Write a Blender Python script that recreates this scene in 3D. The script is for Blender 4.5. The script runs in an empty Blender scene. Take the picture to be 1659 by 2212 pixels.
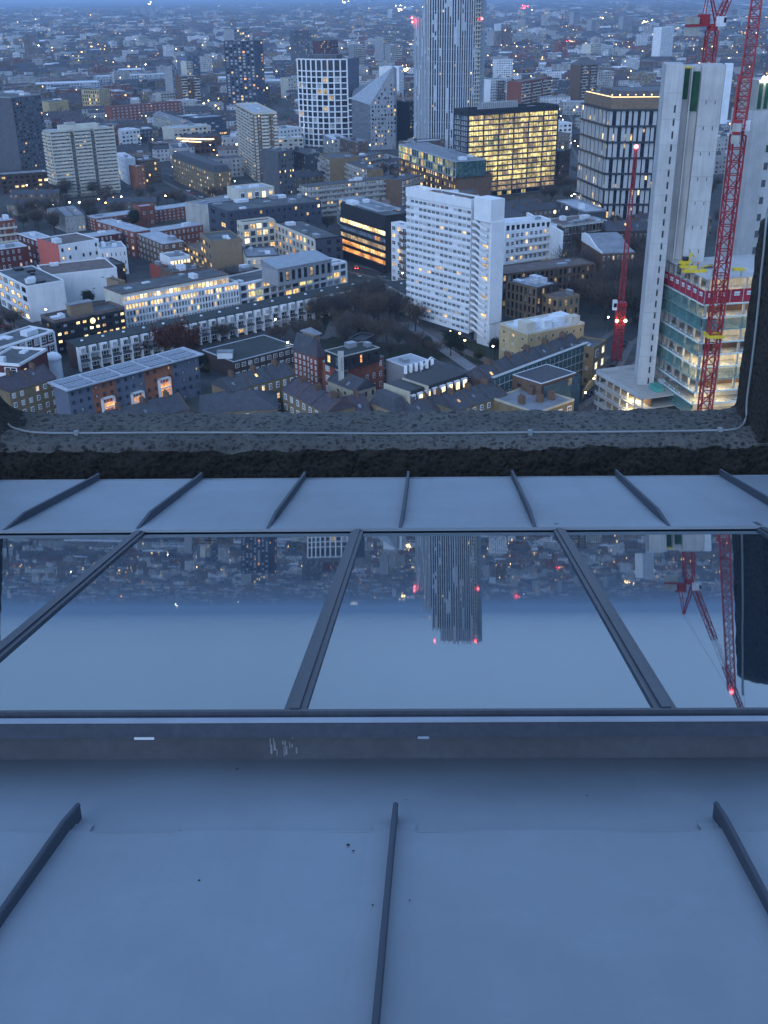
import bpy, bmesh, math, random
from mathutils import Vector, Matrix, noise
R=math.radians
random.seed(7)
SC=bpy.context.scene
COL=SC.collection
# ------------------------------------------------------------------ camera
CAMZ=120.0
FPX=2350.0; CX=829.5; CY=1106.0; PITCH=math.atan(1120/2350.0); ROLL=0.013
Fw=Vector((0,math.cos(PITCH),-math.sin(PITCH)))
R0=Vector((1,0,0)); U0=Vector((0,math.sin(PITCH),math.cos(PITCH)))
Rt=R0*math.cos(ROLL)-U0*math.sin(ROLL); Up=U0*math.cos(ROLL)+R0*math.sin(ROLL)
CAM=Vector((0,0,CAMZ))
cam=bpy.data.cameras.new('camera'); cam.sensor_width=36; cam.lens=36*FPX/2212.0
cam.clip_start=0.05; cam.clip_end=60000
co=bpy.data.objects.new('camera',cam); COL.objects.link(co)
m=Matrix((Rt,Up,-Fw)).transposed().to_4x4(); m.translation=CAM; co.matrix_world=m
SC.camera=co
# ------------------------------------------------------------------ world, sun, exposure
W=bpy.data.worlds.new("World"); SC.world=W; W.use_nodes=True
nt=W.node_tree; nt.nodes.clear()
sky=nt.nodes.new('ShaderNodeTexSky'); sky.sky_type='NISHITA'; sky.sun_disc=False
SKYTINT=(1.14,1.03,.96); SUN_EL=R(24); SUN_AZ=R(205)
sky.sun_elevation=SUN_EL; sky.sun_rotation=SUN_AZ; sky.air_density=1.0; sky.dust_density=0.0; sky.ozone_density=3.0; sky.altitude=0
bg=nt.nodes.new('ShaderNodeBackground'); bg.inputs[1].default_value=0.05
wo=nt.nodes.new('ShaderNodeOutputWorld')
# an even blue-hour sky: the texture is read well above its warm horizon band, and the lowest air is a little dimmer
def _n(k,**a):
    n=nt.nodes.new(k)
    for x,y in a.items(): setattr(n,x,y)
    return n
tcw=_n('ShaderNodeTexCoord'); sep=_n('ShaderNodeSeparateXYZ'); nt.links.new(tcw.outputs['Generated'],sep.inputs[0])
mz=_n('ShaderNodeMath',operation='MULTIPLY_ADD'); nt.links.new(sep.outputs[2],mz.inputs[0]); mz.inputs[1].default_value=.45; mz.inputs[2].default_value=.42
cz=_n('ShaderNodeCombineXYZ'); nt.links.new(sep.outputs[0],cz.inputs[0]); nt.links.new(sep.outputs[1],cz.inputs[1]); nt.links.new(mz.outputs[0],cz.inputs[2])
nz=_n('ShaderNodeVectorMath',operation='NORMALIZE'); nt.links.new(cz.outputs[0],nz.inputs[0]); nt.links.new(nz.outputs[0],sky.inputs[0])
rz_=_n('ShaderNodeMapRange'); rz_.inputs[1].default_value=0; rz_.inputs[2].default_value=.25; rz_.inputs[3].default_value=.62; rz_.inputs[4].default_value=1.0; nt.links.new(sep.outputs[2],rz_.inputs[0])
cl_=_n('ShaderNodeTexNoise'); cl_.inputs['Scale'].default_value=3.0; cl_.inputs['Detail'].default_value=4; nt.links.new(tcw.outputs['Generated'],cl_.inputs['Vector'])
cr_=_n('ShaderNodeMapRange'); cr_.inputs[1].default_value=.3; cr_.inputs[2].default_value=.7; cr_.inputs[3].default_value=.93; cr_.inputs[4].default_value=1.07; nt.links.new(cl_.outputs['Fac'],cr_.inputs[0])
mm_=_n('ShaderNodeMath',operation='MULTIPLY'); nt.links.new(rz_.outputs[0],mm_.inputs[0]); nt.links.new(cr_.outputs[0],mm_.inputs[1])
tint=_n('ShaderNodeMix',data_type='RGBA',blend_type='MULTIPLY'); tint.inputs[0].default_value=1; tint.inputs[7].default_value=(*SKYTINT,1)
nt.links.new(sky.outputs[0],tint.inputs[6])
vs_=_n('ShaderNodeVectorMath',operation='SCALE'); nt.links.new(tint.outputs[2],vs_.inputs[0]); nt.links.new(mm_.outputs[0],vs_.inputs['Scale'])
nt.links.new(vs_.outputs[0],bg.inputs[0]); nt.links.new(bg.outputs[0],wo.inputs[0])
sl=bpy.data.lights.new('sun','SUN'); sl.energy=0.12; sl.angle=R(40); sl.color=(0.75,0.85,1.0)
so=bpy.data.objects.new('sun',sl); COL.objects.link(so)
so.rotation_euler=(math.pi/2-SUN_EL,0,math.pi-SUN_AZ)   # light comes from the dusk side, behind the viewer
SC.view_settings.view_transform='Standard'; SC.view_settings.look='None'; SC.view_settings.gamma=1
SC.view_settings.exposure=3.12
SC.render.engine='CYCLES'
SC.cycles.max_bounces=5; SC.cycles.diffuse_bounces=2; SC.cycles.glossy_bounces=3; SC.cycles.transmission_bounces=2
SC.cycles.transparent_max_bounces=6; SC.cycles.volume_bounces=0; SC.cycles.caustics_reflective=False; SC.cycles.caustics_refractive=False
SC.cycles.sample_clamp_indirect=3.0

# ------------------------------------------------------------------ geometry helpers
def ray(x,y): return (Fw+Rt*((x-CX)/FPX)-Up*((y-CY)/FPX)).normalized()
def at(x,y,z=0.0):
    d=ray(x,y); t=(z-CAMZ)/d.z; return CAM+d*t
def px(p):
    v=Vector(p)-CAM; d=v.dot(Fw); return (CX+FPX*v.dot(Rt)/d, CY-FPX*v.dot(Up)/d)
def height(x,y,yb):
    """height of a point seen at (x,y) whose foot stands on the ground at image row yb"""
    lo,hi=0.0,119.0 if y>-5 else 400
    g=at(x,yb)
    for _ in range(3):      # the foot is vertically under the point
        lo,hi=-5.0,260.0
        for _ in range(40):
            mid=(lo+hi)/2
            if px((g.x,g.y,mid))[1]>y: lo=mid
            else: hi=mid
        q=px((g.x,g.y,lo)); g=at(px(g)[0]+(x-q[0]),yb)
    return lo
MATS={}
def nodes(name):
    m=bpy.data.materials.new(name); m.use_nodes=True; t=m.node_tree; b=t.nodes['Principled BSDF']; MATS[name]=m
    return m,t,b
def N(t,k,**kw):
    n=t.nodes.new(k)
    for a,v in kw.items(): setattr(n,a,v)
    return n
def mth(t,op,a,b=None,c=None):
    n=N(t,'ShaderNodeMath',operation=op)
    for i,v in enumerate((a,b,c)):
        if v is None: continue
        if hasattr(v,'is_output'): t.links.new(v,n.inputs[i])
        else: n.inputs[i].default_value=v
    return n.outputs[0]
def mixc(t,f,a,b):
    n=N(t,'ShaderNodeMix',data_type='RGBA')
    for i,v in ((0,f),(6,a),(7,b)):
        if hasattr(v,'is_output'): t.links.new(v,n.inputs[i])
        else: n.inputs[i].default_value=v if i==0 else (*v[:3],1)
    return n.outputs[2]
def noisef(t,scale,detail=3,vec=None,rough=.6):
    n=N(t,'ShaderNodeTexNoise'); n.inputs['Scale'].default_value=scale; n.inputs['Detail'].default_value=detail; n.inputs['Roughness'].default_value=rough
    if vec is None: vec=N(t,'ShaderNodeTexCoord').outputs['Object']
    t.links.new(vec,n.inputs['Vector']); return n.outputs['Fac']
def ramp(t,f,a,b):
    n=N(t,'ShaderNodeMapRange'); n.inputs[1].default_value=a; n.inputs[2].default_value=b; t.links.new(f,n.inputs[0]); return n.outputs[0]
def M(name,col,rough=.8,var=.3,scale=.35,metal=0,streak=0,spec=.4,bump=0,fine=0):
    m,t,b=nodes(name)
    c2=tuple(c*(1-var) for c in col)
    f=ramp(t,noisef(t,scale,4),.3,.7)
    c=mixc(t,f,c2,tuple(min(1,x*(1+var*.25)) for x in col))
    if streak:
        tc=N(t,'ShaderNodeTexCoord'); mp=N(t,'ShaderNodeMapping'); mp.inputs['Scale'].default_value=(1.2,1.2,.06)
        t.links.new(tc.outputs['Object'],mp.inputs[0]); s=ramp(t,noisef(t,1.0,5,mp.outputs[0]),.45,.75)
        c=mixc(t,mth(t,'MULTIPLY',s,streak),c,tuple(x*.45 for x in col))
    if fine:
        c=mixc(t,mth(t,'MULTIPLY',ramp(t,noisef(t,fine,2),.35,.65),.45),c,tuple(x*.5 for x in col))
    t.links.new(c,b.inputs['Base Color']); b.inputs['Roughness'].default_value=rough; b.inputs['Metallic'].default_value=metal
    b.inputs['Specular IOR Level'].default_value=spec
    if bump:
        bp=N(t,'ShaderNodeBump'); bp.inputs['Strength'].default_value=bump; t.links.new(noisef(t,fine or scale*8,4),bp.inputs['Height']); t.links.new(bp.outputs[0],b.inputs['Normal'])
    return m
def LIT(name,col,st,scale=.7,lo=.25,hi=1.3):
    """a lit room behind glass: brightness and tone change with what stands in the room"""
    m,t,b=nodes(name)
    ge=N(t,'ShaderNodeNewGeometry').outputs['Position']
    f=ramp(t,noisef(t,scale,3,ge,.7),.32,.68)
    f2=ramp(t,noisef(t,scale*.22,1,ge),.35,.65)
    s=mth(t,'MULTIPLY',mth(t,'MULTIPLY_ADD',f,hi-lo,lo),mth(t,'MULTIPLY_ADD',f2,.9,.4))
    c=mixc(t,f,tuple(x*y for x,y in zip(col,(.9,.7,.5))),col)
    b.inputs['Base Color'].default_value=(.05,.05,.05,1); b.inputs['Roughness'].default_value=.15
    t.links.new(c,b.inputs['Emission Color']); t.links.new(mth(t,'MULTIPLY',s,st),b.inputs['Emission Strength'])
    try: m.cycles.emission_sampling='NONE'
    except Exception: pass
    return m
def LAMP(name,col,st,samp='NONE'):
    m,t,b=nodes(name); b.inputs['Base Color'].default_value=(*col,1)
    b.inputs['Emission Color'].default_value=(*col,1); b.inputs['Emission Strength'].default_value=st
    m.cycles.emission_sampling=samp; return m
def GLASS(name,col,rough=.08,var=.5):
    m,t,b=nodes(name)
    ge=N(t,'ShaderNodeNewGeometry').outputs['Position']
    c=mixc(t,ramp(t,noisef(t,.6,2,ge),.35,.65),tuple(x*(1-var) for x in col),tuple(x*(1+var) for x in col))
    t.links.new(c,b.inputs['Base Color']); b.inputs['Roughness'].default_value=rough; b.inputs['IOR'].default_value=1.6
    return m

class MB:
    """collects shapes for ONE mesh object"""
    def __init__(s): s.v=[]; s.f=[]; s.mi=[]; s.cur=0
    def face(s,pts,mi=None):
        k=len(s.v); s.v.extend([tuple(p) for p in pts]); s.f.append(tuple(range(k,k+len(pts)))); s.mi.append(s.cur if mi is None else mi)
    def box(s,x0,x1,y0,y1,z0,z1,mi=None,M=None,top=None):
        c=[(x0,y0,z0),(x1,y0,z0),(x1,y1,z0),(x0,y1,z0),(x0,y0,z1),(x1,y0,z1),(x1,y1,z1),(x0,y1,z1)]
        if M is not None: c=[tuple(M@Vector(p)) for p in c]
        k=len(s.v); s.v.extend(c); mi=s.cur if mi is None else mi
        for i,q in enumerate(((3,2,1,0),(4,5,6,7),(0,1,5,4),(1,2,6,5),(2,3,7,6),(3,0,4,7))):
            s.f.append(tuple(k+j for j in q)); s.mi.append(top if (top is not None and i==1) else mi)
    def bar(s,a,b,w,h=None,mi=None,up=Vector((0,0,1))):
        a=Vector(a); b=Vector(b); d=(b-a); L=d.length
        if L<1e-6: return
        d/=L; h=h or w
        sx=d.cross(up)
        if sx.length<1e-3: sx=d.cross(Vector((1,0,0)))
        sx.normalize(); sy=sx.cross(d)
        Mx=Matrix((sx,d,sy)).transposed().to_4x4(); Mx.translation=a
        s.box(-w/2,w/2,0,L,-h/2,h/2,mi,Mx)
    def prism(s,pts,z0,z1,mi=None,top=None,cap=True):
        n=len(pts)
        a=0
        for i in range(n): a+=pts[i][0]*pts[(i+1)%n][1]-pts[(i+1)%n][0]*pts[i][1]
        if a<0: pts=pts[::-1]
        k=len(s.v); s.v+= [(p[0],p[1],z0) for p in pts]+[(p[0],p[1],z1) for p in pts]
        mi=s.cur if mi is None else mi
        for i in range(n):
            j=(i+1)%n; s.f.append((k+i,k+j,k+n+j,k+n+i)); s.mi.append(mi)
        if cap:
            s.f.append(tuple(k+n+i for i in range(n))); s.mi.append(mi if top is None else top)
            s.f.append(tuple(k+n-1-i for i in range(n))); s.mi.append(mi)
    def tube(s,pts,r,n=8,mi=None,cap=True,closed=False):
        rings=[]; P=[Vector(p) for p in pts]
        for i,p in enumerate(P):
            d=(P[min(i+1,len(P)-1)]-P[max(i-1,0)]).normalized(); q=Vector((0,0,1)) if abs(d.z)<.9 else Vector((1,0,0))
            a=d.cross(q).normalized(); b=a.cross(d); rr=r[i] if isinstance(r,(list,tuple)) else r
            k=len(s.v); rings.append(k)
            for j in range(n):
                t=2*math.pi*j/n; s.v.append(tuple(p+a*(rr*math.cos(t))+b*(rr*math.sin(t))))
        mi=s.cur if mi is None else mi
        for i in range(len(P)-1):
            for j in range(n):
                s.f.append((rings[i]+j,rings[i]+(j+1)%n,rings[i+1]+(j+1)%n,rings[i+1]+j)); s.mi.append(mi)
        if cap:
            s.f.append(tuple(rings[0]+n-1-j for j in range(n))); s.mi.append(mi)
            s.f.append(tuple(rings[-1]+j for j in range(n))); s.mi.append(mi)
    def ball(s,c,r,mi=None,n=8,m=5,sz=1):
        k=len(s.v); mi=s.cur if mi is None else mi
        for i in range(m+1):
            ph=math.pi*i/m
            for j in range(n):
                t=2*math.pi*j/n; s.v.append((c[0]+r*math.sin(ph)*math.cos(t),c[1]+r*math.sin(ph)*math.sin(t),c[2]+sz*r*math.cos(ph)))
        for i in range(m):
            for j in range(n):
                s.f.append((k+i*n+j,k+(i+1)*n+j,k+(i+1)*n+(j+1)%n,k+i*n+(j+1)%n)); s.mi.append(mi)
    def mesh(s,name,mats):
        me=bpy.data.meshes.new(name); me.from_pydata(s.v,[],s.f)
        if not isinstance(mats,(list,tuple)): mats=[mats]
        for x in mats: me.materials.append(MATS[x] if isinstance(x,str) else x)
        if len(mats)>1: me.polygons.foreach_set('material_index',s.mi)
        me.update(); return me
    def build(s,name,mats,parent=None,mat=None,smooth=False):
        me=s.mesh(name,mats)
        if smooth: me.polygons.foreach_set('use_smooth',[True]*len(me.polygons))
        return link(name,me,parent,mat)
def link(name,me,parent=None,mat=None):
    o=bpy.data.objects.new(name,me); COL.objects.link(o)
    if parent is not None: o.parent=parent
    if mat is not None: o.matrix_local=mat
    return o
def tag(o,label=None,cat=None,group=None,kind=None):
    if label: o['label']=label
    if cat: o['category']=cat
    if group: o['group']=group
    if kind: o['kind']=kind
    return o
def empty(name,loc,rz=0,label=None,cat=None,group=None):
    o=bpy.data.objects.new(name,None); COL.objects.link(o); o.location=loc; o.rotation_euler=(0,0,rz); o.empty_display_size=1
    tag(o,label,cat,group); return o
def Mloc(x=0,y=0,z=0,rz=0): 
    m=Matrix.Rotation(rz,4,'Z'); m.translation=(x,y,z); return m
# ------------------------------------------------------------------ materials
M('white_render',(.74,.75,.76),.75,.14,.15,streak=.25)
M('white_paint',(.78,.79,.80),.6,.1,.3)
M('cream',(.60,.56,.47),.8,.2,.2,streak=.3)
M('cream_stone',(.50,.45,.34),.85,.25,.2,streak=.3)
M('slab_concrete',(.42,.41,.38),.85,.25,.2,streak=.4)
M('core_concrete',(.54,.54,.53),.85,.26,.10,streak=.45)
M('grey_render',(.30,.31,.33),.8,.2,.2,streak=.3)
M('dark_grey',(.10,.105,.12),.7,.3,.3)
M('black_clad',(.022,.023,.027),.5,.3,.3)
M('navy',(.055,.065,.095),.6,.25,.3)
M('slate_blue',(.13,.15,.20),.7,.2,.3)
M('brick_yellow',(.25,.18,.10),.9,.35,.5,streak=.3,fine=3)
M('brick_brown',(.17,.105,.07),.9,.35,.5,fine=3)
M('brick_red',(.27,.085,.055),.9,.35,.5,fine=3)
M('brick_maroon',(.12,.03,.025),.9,.3,.5,fine=3)
M('brick_dark',(.075,.048,.04),.9,.3,.5,fine=3)
M('brick_orange',(.34,.13,.07),.85,.2,.5,fine=3)
M('salmon',(.55,.13,.10),.8,.15,.3)
M('tan_brick',(.30,.21,.13),.9,.2,.4,fine=3)
M('slate',(.075,.08,.095),.7,.4,.6,fine=4)
M('slate_purple',(.085,.07,.085),.75,.4,.6,fine=4)
M('roof_felt',(.11,.12,.13),.85,.45,.18)
M('roof_green',(.035,.045,.045),.85,.3,.3)
M('roof_pale',(.42,.45,.50),.7,.3,.25)
M('roof_grey',(.24,.26,.29),.7,.35,.2)
M('roof_white',(.66,.69,.74),.6,.2,.3)
M('roof_brown',(.17,.13,.12),.9,.4,.3)
M('metal_grey',(.35,.38,.42),.45,.2,.4,metal=.5)
M('solar',(.10,.12,.17),.25,.2,.4)
M('crane_red',(.33,.02,.028),.55,.25,.6)
M('crane_white',(.75,.76,.78),.5,.1,.4)
M('site_yellow',(.75,.55,.03),.6,.15,.8)
M('hivis',(.55,.75,.05),.6,.1,.8)
M('hivis_orange',(.85,.2,.03),.6,.1,.8)
M('skin',(.45,.28,.2),.6,.05,1)
M('dark_cloth',(.03,.035,.05),.9,.2,1)
M('net_green',(.05,.17,.16),.9,.3,.4)
M('net_blue',(.07,.16,.20),.9,.35,.4)
M('shutter_green',(.02,.10,.05),.8,.35,.5)
M('red_screen',(.38,.02,.045),.7,.25,.3)
M('scaffold',(.45,.47,.48),.5,.2,.5)
M('timber',(.45,.30,.14),.8,.2,.5)
M('tarp_blue',(.08,.14,.32),.6,.25,.6)
M('tarp_green',(.08,.33,.28),.6,.25,.6)
M('poly_white',(.70,.75,.80),.4,.15,.6)
M('asphalt',(.045,.047,.052),.9,.3,.2)
M('paving',(.16,.15,.145),.9,.3,.3,fine=1.5)
M('grass_dark',(.03,.04,.02),.95,.4,.3,fine=1)
M('bark',(.045,.035,.028),.95,.3,1)
M('twig_brown',(.105,.078,.062),.95,.3,.8)
M('twig_grey',(.09,.08,.072),.95,.3,.8)
M('leaf_rust',(.11,.035,.02),.9,.4,.8)
M('leaf_dark',(.022,.032,.016),.9,.4,.8)
M('leaf_olive',(.055,.055,.02),.9,.4,.8)
M('panel_red',(.30,.06,.045),.8,.2,.4)
M('panel_white',(.46,.50,.55),.7,.15,.4)
M('fin_grey',(.42,.43,.43),.6,.12,.3)
M('steel_dark',(.03,.035,.045),.45,.2,.4)
M('aluminium',(.50,.54,.60),.4,.12,.3,metal=.4)
M('car_red',(.4,.02,.02),.3,.1,1)
M('car_dark',(.03,.03,.035),.3,.1,1)
M('car_white',(.7,.7,.72),.3,.1,1)
M('bus_red',(.5,.02,.02),.35,.1,1)
M('rubber',(.02,.02,.02),.9,.1,1)
M('stone_gold',(.48,.37,.20),.85,.2,.15,streak=.3)
GLASS('glass_dark',(.012,.014,.02),.12)
GLASS('glass_blue',(.06,.08,.11))
GLASS('glass_pale',(.17,.20,.24),.2)
GLASS('curtain',(.38,.38,.38),.5,.3)
GLASS('glass_teal',(.05,.10,.10),.1)
EM=.24
LIT('lit_warm',(1.0,.70,.30),.85*EM,.8)
LIT('lit_bright',(1.0,.82,.48),1.5*EM,.8,.5)
LIT('lit_orange',(1.0,.45,.14),.9*EM,.8)
LIT('lit_office',(1.0,.86,.36),.60*EM,.5,.22,1.7)
LIT('lit_dim',(.9,.7,.42),.35*EM,.8)
LIT('lit_cool',(.75,.9,1.0),.7*EM,.8)
LIT('lit_green',(.72,.85,.45),.40*EM,.6)
LAMP('lamp_warm',(1,.62,.25),5)
LAMP('lamp_white',(1,.93,.8),5)
LAMP('lamp_orange',(1,.38,.1),4)
LAMP('lamp_red',(1,.04,.05),5)
LAMP('lamp_blue',(.1,.25,1),2)
LAMP('strip_warm',(1,.62,.28),.35); LAMP('strip_bright',(1,.68,.25),.8)
def NET(name,col,al):
    m=M(name,col,.9,.35,.4); t=m.node_tree; m.node_tree.nodes['Principled BSDF'].inputs['Alpha'].default_value=al
NET('net_teal',(.12,.30,.28),.42); NET('net_sheer',(.06,.13,.14),.62); NET('net_sheer_blue',(.07,.13,.17),.7)

# window proto meshes, unit size (x 0..1, z 0..1), face towards -y, 1 m wide frame scale
WM={}
def winmesh(fr,gl,mull=1,rail=1,fw=.09,dep=.12,rec=.05):
    k=(fr,gl,mull,rail,fw)
    if k in WM: return WM[k]
    b=MB(); f=fw
    def q(x0,x1,z0,z1,y,mi): b.face([(x0,y,z0),(x1,y,z0),(x1,y,z1),(x0,y,z1)],mi)
    if fr:
        q(0,1,0,f,-dep,0); q(0,1,1-f,1,-dep,0); q(0,f,f,1-f,-dep,0); q(1-f,1,f,1-f,-dep,0)
        b.face([(0,-dep,1),(1,-dep,1),(1,0,1),(0,0,1)],0); b.face([(0,0,0),(1,0,0),(1,-dep,0),(0,-dep,0)],0)
        b.face([(0,0,0),(0,-dep,0),(0,-dep,1),(0,0,1)],0); b.face([(1,-dep,0),(1,0,0),(1,0,1),(1,-dep,1)],0)
        for i in range(mull):
            x=(i+1)/(mull+1); q(x-f*.35,x+f*.35,f,1-f,-dep*.9,0)
        if rail: q(f,1-f,.5-f*.3,.5+f*.3,-dep*.8,0)
        q(f,1-f,f,1-f,-rec,1)
        me=b.mesh('window',[fr,gl])
    else:
        q(0,1,0,1,-rec,0)
        for i in range(mull):
            x=(i+1)/(mull+1); q(x-.03,x+.03,0,1,-rec-.03,1)
        me=b.mesh('window',[gl,'steel_dark'])
    WM[k]=me; return me
FOOT=[]   # footprints of named buildings: (cx,cy,radius)
class T: pass
CAMG=Vector((0,0,CAMZ))
def flush_windows(t,limit=100):
    L=t.win
    if not L: return
    t.root_m=Matrix.Rotation(t.rz,4,'Z'); t.root_m.translation=t.o
    L.sort(key=lambda w:(t.root_m@w[0].translation-CAMG).length_squared/(w[2]*w[2]+.01))
    for Mx,me,sc in L[:limit]:
        o=bpy.data.objects.new('window',me); COL.objects.link(o); o.parent=t.root; o.matrix_local=Mx
    rest=L[limit:]
    if rest:
        b=MB(); mats=[]
        for Mx,me,sc in rest:
            mp=[]
            for mm in me.materials:
                if mm not in mats: mats.append(mm)
                mp.append(mats.index(mm))
            k=len(b.v); b.v+=[tuple(Mx@v.co) for v in me.vertices]
            for p in me.polygons: b.f.append(tuple(k+i for i in p.vertices)); b.mi.append(mp[p.material_index])
        o=b.build('window_rows',mats,t.root); tag(o,kind='stuff')
    t.win=[]
def face_frame(t,side):
    if side=='f': return Mloc(0,0,0,0),t.W
    if side=='r': return Mloc(t.W,0,0,R(90)),t.D
    if side=='l': return Mloc(0,t.D,0,R(-90)),t.D
    return Mloc(t.W,t.D,0,R(180)),t.W
def addwin(t,F,x,z,w,h,me):
    t.win.append((F@Matrix.Translation((x,0,z))@Matrix.Diagonal((w,1,h,1)),me,w*h))
def pick(st,rnd):
    u=rnd.random(); acc=0
    for k,p in st.get('mix',(('lit_warm',.15),('curtain',.1))):
        acc+=p
        if u<acc: return k
    return st.get('gl','glass_dark')
def facade(t,side,st,x0=0,x1=None,z0=0,z1=None):
    F,Wd=face_frame(t,side); x1=Wd if x1 is None else x1; z1=t.H if z1 is None else z1
    if x1<0: x1=Wd+x1
    z0=max(z0,getattr(t,'zb',0)); z0+=st.get('z0',0); z1-=st.get('ztop',0)
    W=x1-x0; bw=st.get('bw',3.0); n=st.get('n') or max(1,round(W/bw)); s=st.get('s') or max(1,round((z1-z0)/st.get('fh',3.0)))
    cw=W/n; ch=(z1-z0)/s; wf,hf=st.get('wf',.5),st.get('hf',.5); zo=st.get('zo',.25)
    rnd=random.Random(t.seed*31+ord(side)+int(x0*7))
    skip=st.get('skip',0)
    for j in range(s):
        rowlit=None
        if 'rows' in st and j in st['rows']: rowlit=st['rows'][j]
        for i in range(n):
            if rnd.random()<skip: continue
            g=rowlit if (rowlit and rnd.random()<.85) else pick(st,rnd)
            me=winmesh(st.get('fr'),g,st.get('mull',1),st.get('rail',1),st.get('fw',.09))
            w=cw*wf; h=ch*hf
            addwin(t,F,x0+i*cw+(cw-w)/2,z0+j*ch+ch*zo,w,h,me)
    if 'grid' in st:
        pw,bh,dep,mat=st['grid']; b=MB()
        pe=st.get('pe',1)
        if pw:
            for i in range(0,n+1,pe): x=x0+i*cw; b.box(x-pw/2,x+pw/2,-dep,0.0,z0,z1)
        if bh:
            for j in range(s+1): z=z0+j*ch; b.box(x0-.05,x1+.05,-dep-.03,0.0,z-bh/2,z+bh/2)
        b.build(st.get('gname','facade_grid'),mat,t.root,F)
    if 'balc' in st:
        dep,bh,mat=st['balc']; me=None
        cols=st.get('bcols')  # list of (x0,x1) fractions
        for (fa,fb) in (cols or [(0,1)]):
            b=MB(); a0=x0+W*fa; a1=x0+W*fb
            b.box(a0,a1,-dep,0,-.15,.05); b.box(a0,a1,-dep-.02,-dep+.1,-.2,bh)
            b.box(a0,a0+.1,-dep+.1,0,.05,bh); b.box(a1-.1,a1,-dep+.1,0,.05,bh)
            me=b.mesh('balcony',mat)
            for j in range(s):
                o=link('balcony',me,t.root,F@Matrix.Translation((0,0,z0+j*ch+.1)))
SEED=[0]
def place(N_,A,Bx,yb,z=None,depth=None,length=None):
    """rectangular footprint: N_ near roof corner, A far end of the main roof edge, Bx the picture column where the other edge ends"""
    t=T(); SEED[0]+=1; t.seed=SEED[0]
    h=z if z is not None else height(N_[0],N_[1],yb); t.H=h
    n=at(N_[0],N_[1],h); a=at(A[0],A[1],h)
    u=(a-n); L=u.length; u.normalize()
    if length: L=length
    v=Vector((-u.y,u.x,0))
    if v.dot(n-CAM)<0: v=-v
    if depth is None:
        lo,hi=0.0,150.0; s0=px(n)[0]; sg=1 if Bx>s0 else -1
        for _ in range(40):
            mid=(lo+hi)/2
            if (px(n+v*mid)[0]-Bx)*sg<0: lo=mid
            else: hi=mid
        depth=min(lo,80)
    A_left = A[0]<N_[0]
    o=(n+u*L) if A_left else n; ex=-u if A_left else u
    # outward of the front must be -y (towards the camera)
    t.o=Vector((o.x,o.y,0)); t.W=L; t.D=depth; t.rz=math.atan2(ex.y,ex.x)
    if (Vector((-ex.y,ex.x,0))-v).length>.1: # facing problem, flip
        t.o=Vector(((o+ex*L).x,(o+ex*L).y,0)); t.rz=math.atan2(-ex.y,-ex.x)
    c=n+u*L/2+v*depth/2; FOOT.append((c.x,c.y,L/2,depth/2,math.atan2(u.y,u.x)))
    t.win=[]; return t
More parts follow.
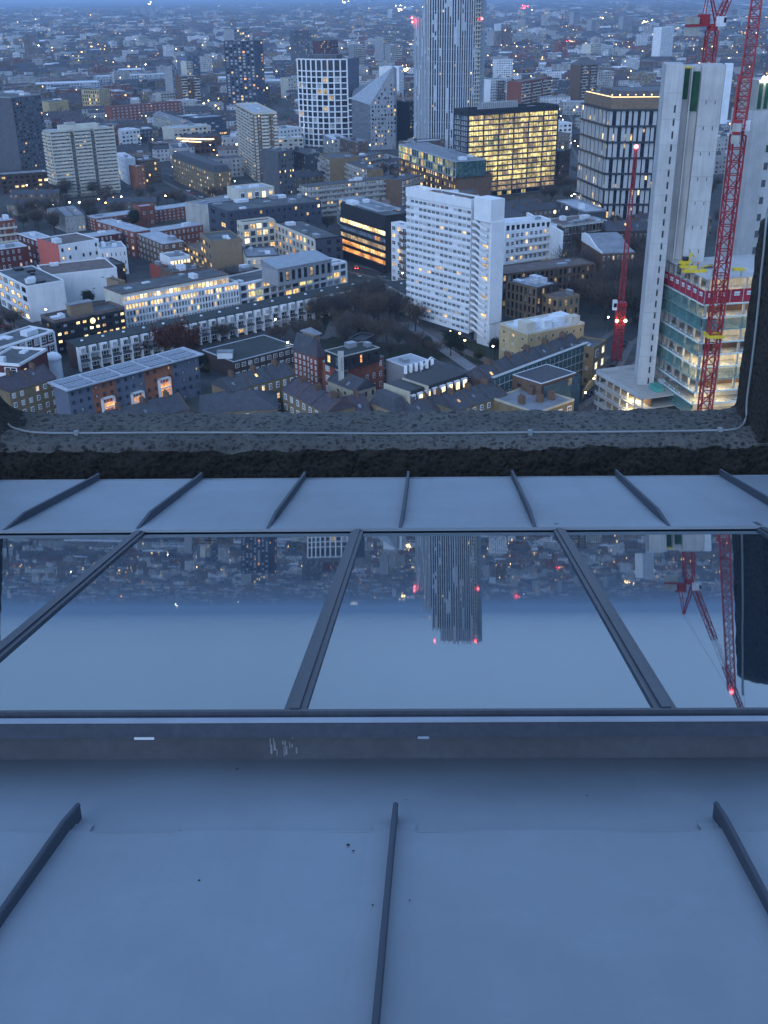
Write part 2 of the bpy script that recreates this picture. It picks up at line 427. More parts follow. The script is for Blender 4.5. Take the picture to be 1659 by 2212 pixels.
def mk(name,label,cat,N_,A,Bx=None,yb=None,z=None,depth=None,length=None,wall='brick_brown',roof='roof_felt',par='auto',parh=.7,f=None,r=None,l=None,
       top='flat',rh=4,plant=3,chim=0,group=None,skyl=0,eave=.3,plantmat='metal_grey',zb=0,flush=True):
    t=place(N_,A,Bx,yb,z,depth,length); t.label=label; t.zb=zb
    t.root=empty(name,t.o,t.rz,label,cat,group)
    W_,D,H=t.W,t.D,t.H; rnd=random.Random(t.seed)
    b=MB(); b.box(0,W_,0,D,zb,H); b.build('wall',wall,t.root)
    if top=='flat':
        b=MB(); b.box(.25,W_-.25,.25,D-.25,H+.004,H+.12); b.build('roof',roof,t.root)
        pm=wall if par=='auto' else par
        if pm:
            b=MB(); e=.04; w=.35
            b.box(-e,W_+e,-e,w,H+.002,H+parh); b.box(-e,W_+e,D-w,D+e,H+.002,H+parh); b.box(-e,w,w,D-w,H+.002,H+parh); b.box(W_-w,W_+e,w,D-w,H+.002,H+parh)
            b.build('parapet',pm,t.root)
        for i in range(plant):
            w=rnd.uniform(1.5,max(2,min(7,W_*.25))); d=rnd.uniform(1.2,max(1.6,min(5,D*.35))); x=rnd.uniform(1,max(1.1,W_-w-1)); y=rnd.uniform(1,max(1.1,D-d-1)); hh=rnd.uniform(.6,2.2)
            if x+w>W_-.4 or y+d>D-.4: continue
            b=MB(); b.box(x,x+w,y,y+d,H+.121+.003*i,H+hh); b.box(x+.2,x+w-.2,y-.06,y+.0,H+.3,H+hh-.2) 
            b.build('plant_box',plantmat if rnd.random()<.6 else 'roof_white',t.root)
        for i in range(skyl):
            x=(i+.5)*W_/skyl; b=MB(); b.ball((x,D*.5,H+.15),.7,sz=.6); b.build('skylight','roof_white',t.root)
    elif top in('gable','hip','mono','mansard'):
        b=MB(); e=eave; z0=H+.01
        if top=='gable':
            p=[(-e,-e,z0),(W_+e,-e,z0),(W_+e,D+e,z0),(-e,D+e,z0),(-e,D/2,z0+rh),(W_+e,D/2,z0+rh)]
            fs=[(0,1,5,4),(2,3,4,5),(1,2,5),(3,0,4),(3,2,1,0)]
        elif top=='hip':
            q=min(D/2,W_*.45); p=[(-e,-e,z0),(W_+e,-e,z0),(W_+e,D+e,z0),(-e,D+e,z0),(q,D/2,z0+rh),(W_-q,D/2,z0+rh)]
            fs=[(0,1,5,4),(2,3,4,5),(1,2,5),(3,0,4),(3,2,1,0)]
        elif top=='mono':
            p=[(-e,-e,z0),(W_+e,-e,z0),(W_+e,D+e,z0),(-e,D+e,z0),(-e,-e,z0+.4),(W_+e,-e,z0+.4),(W_+e,D+e,z0+rh),(-e,D+e,z0+rh)]
            fs=[(3,2,1,0),(4,5,6,7),(0,1,5,4),(1,2,6,5),(2,3,7,6),(3,0,4,7)]
        else:
            q=rh*.35; p=[(0,0,z0),(W_,0,z0),(W_,D,z0),(0,D,z0),(q,q,z0+rh),(W_-q,q,z0+rh),(W_-q,D-q,z0+rh),(q,D-q,z0+rh)]
            fs=[(3,2,1,0),(4,5,6,7),(0,1,5,4),(1,2,6,5),(2,3,7,6),(3,0,4,7)]
        k=0; b.v+=p; b.f+=fs; b.mi+=[0]*len(fs)
        rf=b.build('roof',roof,t.root)
        if top=='gable':
            n=max(2,int(W_/6.5))
            for i in range(0,n+1):
                x=min(max(W_*i/n,.1),W_-.1); b=MB(); b.bar((x,-e,H+.05),(x,D/2,H+rh+.1),.32,.3); b.bar((x,D/2,H+rh+.1),(x,D+e,H+.05),.32,.3); b.build('party_wall','brick_brown' if i%2 else 'slate_purple',rf)
                if i<n and rnd.random()<.6:
                    y=D*rnd.uniform(.12,.3); xx=x+W_/n*rnd.uniform(.25,.6); zz=H+rh*(y+e)/(D/2+e); b=MB(); b.bar((xx,y-.5,zz-.5*rh/(D/2)+.12),(xx,y+.5,zz+.5*rh/(D/2)+.12),.8,.1); b.build('rooflight','glass_pale' if rnd.random()<.7 else 'lit_warm',rf)
        for i in range(chim):
            x=W_*(i+.5)/chim; b=MB(); y=D/2; b.box(x-.45,x+.45,y-1.1,y+1.1,H+rh*.45,H+rh+1.3)
            for k2 in range(4): b.tube([(x,y-.8+k2*.5,H+rh+1.3),(x,y-.8+k2*.5,H+rh+1.8)],.14,6)
            b.build('chimney','brick_brown',rf)
        t.rf=rf
    for side,st in (('f',f),('r',r),('l',l)):
        if st: facade(t,side,st)
    if flush: flush_windows(t)
    return t
# ------------------------------------------------------------------ the roof terrace in front
PSI=R(0.9); SLP=R(15.3)
Tt=Vector((math.cos(PSI),-math.sin(PSI),0)); Hd=Vector((math.sin(PSI),math.cos(PSI),0))
Vd=(Hd*math.cos(SLP)-Vector((0,0,math.sin(SLP)))).normalized(); Nn=Tt.cross(Vd).normalized()
FM=Matrix((Tt,Vd,Nn)).transposed().to_4x4(); FM.translation=CAM      # roof frame: x across, y down the slope, z off the roof
FMi=FM.inverted()
def pl(x,y,h):
    d=ray(x,y); t=-h/d.dot(Nn); q=d*t
    return (q.dot(Tt),q.dot(Vd))
def zinc(name,col,rough):
    m,t,b=nodes(name)
    tc=N(t,'ShaderNodeTexCoord').outputs['Object']
    n1=ramp(t,noisef(t,1.3,4,tc),.3,.7); n2=ramp(t,noisef(t,55,3,tc),.3,.7); n3=ramp(t,noisef(t,9,5,tc,.7),.55,.8)
    c=mixc(t,n1,tuple(x*.80 for x in col),tuple(x*1.12 for x in col)); c=mixc(t,mth(t,'MULTIPLY',n2,.10),c,tuple(x*.7 for x in col))
    c=mixc(t,mth(t,'MULTIPLY',n3,.2),c,tuple(x*1.3 for x in col))
    mp=N(t,'ShaderNodeMapping'); mp.inputs['Scale'].default_value=(9,.5,1); t.links.new(tc,mp.inputs[0]); c=mixc(t,mth(t,'MULTIPLY',ramp(t,noisef(t,1,5,mp.outputs[0],.7),.5,.8),.22),c,tuple(x*.62 for x in col))
    t.links.new(c,b.inputs['Base Color']); b.inputs['Metallic'].default_value=.25
    t.links.new(mth(t,'MULTIPLY_ADD',n1,.12,rough),b.inputs['Roughness'])
    bp=N(t,'ShaderNodeBump'); bp.inputs['Strength'].default_value=.12; bp.inputs['Distance'].default_value=.002
    t.links.new(noisef(t,120,2,tc),bp.inputs['Height'])
    bp2=N(t,'ShaderNodeBump'); bp2.inputs['Strength'].default_value=.25; bp2.inputs['Distance'].default_value=.02
    t.links.new(noisef(t,2.2,2,tc),bp2.inputs['Height']); t.links.new(bp.outputs[0],bp2.inputs['Normal']); t.links.new(bp2.outputs[0],b.inputs['Normal'])
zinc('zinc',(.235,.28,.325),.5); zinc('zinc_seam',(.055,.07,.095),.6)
M('frame_paint',(.05,.062,.085),.45,.2,6,fine=60); M('edge_highlight_and_tape',(.28,.32,.38),.4,.2,6)
M('curb_metal',(.10,.112,.135),.6,.3,5,fine=40,streak=.3)
M('dirt',(.035,.033,.03),.95,.4,20); M('tape',(.6,.62,.63),.6,.2,8); M('guano',(.30,.32,.35),.9,.4,30)
# tinted roof glass
m,t,b=nodes('roof_glass'); b.inputs['Base Color'].default_value=(.02,.03,.045,1); b.inputs['Roughness'].default_value=.02
b.inputs['IOR'].default_value=1.8; b.inputs['Specular IOR Level'].default_value=.75; b.inputs['Coat Weight'].default_value=.6; b.inputs['Coat Roughness'].default_value=.01; b.inputs['Specular Tint'].default_value=(.45,.82,1,1); b.inputs['Coat Tint'].default_value=(.8,.95,1,1)
tc=N(t,'ShaderNodeTexCoord').outputs['Object']; bp=N(t,'ShaderNodeBump'); bp.inputs['Strength'].default_value=.012; bp.inputs['Distance'].default_value=.01
t.links.new(noisef(t,2.5,1,tc),bp.inputs['Height']); t.links.new(bp.outputs[0],b.inputs['Normal'])
def concrete(name,a,b_,dark,bump):
    m,t,b=nodes(name); tc=N(t,'ShaderNodeTexCoord').outputs['Object']
    big=ramp(t,noisef(t,2.2,4,tc,.65),.35,.65); mid=ramp(t,noisef(t,27,5,tc,.75),.44,.56); fin=ramp(t,noisef(t,95,3,tc,.6),.35,.7)
    c=mixc(t,fin,tuple(x*.75 for x in a),a); c=mixc(t,mth(t,'MULTIPLY',big,.7),c,b_)
    vo=N(t,'ShaderNodeTexVoronoi'); vo.inputs['Scale'].default_value=34; vo.inputs['Randomness'].default_value=1; t.links.new(tc,vo.inputs['Vector'])
    st=mth(t,'MULTIPLY',mid,ramp(t,vo.outputs['Distance'],.60,.35))
    c=mixc(t,st,c,dark); t.links.new(c,b.inputs['Base Color']); b.inputs['Roughness'].default_value=.95
    bp=N(t,'ShaderNodeBump'); bp.inputs['Strength'].default_value=bump; bp.inputs['Distance'].default_value=.02
    t.links.new(mth(t,'ADD',noisef(t,40,4,tc,.7),mth(t,'MULTIPLY',vo.outputs['Distance'],.8)),bp.inputs['Height']); t.links.new(bp.outputs[0],b.inputs['Normal'])
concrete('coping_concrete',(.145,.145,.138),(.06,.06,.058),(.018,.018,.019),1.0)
concrete('hammered_concrete_shaded',(.036,.034,.029),(.015,.015,.014),(.004,.004,.004),1.0)  # dark hammered finish, with the inner face's shade also put into the colour
M('cable_grey',(.24,.275,.29),.6,.2,3)
HL=.93; HG=.815; HU=.802
def rootf(name,label,cat):
    o=bpy.data.objects.new(name,None); COL.objects.link(o); o.matrix_world=FM; o.empty_display_size=.3; tag(o,label,cat); return o
# lower standing seam roof
roofL=rootf('metal_roof','pale zinc standing seam roof closest to the viewer, below the long skylight','metal roof')
vJ=pl(830,1801,HL)[1]; vT=pl(830,1785,HL)[1]; vC=pl(830,1640,HL)[1]; vB=pl(830,1985,HL)[1]; vE=pl(830,2320,HL)[1]-.5
S=(lambda q:(q-Nn*q.dot(Nn)))(ray(957,683)); SU=S.dot(Tt)/S.dot(Vd)
su=[pl(x,1800,HL)[0] for x in (156,852,1570)]
step=(su[2]-su[0])/2; US=[su[1]+step*i for i in range(-4,5)]
b=MB(); b.box(-4,4,vJ-.03,vC+.25,-HL-.02,-HL); b.build('apron_sheet','zinc',roofL)
for i in range(len(US)-1):
    b=MB(); g=.004; k=.035
    def uu(u,v): return u+SU*(v-vJ)
    prof=[(vE,-HL-.0335),(vB,-HL+.004),(vJ,-HL+.006)]
    for a in range(2):
        (v0,w0),(v1,w1)=prof[a],prof[a+1]
        nx=14
        for c in range(nx):
            f0=c/nx; f1=(c+1)/nx
            def P(f,v,w):
                lift=.0015*math.sin(f*9+i)+(.003 if (f<.04 or f>.96) else 0)
                return (uu(US[i]+g,v)*(1-f)+uu(US[i+1]-g,v)*f,v,w+lift)
            b.face([P(f0,v0,w0),P(f1,v0,w0),P(f1,v1,w1),P(f0,v1,w1)])
    x0,x1=US[i]+g,US[i+1]-g
    b.box(x0,x1,vJ-.004,vJ,-HL,-HL+.0058)
    for (p,q) in ((x0,x0+k),(x1-k,x1)): b.box(p,q,vJ,vT,-HL,-HL+.006)
    o=b.build('zinc_sheet','zinc',roofL)
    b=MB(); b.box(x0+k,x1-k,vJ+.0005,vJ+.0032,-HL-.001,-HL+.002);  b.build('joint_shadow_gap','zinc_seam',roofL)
for i,u in enumerate(US):
    b=MB(); L=vE-vT
    vt=vT+.035
    for (v0,v1,h0,h1) in ((vT+.035,vT+.03,.004,.029),(vT+.03,vJ-.02,.029,.034),(vJ-.02,vE,.034,.034)):
        z0=-HL-(0 if v1>vB else 0)
        a0=u+SU*(v0-vJ); a1=u+SU*(v1-vJ); wd=.004
        zz0=-HL-.001; zz1=-HL-.001 if v1>vE else -HL-.036
        b.face([(a0-wd,v0,zz0),(a0-wd,v0,zz0+h0),(a1-wd,v1,zz1+h1),(a1-wd,v1,zz1)])
        b.face([(a0+wd,v0,zz0),(a1+wd,v1,zz1),(a1+wd,v1,zz1+h1),(a0+wd,v0,zz0+h0)])
        b.face([(a0-wd,v0,zz0+h0),(a0+wd,v0,zz0+h0),(a1+wd,v1,zz1+h1),(a1-wd,v1,zz1+h1)])
    # rolled top edge
    b.tube([(u+SU*(vT+.03-vJ),vT+.03,-HL+.029),(u+SU*(vJ-.02-vJ),vJ-.02,-HL+.034),(u+SU*(vE-vJ),vE,-HL-.002)],.0052,8)
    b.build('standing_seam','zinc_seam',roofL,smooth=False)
# small dirt marks on the roof
b=MB()
for (x,y,r_) in ((752,1825,.006),(763,1838,.004),(430,1902,.004),(512,1656,.004),(878,1722,.0025),(1268,1713,.003),(805,1955,.003),(885,1945,.003),(388,1788,.002)):
    u,v=pl(x,y,HL-.006); b.ball((u,v,-HL+.0065 if v<vJ else -HL+.001),r_*.6,sz=.35)
tag(b.build('dirt','dirt',None),'small specks of dirt lying on the pale zinc sheets','dirt',kind='stuff').matrix_world=FM
# skylight
sk=rootf('skylight','long sloping skylight of dark reflective glass between the two zinc roofs','skylight')
vF0=pl(830,1563,HG)[1]; vF1=pl(830,1541,HG)[1]; vG1=pl(830,1139,HG)[1]
b=MB(); b.box(-5,5,vC+.004,vC+.10,-HL-.02,-HG-.031); b.box(-5,5,vF0+.03,vC+.02,-HG-.040,-HG-.031); b.build('curb','curb_metal',sk)
b=MB(); b.box(-5,5,vF0,vF1-.012,-HG-.030,-HG+.0); b.box(-5,5,vF1-.012,vF1,-HG-.030,-HG+.010); fr_=b.build('frame','frame_paint',sk)
b=MB(); vs=pl(830,1562,HG)[1]; vs2=pl(830,1552,HG)[1]; b.box(-5,5,vs+.001,vs2,-HG+.0005,-HG+.003); b.build('edge_highlight_strip','edge_highlight_and_tape',fr_)  # paler strip paints the highlight along the frame edge
mu=[]
a0=pl(637,1540,HG); a1=pl(1440,1540,HG); c0=pl(768,1160,HG); c1=pl(1216,1160,HG)
sp=a1[0]-a0[0]; ks=((c0[0]-a0[0])/(c0[1]-a0[1])+(c1[0]-a1[0])/(c1[1]-a1[1]))/2
UM=[a0[0]+sp*i for i in range(-4,6)]
tl=pl(292,1160,HG)
UK=[ks]*len(UM); UK[3]=(tl[0]-UM[3])/(tl[1]-a0[1])
for i in range(len(UM)-1):
    b=MB(); g=.012
    P=[(UM[i]+g,vF1,-HG),(UM[i+1]-g,vF1,-HG),(UM[i+1]-g+UK[i+1]*(vG1-vF1),vG1,-HG),(UM[i]+g+UK[i]*(vG1-vF1),vG1,-HG)]
    b.face(P); b.face([(p[0],p[1],p[2]-.024) for p in P[::-1]])
    for k in range(4): p,q=P[k],P[(k+1)%4]; b.face([p,(p[0],p[1],p[2]-.024),(q[0],q[1],q[2]-.024),q])
    b.build('glass_pane','roof_glass',sk)
for u,ks in zip(UM,UK):
    b=MB()
    for (w,z0,z1) in ((.023,-.03,.007),(.010,.007,.013)):
        M_=Matrix(((1,0,0),(0,1,0),(0,0,1)))
        L=vG1-vF1
        b.v+=[(u-w,vF1+.001,-HG+z0),(u+w,vF1+.001,-HG+z0),(u+w+ks*L,vG1,-HG+z0),(u-w+ks*L,vG1,-HG+z0),(u-w,vF1+.001,-HG+z1),(u+w,vF1+.001,-HG+z1),(u+w+ks*L,vG1,-HG+z1),(u-w+ks*L,vG1,-HG+z1)]
        k=len(b.v)-8
        for q in ((3,2,1,0),(4,5,6,7),(0,1,5,4),(1,2,6,5),(2,3,7,6),(3,0,4,7)): b.f.append(tuple(k+j for j in q)); b.mi.append(0)
    b.build('glazing_bar','frame_paint',sk)
# label strips and dirt on the curb
for x0,x1,y in ((274,318,1588),(903,928,1578)):
    tm='tape' if x0<500 else 'edge_highlight_and_tape'
    b=MB(); u0=pl(x0,y,HG)[0]; u1=pl(x1,y,HG)[0]; b.box(u0,u1,vF0-.003,vF0-.0005,-HG-.032,-HG-.027); b.build('strip_of_tape',tm,fr_)
b=MB(); rr=random.Random(3)
for i in range(18):
    u=pl(rr.gauss(605,16),1610,HG+.05)[0]; w=-HG-.062-rr.random()*.03; l_=rr.uniform(.002,.022); h_=rr.uniform(.0006,.0022); b.box(u-h_,u+h_,vC+.0025,vC+.004,w-l_,w)
for i in range(60):
    u,v=pl(rr.gauss(608,16),1630+rr.random()*5,HL); b.ball((u,v-.004,-HL+.001),rr.uniform(.001,.0022),sz=.4,n=5,m=3)
o=tag(b.build('bird_droppings','guano',None),'white splash of bird droppings on the skylight curb','bird droppings',kind='stuff'); o.matrix_world=FM
# upper zinc capping
cap=rootf('metal_capping','pale zinc seamed capping between the glass and the concrete parapet','metal roof')
v0=pl(830,1142,HU)[1]; v1=pl(830,1034,HU)[1]
tops=(215,447,676,900,1122,1347,1572); bots=(22,307,598,886,1165,1447,1738)
ub=[pl(x,1140,HU)[0] for x in bots]; ut=[pl(x,1036,HU)[0] for x in tops]
db=(ub[5]-ub[0])/5; dt=(ut[6]-ut[0])/6
UB=[ub[0]+db*i for i in range(-5,13)]; UT=[ut[0]+dt*i for i in range(-5,13)]
for i in range(len(UB)-1):
    b=MB()
    nx=8; ny=3
    for c in range(nx):
        for d in range(ny):
            def P(f,g): 
                u=(UB[i]*(1-f)+UB[i+1]*f)*(1-g)+(UT[i]*(1-f)+UT[i+1]*f)*g
                return (u,v0+(v1-v0)*g,-HU+.002*math.sin(f*8+i*2)*math.sin(g*5+i))
            b.face([P(c/nx,d/ny),P((c+1)/nx,d/ny),P((c+1)/nx,(d+1)/ny),P(c/nx,(d+1)/ny)])
    b.box(UB[i],UB[i+1],v0-.004,v0-.001,-HU-.009,-HU+.003)
    b.box(UT[i]+.002,UT[i+1]-.002,v1,v1+.004,-HU-.05,-HU+.006)
    b.build('zinc_sheet','zinc',cap)
for i in range(len(UB)):
    b=MB(); pts=[]
    bend=.018*(1 if i%3 else .4)*(-1 if i<9 else 1)
    P0=Vector((UB[i],v0+.02,-HU+.002)); P1=Vector((UB[i]+(UT[i]-UB[i])*.18,v0+(v1-v0)*.18,-HU+.016)); P2=Vector((UT[i],v1-.02,-HU+.016)); P3=Vector((UT[i],v1+.02,-HU+.022))
    P0.x+=bend*.3
    for a_,b_,h0,h1 in ((P0,P1,.002,.032),(P1,P2,.032,.032),(P2,P3,.032,.036)):
        w=.006
        A0=(a_.x-w,a_.y,-HU);A1=(a_.x+w,a_.y,-HU);B0=(b_.x-w,b_.y,-HU);B1=(b_.x+w,b_.y,-HU)
        up=lambda p,h:(p[0],p[1],p[2]+h)
        b.face([A0,up(A0,h0),up(B0,h1),B0]); b.face([A1,B1,up(B1,h1),up(A1,h0)]); b.face([up(A0,h0),up(A1,h0),up(B1,h1),up(B0,h1)]); b.face([B0,B1,up(B1,h1),up(B0,h1)])
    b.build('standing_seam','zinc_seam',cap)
# upstand between capping and parapet
b=MB(); b.box(-7,7,v0+.06,v1-.01,-HU-.5,-HU-.03); b.build('upstand','frame_paint',cap)
# concrete parapet: sill with a pier at each end of the opening
HM=Matrix((Tt,Hd,Vector((0,0,1)))).transposed().to_4x4(); HM.translation=CAM
def vertray(y): d=ray(830,y); return -d.z/d.dot(Hd)
DI=5.62; ZT=-DI*vertray(960); DO=-ZT/vertray(885.5)
def upx(x,y,z):
    d=ray(x,y); t=z/d.z; return (d*t).dot(Tt),(d*t).dot(Hd)
UR=upx(1592,885,ZT)[0]; ULf=upx(2,885,ZT)[0]
ZP=-1.14
def rough(p,a=.012):
    q=Vector(p); n1=noise.noise_vector(q*9); n2=noise.noise_vector(q*28)
    return (p[0]+n1.x*a+n2.x*a*.6,p[1]+n1.y*a+n2.y*a*.6,p[2]+n1.z*a+n2.z*a*.6)
par=bpy.data.objects.new('concrete_parapet',None); COL.objects.link(par); par.matrix_world=HM
tag(par,'rough dark concrete parapet with upright piers framing the city view','parapet')
def sheet(name,prof,u0,u1,mat,du=.02,amp=.012):
    """sweep a (d,z) profile along x"""
    pp=[]
    for (a,b_) in zip(prof,prof[1:]):
        n=max(1,int(math.hypot(b_[0]-a[0],b_[1]-a[1])/.022))
        pp+=[(a[0]+(b_[0]-a[0])*k/n,a[1]+(b_[1]-a[1])*k/n) for k in range(n)]
    pp.append(prof[-1]); nu=int((u1-u0)/du); b=MB()
    for i in range(nu+1):
        u=u0+(u1-u0)*i/nu
        for (d,z) in pp: b.v.append(rough((u,d,z),amp))
    k=len(pp)
    for i in range(nu):
        for j in range(k-1): b.f.append((i*k+j,i*k+j+1,(i+1)*k+j+1,(i+1)*k+j)); b.mi.append(0)
    return b.build(name,mat,par,smooth=True)
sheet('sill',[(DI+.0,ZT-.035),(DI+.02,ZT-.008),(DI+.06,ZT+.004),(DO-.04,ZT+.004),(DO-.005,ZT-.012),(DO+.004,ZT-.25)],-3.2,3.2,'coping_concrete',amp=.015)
sheet('parapet_wall',[(DI+.0,ZT-1.2),(DI+.0,ZT-.03)],-4.2,4.2,'hammered_concrete_shaded',amp=.02)
def pier(u0,u1,fil,side):
    b=MB()
    n=.03
    def grid(P,na,nb):
        k=len(b.v)
        for i in range(na+1):
            for j in range(nb+1): b.v.append(rough(P(i/na,j/nb),.007))
        for i in range(na):
            for j in range(nb): b.f.append((k+i*(nb+1)+j,k+(i+1)*(nb+1)+j,k+(i+1)*(nb+1)+j+1,k+i*(nb+1)+j+1)); b.mi.append(0)
    uf=u0 if side>0 else u1    # face towards the opening
    uo=u1 if side>0 else u0
    prof=[]
    K=8
    for k in range(K+1):       # fillet from the sill
        a=math.pi/2*k/K; prof.append((uf-side*fil*(1-math.sin(a)),ZT+fil*(1-math.cos(a))))
    rt=.05
    prof.append((uf,ZP-rt))
    for k in range(1,K+1):
        a=math.pi/2*k/K; prof.append((uf+side*rt*(1-math.cos(a)),ZP-rt+rt*math.sin(a)))
    prof.append((uo,ZP))
    # cumulative
    pts=[]
    for a_,b_ in zip(prof,prof[1:]):
        nn=max(1,int(math.hypot(b_[0]-a_[0],b_[1]-a_[1])/.03)); pts+=[(a_[0]+(b_[0]-a_[0])*k/nn,a_[1]+(b_[1]-a_[1])*k/nn) for k in range(nn)]
    pts.append(prof[-1])
    nd=int((DO-DI)/.03); ds=[DI+(DO-DI)*k/nd for k in range(nd+1)]
    k0=len(b.v)
    for p in pts:
        for d in ds: b.v.append(rough((p[0],d,p[1]),.007))
    for i in range(len(pts)-1):
        for j in range(nd): b.f.append((k0+i*(nd+1)+j,k0+i*(nd+1)+j+1,k0+(i+1)*(nd+1)+j+1,k0+(i+1)*(nd+1)+j)); b.mi.append(0)
    for d in (DI,DO):           # front and back faces
        k0=len(b.v); nw=12
        for p in pts:
            for q in range(nw+1): b.v.append(rough((p[0]+(uo-p[0])*q/nw,d,p[1]),.007))
        for i in range(len(pts)-1):
            for q in range(nw): b.f.append((k0+i*(nw+1)+q,k0+i*(nw+1)+q+1,k0+(i+1)*(nw+1)+q+1,k0+(i+1)*(nw+1)+q)); b.mi.append(0)
    return b.build('pier','hammered_concrete_shaded',par,smooth=True)
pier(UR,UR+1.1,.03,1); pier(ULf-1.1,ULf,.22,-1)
# cable along the parapet
def sidep(x,y,u):
    d=ray(x,y); t=u/d.dot(Tt); q=d*t; return (q.dot(Tt),q.dot(Hd),q.z)
cb=[]
for (x,y) in ((-14,760),(-9,820),(-3,868)): cb.append(sidep(x,y,ULf+.012))
for (x,y) in ((12,905),(24,922),(60,932),(100,935),(160,935.5),(400,934.5),(620,935),(830,936.5),(1000,935.5),(1145,934),(1400,932),(1540,929.5),(1580,928),(1600,922)):
    u,d=upx(x,y,ZT+.014); cb.append((u,d,ZT+.014))
for (x,y) in ((1611,905),(1614,860),(1627,760),(1640,640),(1643,600),(1650,540),(1656,470),(1660,445)): cb.append(sidep(x,y,UR-.014))
# smooth
def smooth(P,n=3):
    out=[]
    for i in range(len(P)-1):
        p0=Vector(P[max(i-1,0)]);p1=Vector(P[i]);p2=Vector(P[i+1]);p3=Vector(P[min(i+2,len(P)-1)])
        for k in range(n):
            t=k/n; out.append(.5*((2*p1)+(-p0+p2)*t+(2*p0-5*p1+4*p2-p3)*t*t+(-p0+3*p1-3*p2+p3)*t**3))
    out.append(Vector(P[-1])); return out
cbl=bpy.data.objects.new('cable',None); COL.objects.link(cbl); cbl.matrix_world=HM; tag(cbl,'thin pale grey cable clipped along the concrete parapet and up the right pier','cable')
b=MB(); b.tube(smooth(cb),.0065,8); b.build('cable_sheath','cable_grey',cbl,smooth=True)
for (x,y) in ((165,935.5),(1145,934),(1555,929)):
    u,d=upx(x,y,ZT+.014); b=MB(); b.box(u-.012,u+.012,d-.016,d+.016,ZT,ZT+.027); b.build('clip','cable_grey',cbl)
# unseen wall added behind the viewer to shade the terrace; tower under the terrace
bt=MB(); bt.box(-7,7,-2.2,-1.2,-3,-.75); bt.build('unseen_rear_wall','hammered_concrete_shaded',par)
bt=MB(); bt.box(-9,9,-16,DO-.3,-119.9,-3.6); o=bt.build('tower_block','hammered_concrete_shaded',None); o.matrix_world=HM; tag(o,'dark concrete tower carrying the roof terrace the picture is taken from','tower')
# ------------------------------------------------------------------ ground
def gmat():
    m,t,b=nodes('city_ground'); ge=N(t,'ShaderNodeNewGeometry').outputs['Position']
    a=ramp(t,noisef(t,.012,5,ge),.42,.6); c=mixc(t,a,(.045,.046,.05),(.028,.034,.022))
    f=ramp(t,noisef(t,.09,4,ge),.4,.7); c=mixc(t,mth(t,'MULTIPLY',f,.6),c,(.10,.10,.105))
    t.links.new(c,b.inputs['Base Color']); b.inputs['Roughness'].default_value=.9
gmat()
b=MB(); b.face([(-30000,-4000,0),(30000,-4000,0),(30000,34000,0),(-30000,34000,0)])
tag(b.build('ground','city_ground'),kind='structure')
ROADS=[]
def road(name,pts,w,mat='asphalt',z=.05,kerb=True):
    P=[at(x,y,0) for x,y in pts]; b=MB()
    if name=='road': ROADS.append((name,P))
    for i in range(len(P)-1):
        d=(P[i+1]-P[i]).normalized(); n=Vector((-d.y,d.x,0))
        a,c=P[i]-d*w*.4,P[i+1]+d*w*.4; zz=z+.002*i
        b.face([(a+n*w/2).to_tuple()[:2]+(zz,),(a-n*w/2).to_tuple()[:2]+(zz,),(c-n*w/2).to_tuple()[:2]+(zz,),(c+n*w/2).to_tuple()[:2]+(zz,)])
        if kerb:
            for sg in (-1,1):
                q0=a+n*sg*(w/2+1.3); q1=c+n*sg*(w/2+1.3); b.cur=1
                b.bar((q0.x,q0.y,.06+.003*i),(q1.x,q1.y,.06+.003*i),2.4,.14); b.cur=0
    o=b.build(name,[mat,'paving']); tag(o,kind='structure'); return o
road('road',((420,300),(520,470)),11); road('road',((520,470),(470,480)),9)
road('road',((350,380),(520,462)),10); road('road',((1120,465),(1260,450),(1290,380),(1215,250)),12)
road('road',((-40,640),(60,700),(130,780)),9); road('road',((760,580),(850,600),(1000,640)),9)
road('road',((1290,810),(1330,740),(1400,690)),9); road('road',((1180,900),(1310,810),(1340,780)),9)
road('path',((700,730),(800,690),(900,700),(960,740),(1100,800)),4,'paving',.09,False)
road('path',((720,665),(850,670),(960,735)),4,'paving',.13,False)
road('path',((880,700),(1010,790),(1100,850)),5,'roof_grey',.17,False)
def patch(name,pts,mat,z):
    P=[at(x,y,0) for x,y in pts]; b=MB(); b.face([(p.x,p.y,z) for p in P]); tag(b.build(name,mat),kind='structure')
patch('lawn',((650,770),(930,790),(1000,740),(900,650),(650,665)),'grass_dark',.03)
patch('courtyard',((700,725),(860,745),(960,720),(880,665),(720,668)),'paving',.035)
patch('lawn',((940,770),(1110,800),(1070,740),(960,735)),'grass_dark',.045)
patch('square',((240,400),(520,440),(480,470),(190,450)),'asphalt',.03)
# ------------------------------------------------------------------ large towers
def cyl_tower_poly(cx,cy,r,n,a0=0,ell=1): return [(cx+r*math.cos(a0+2*math.pi*i/n),cy+ell*r*math.sin(a0+2*math.pi*i/n)) for i in range(n)]

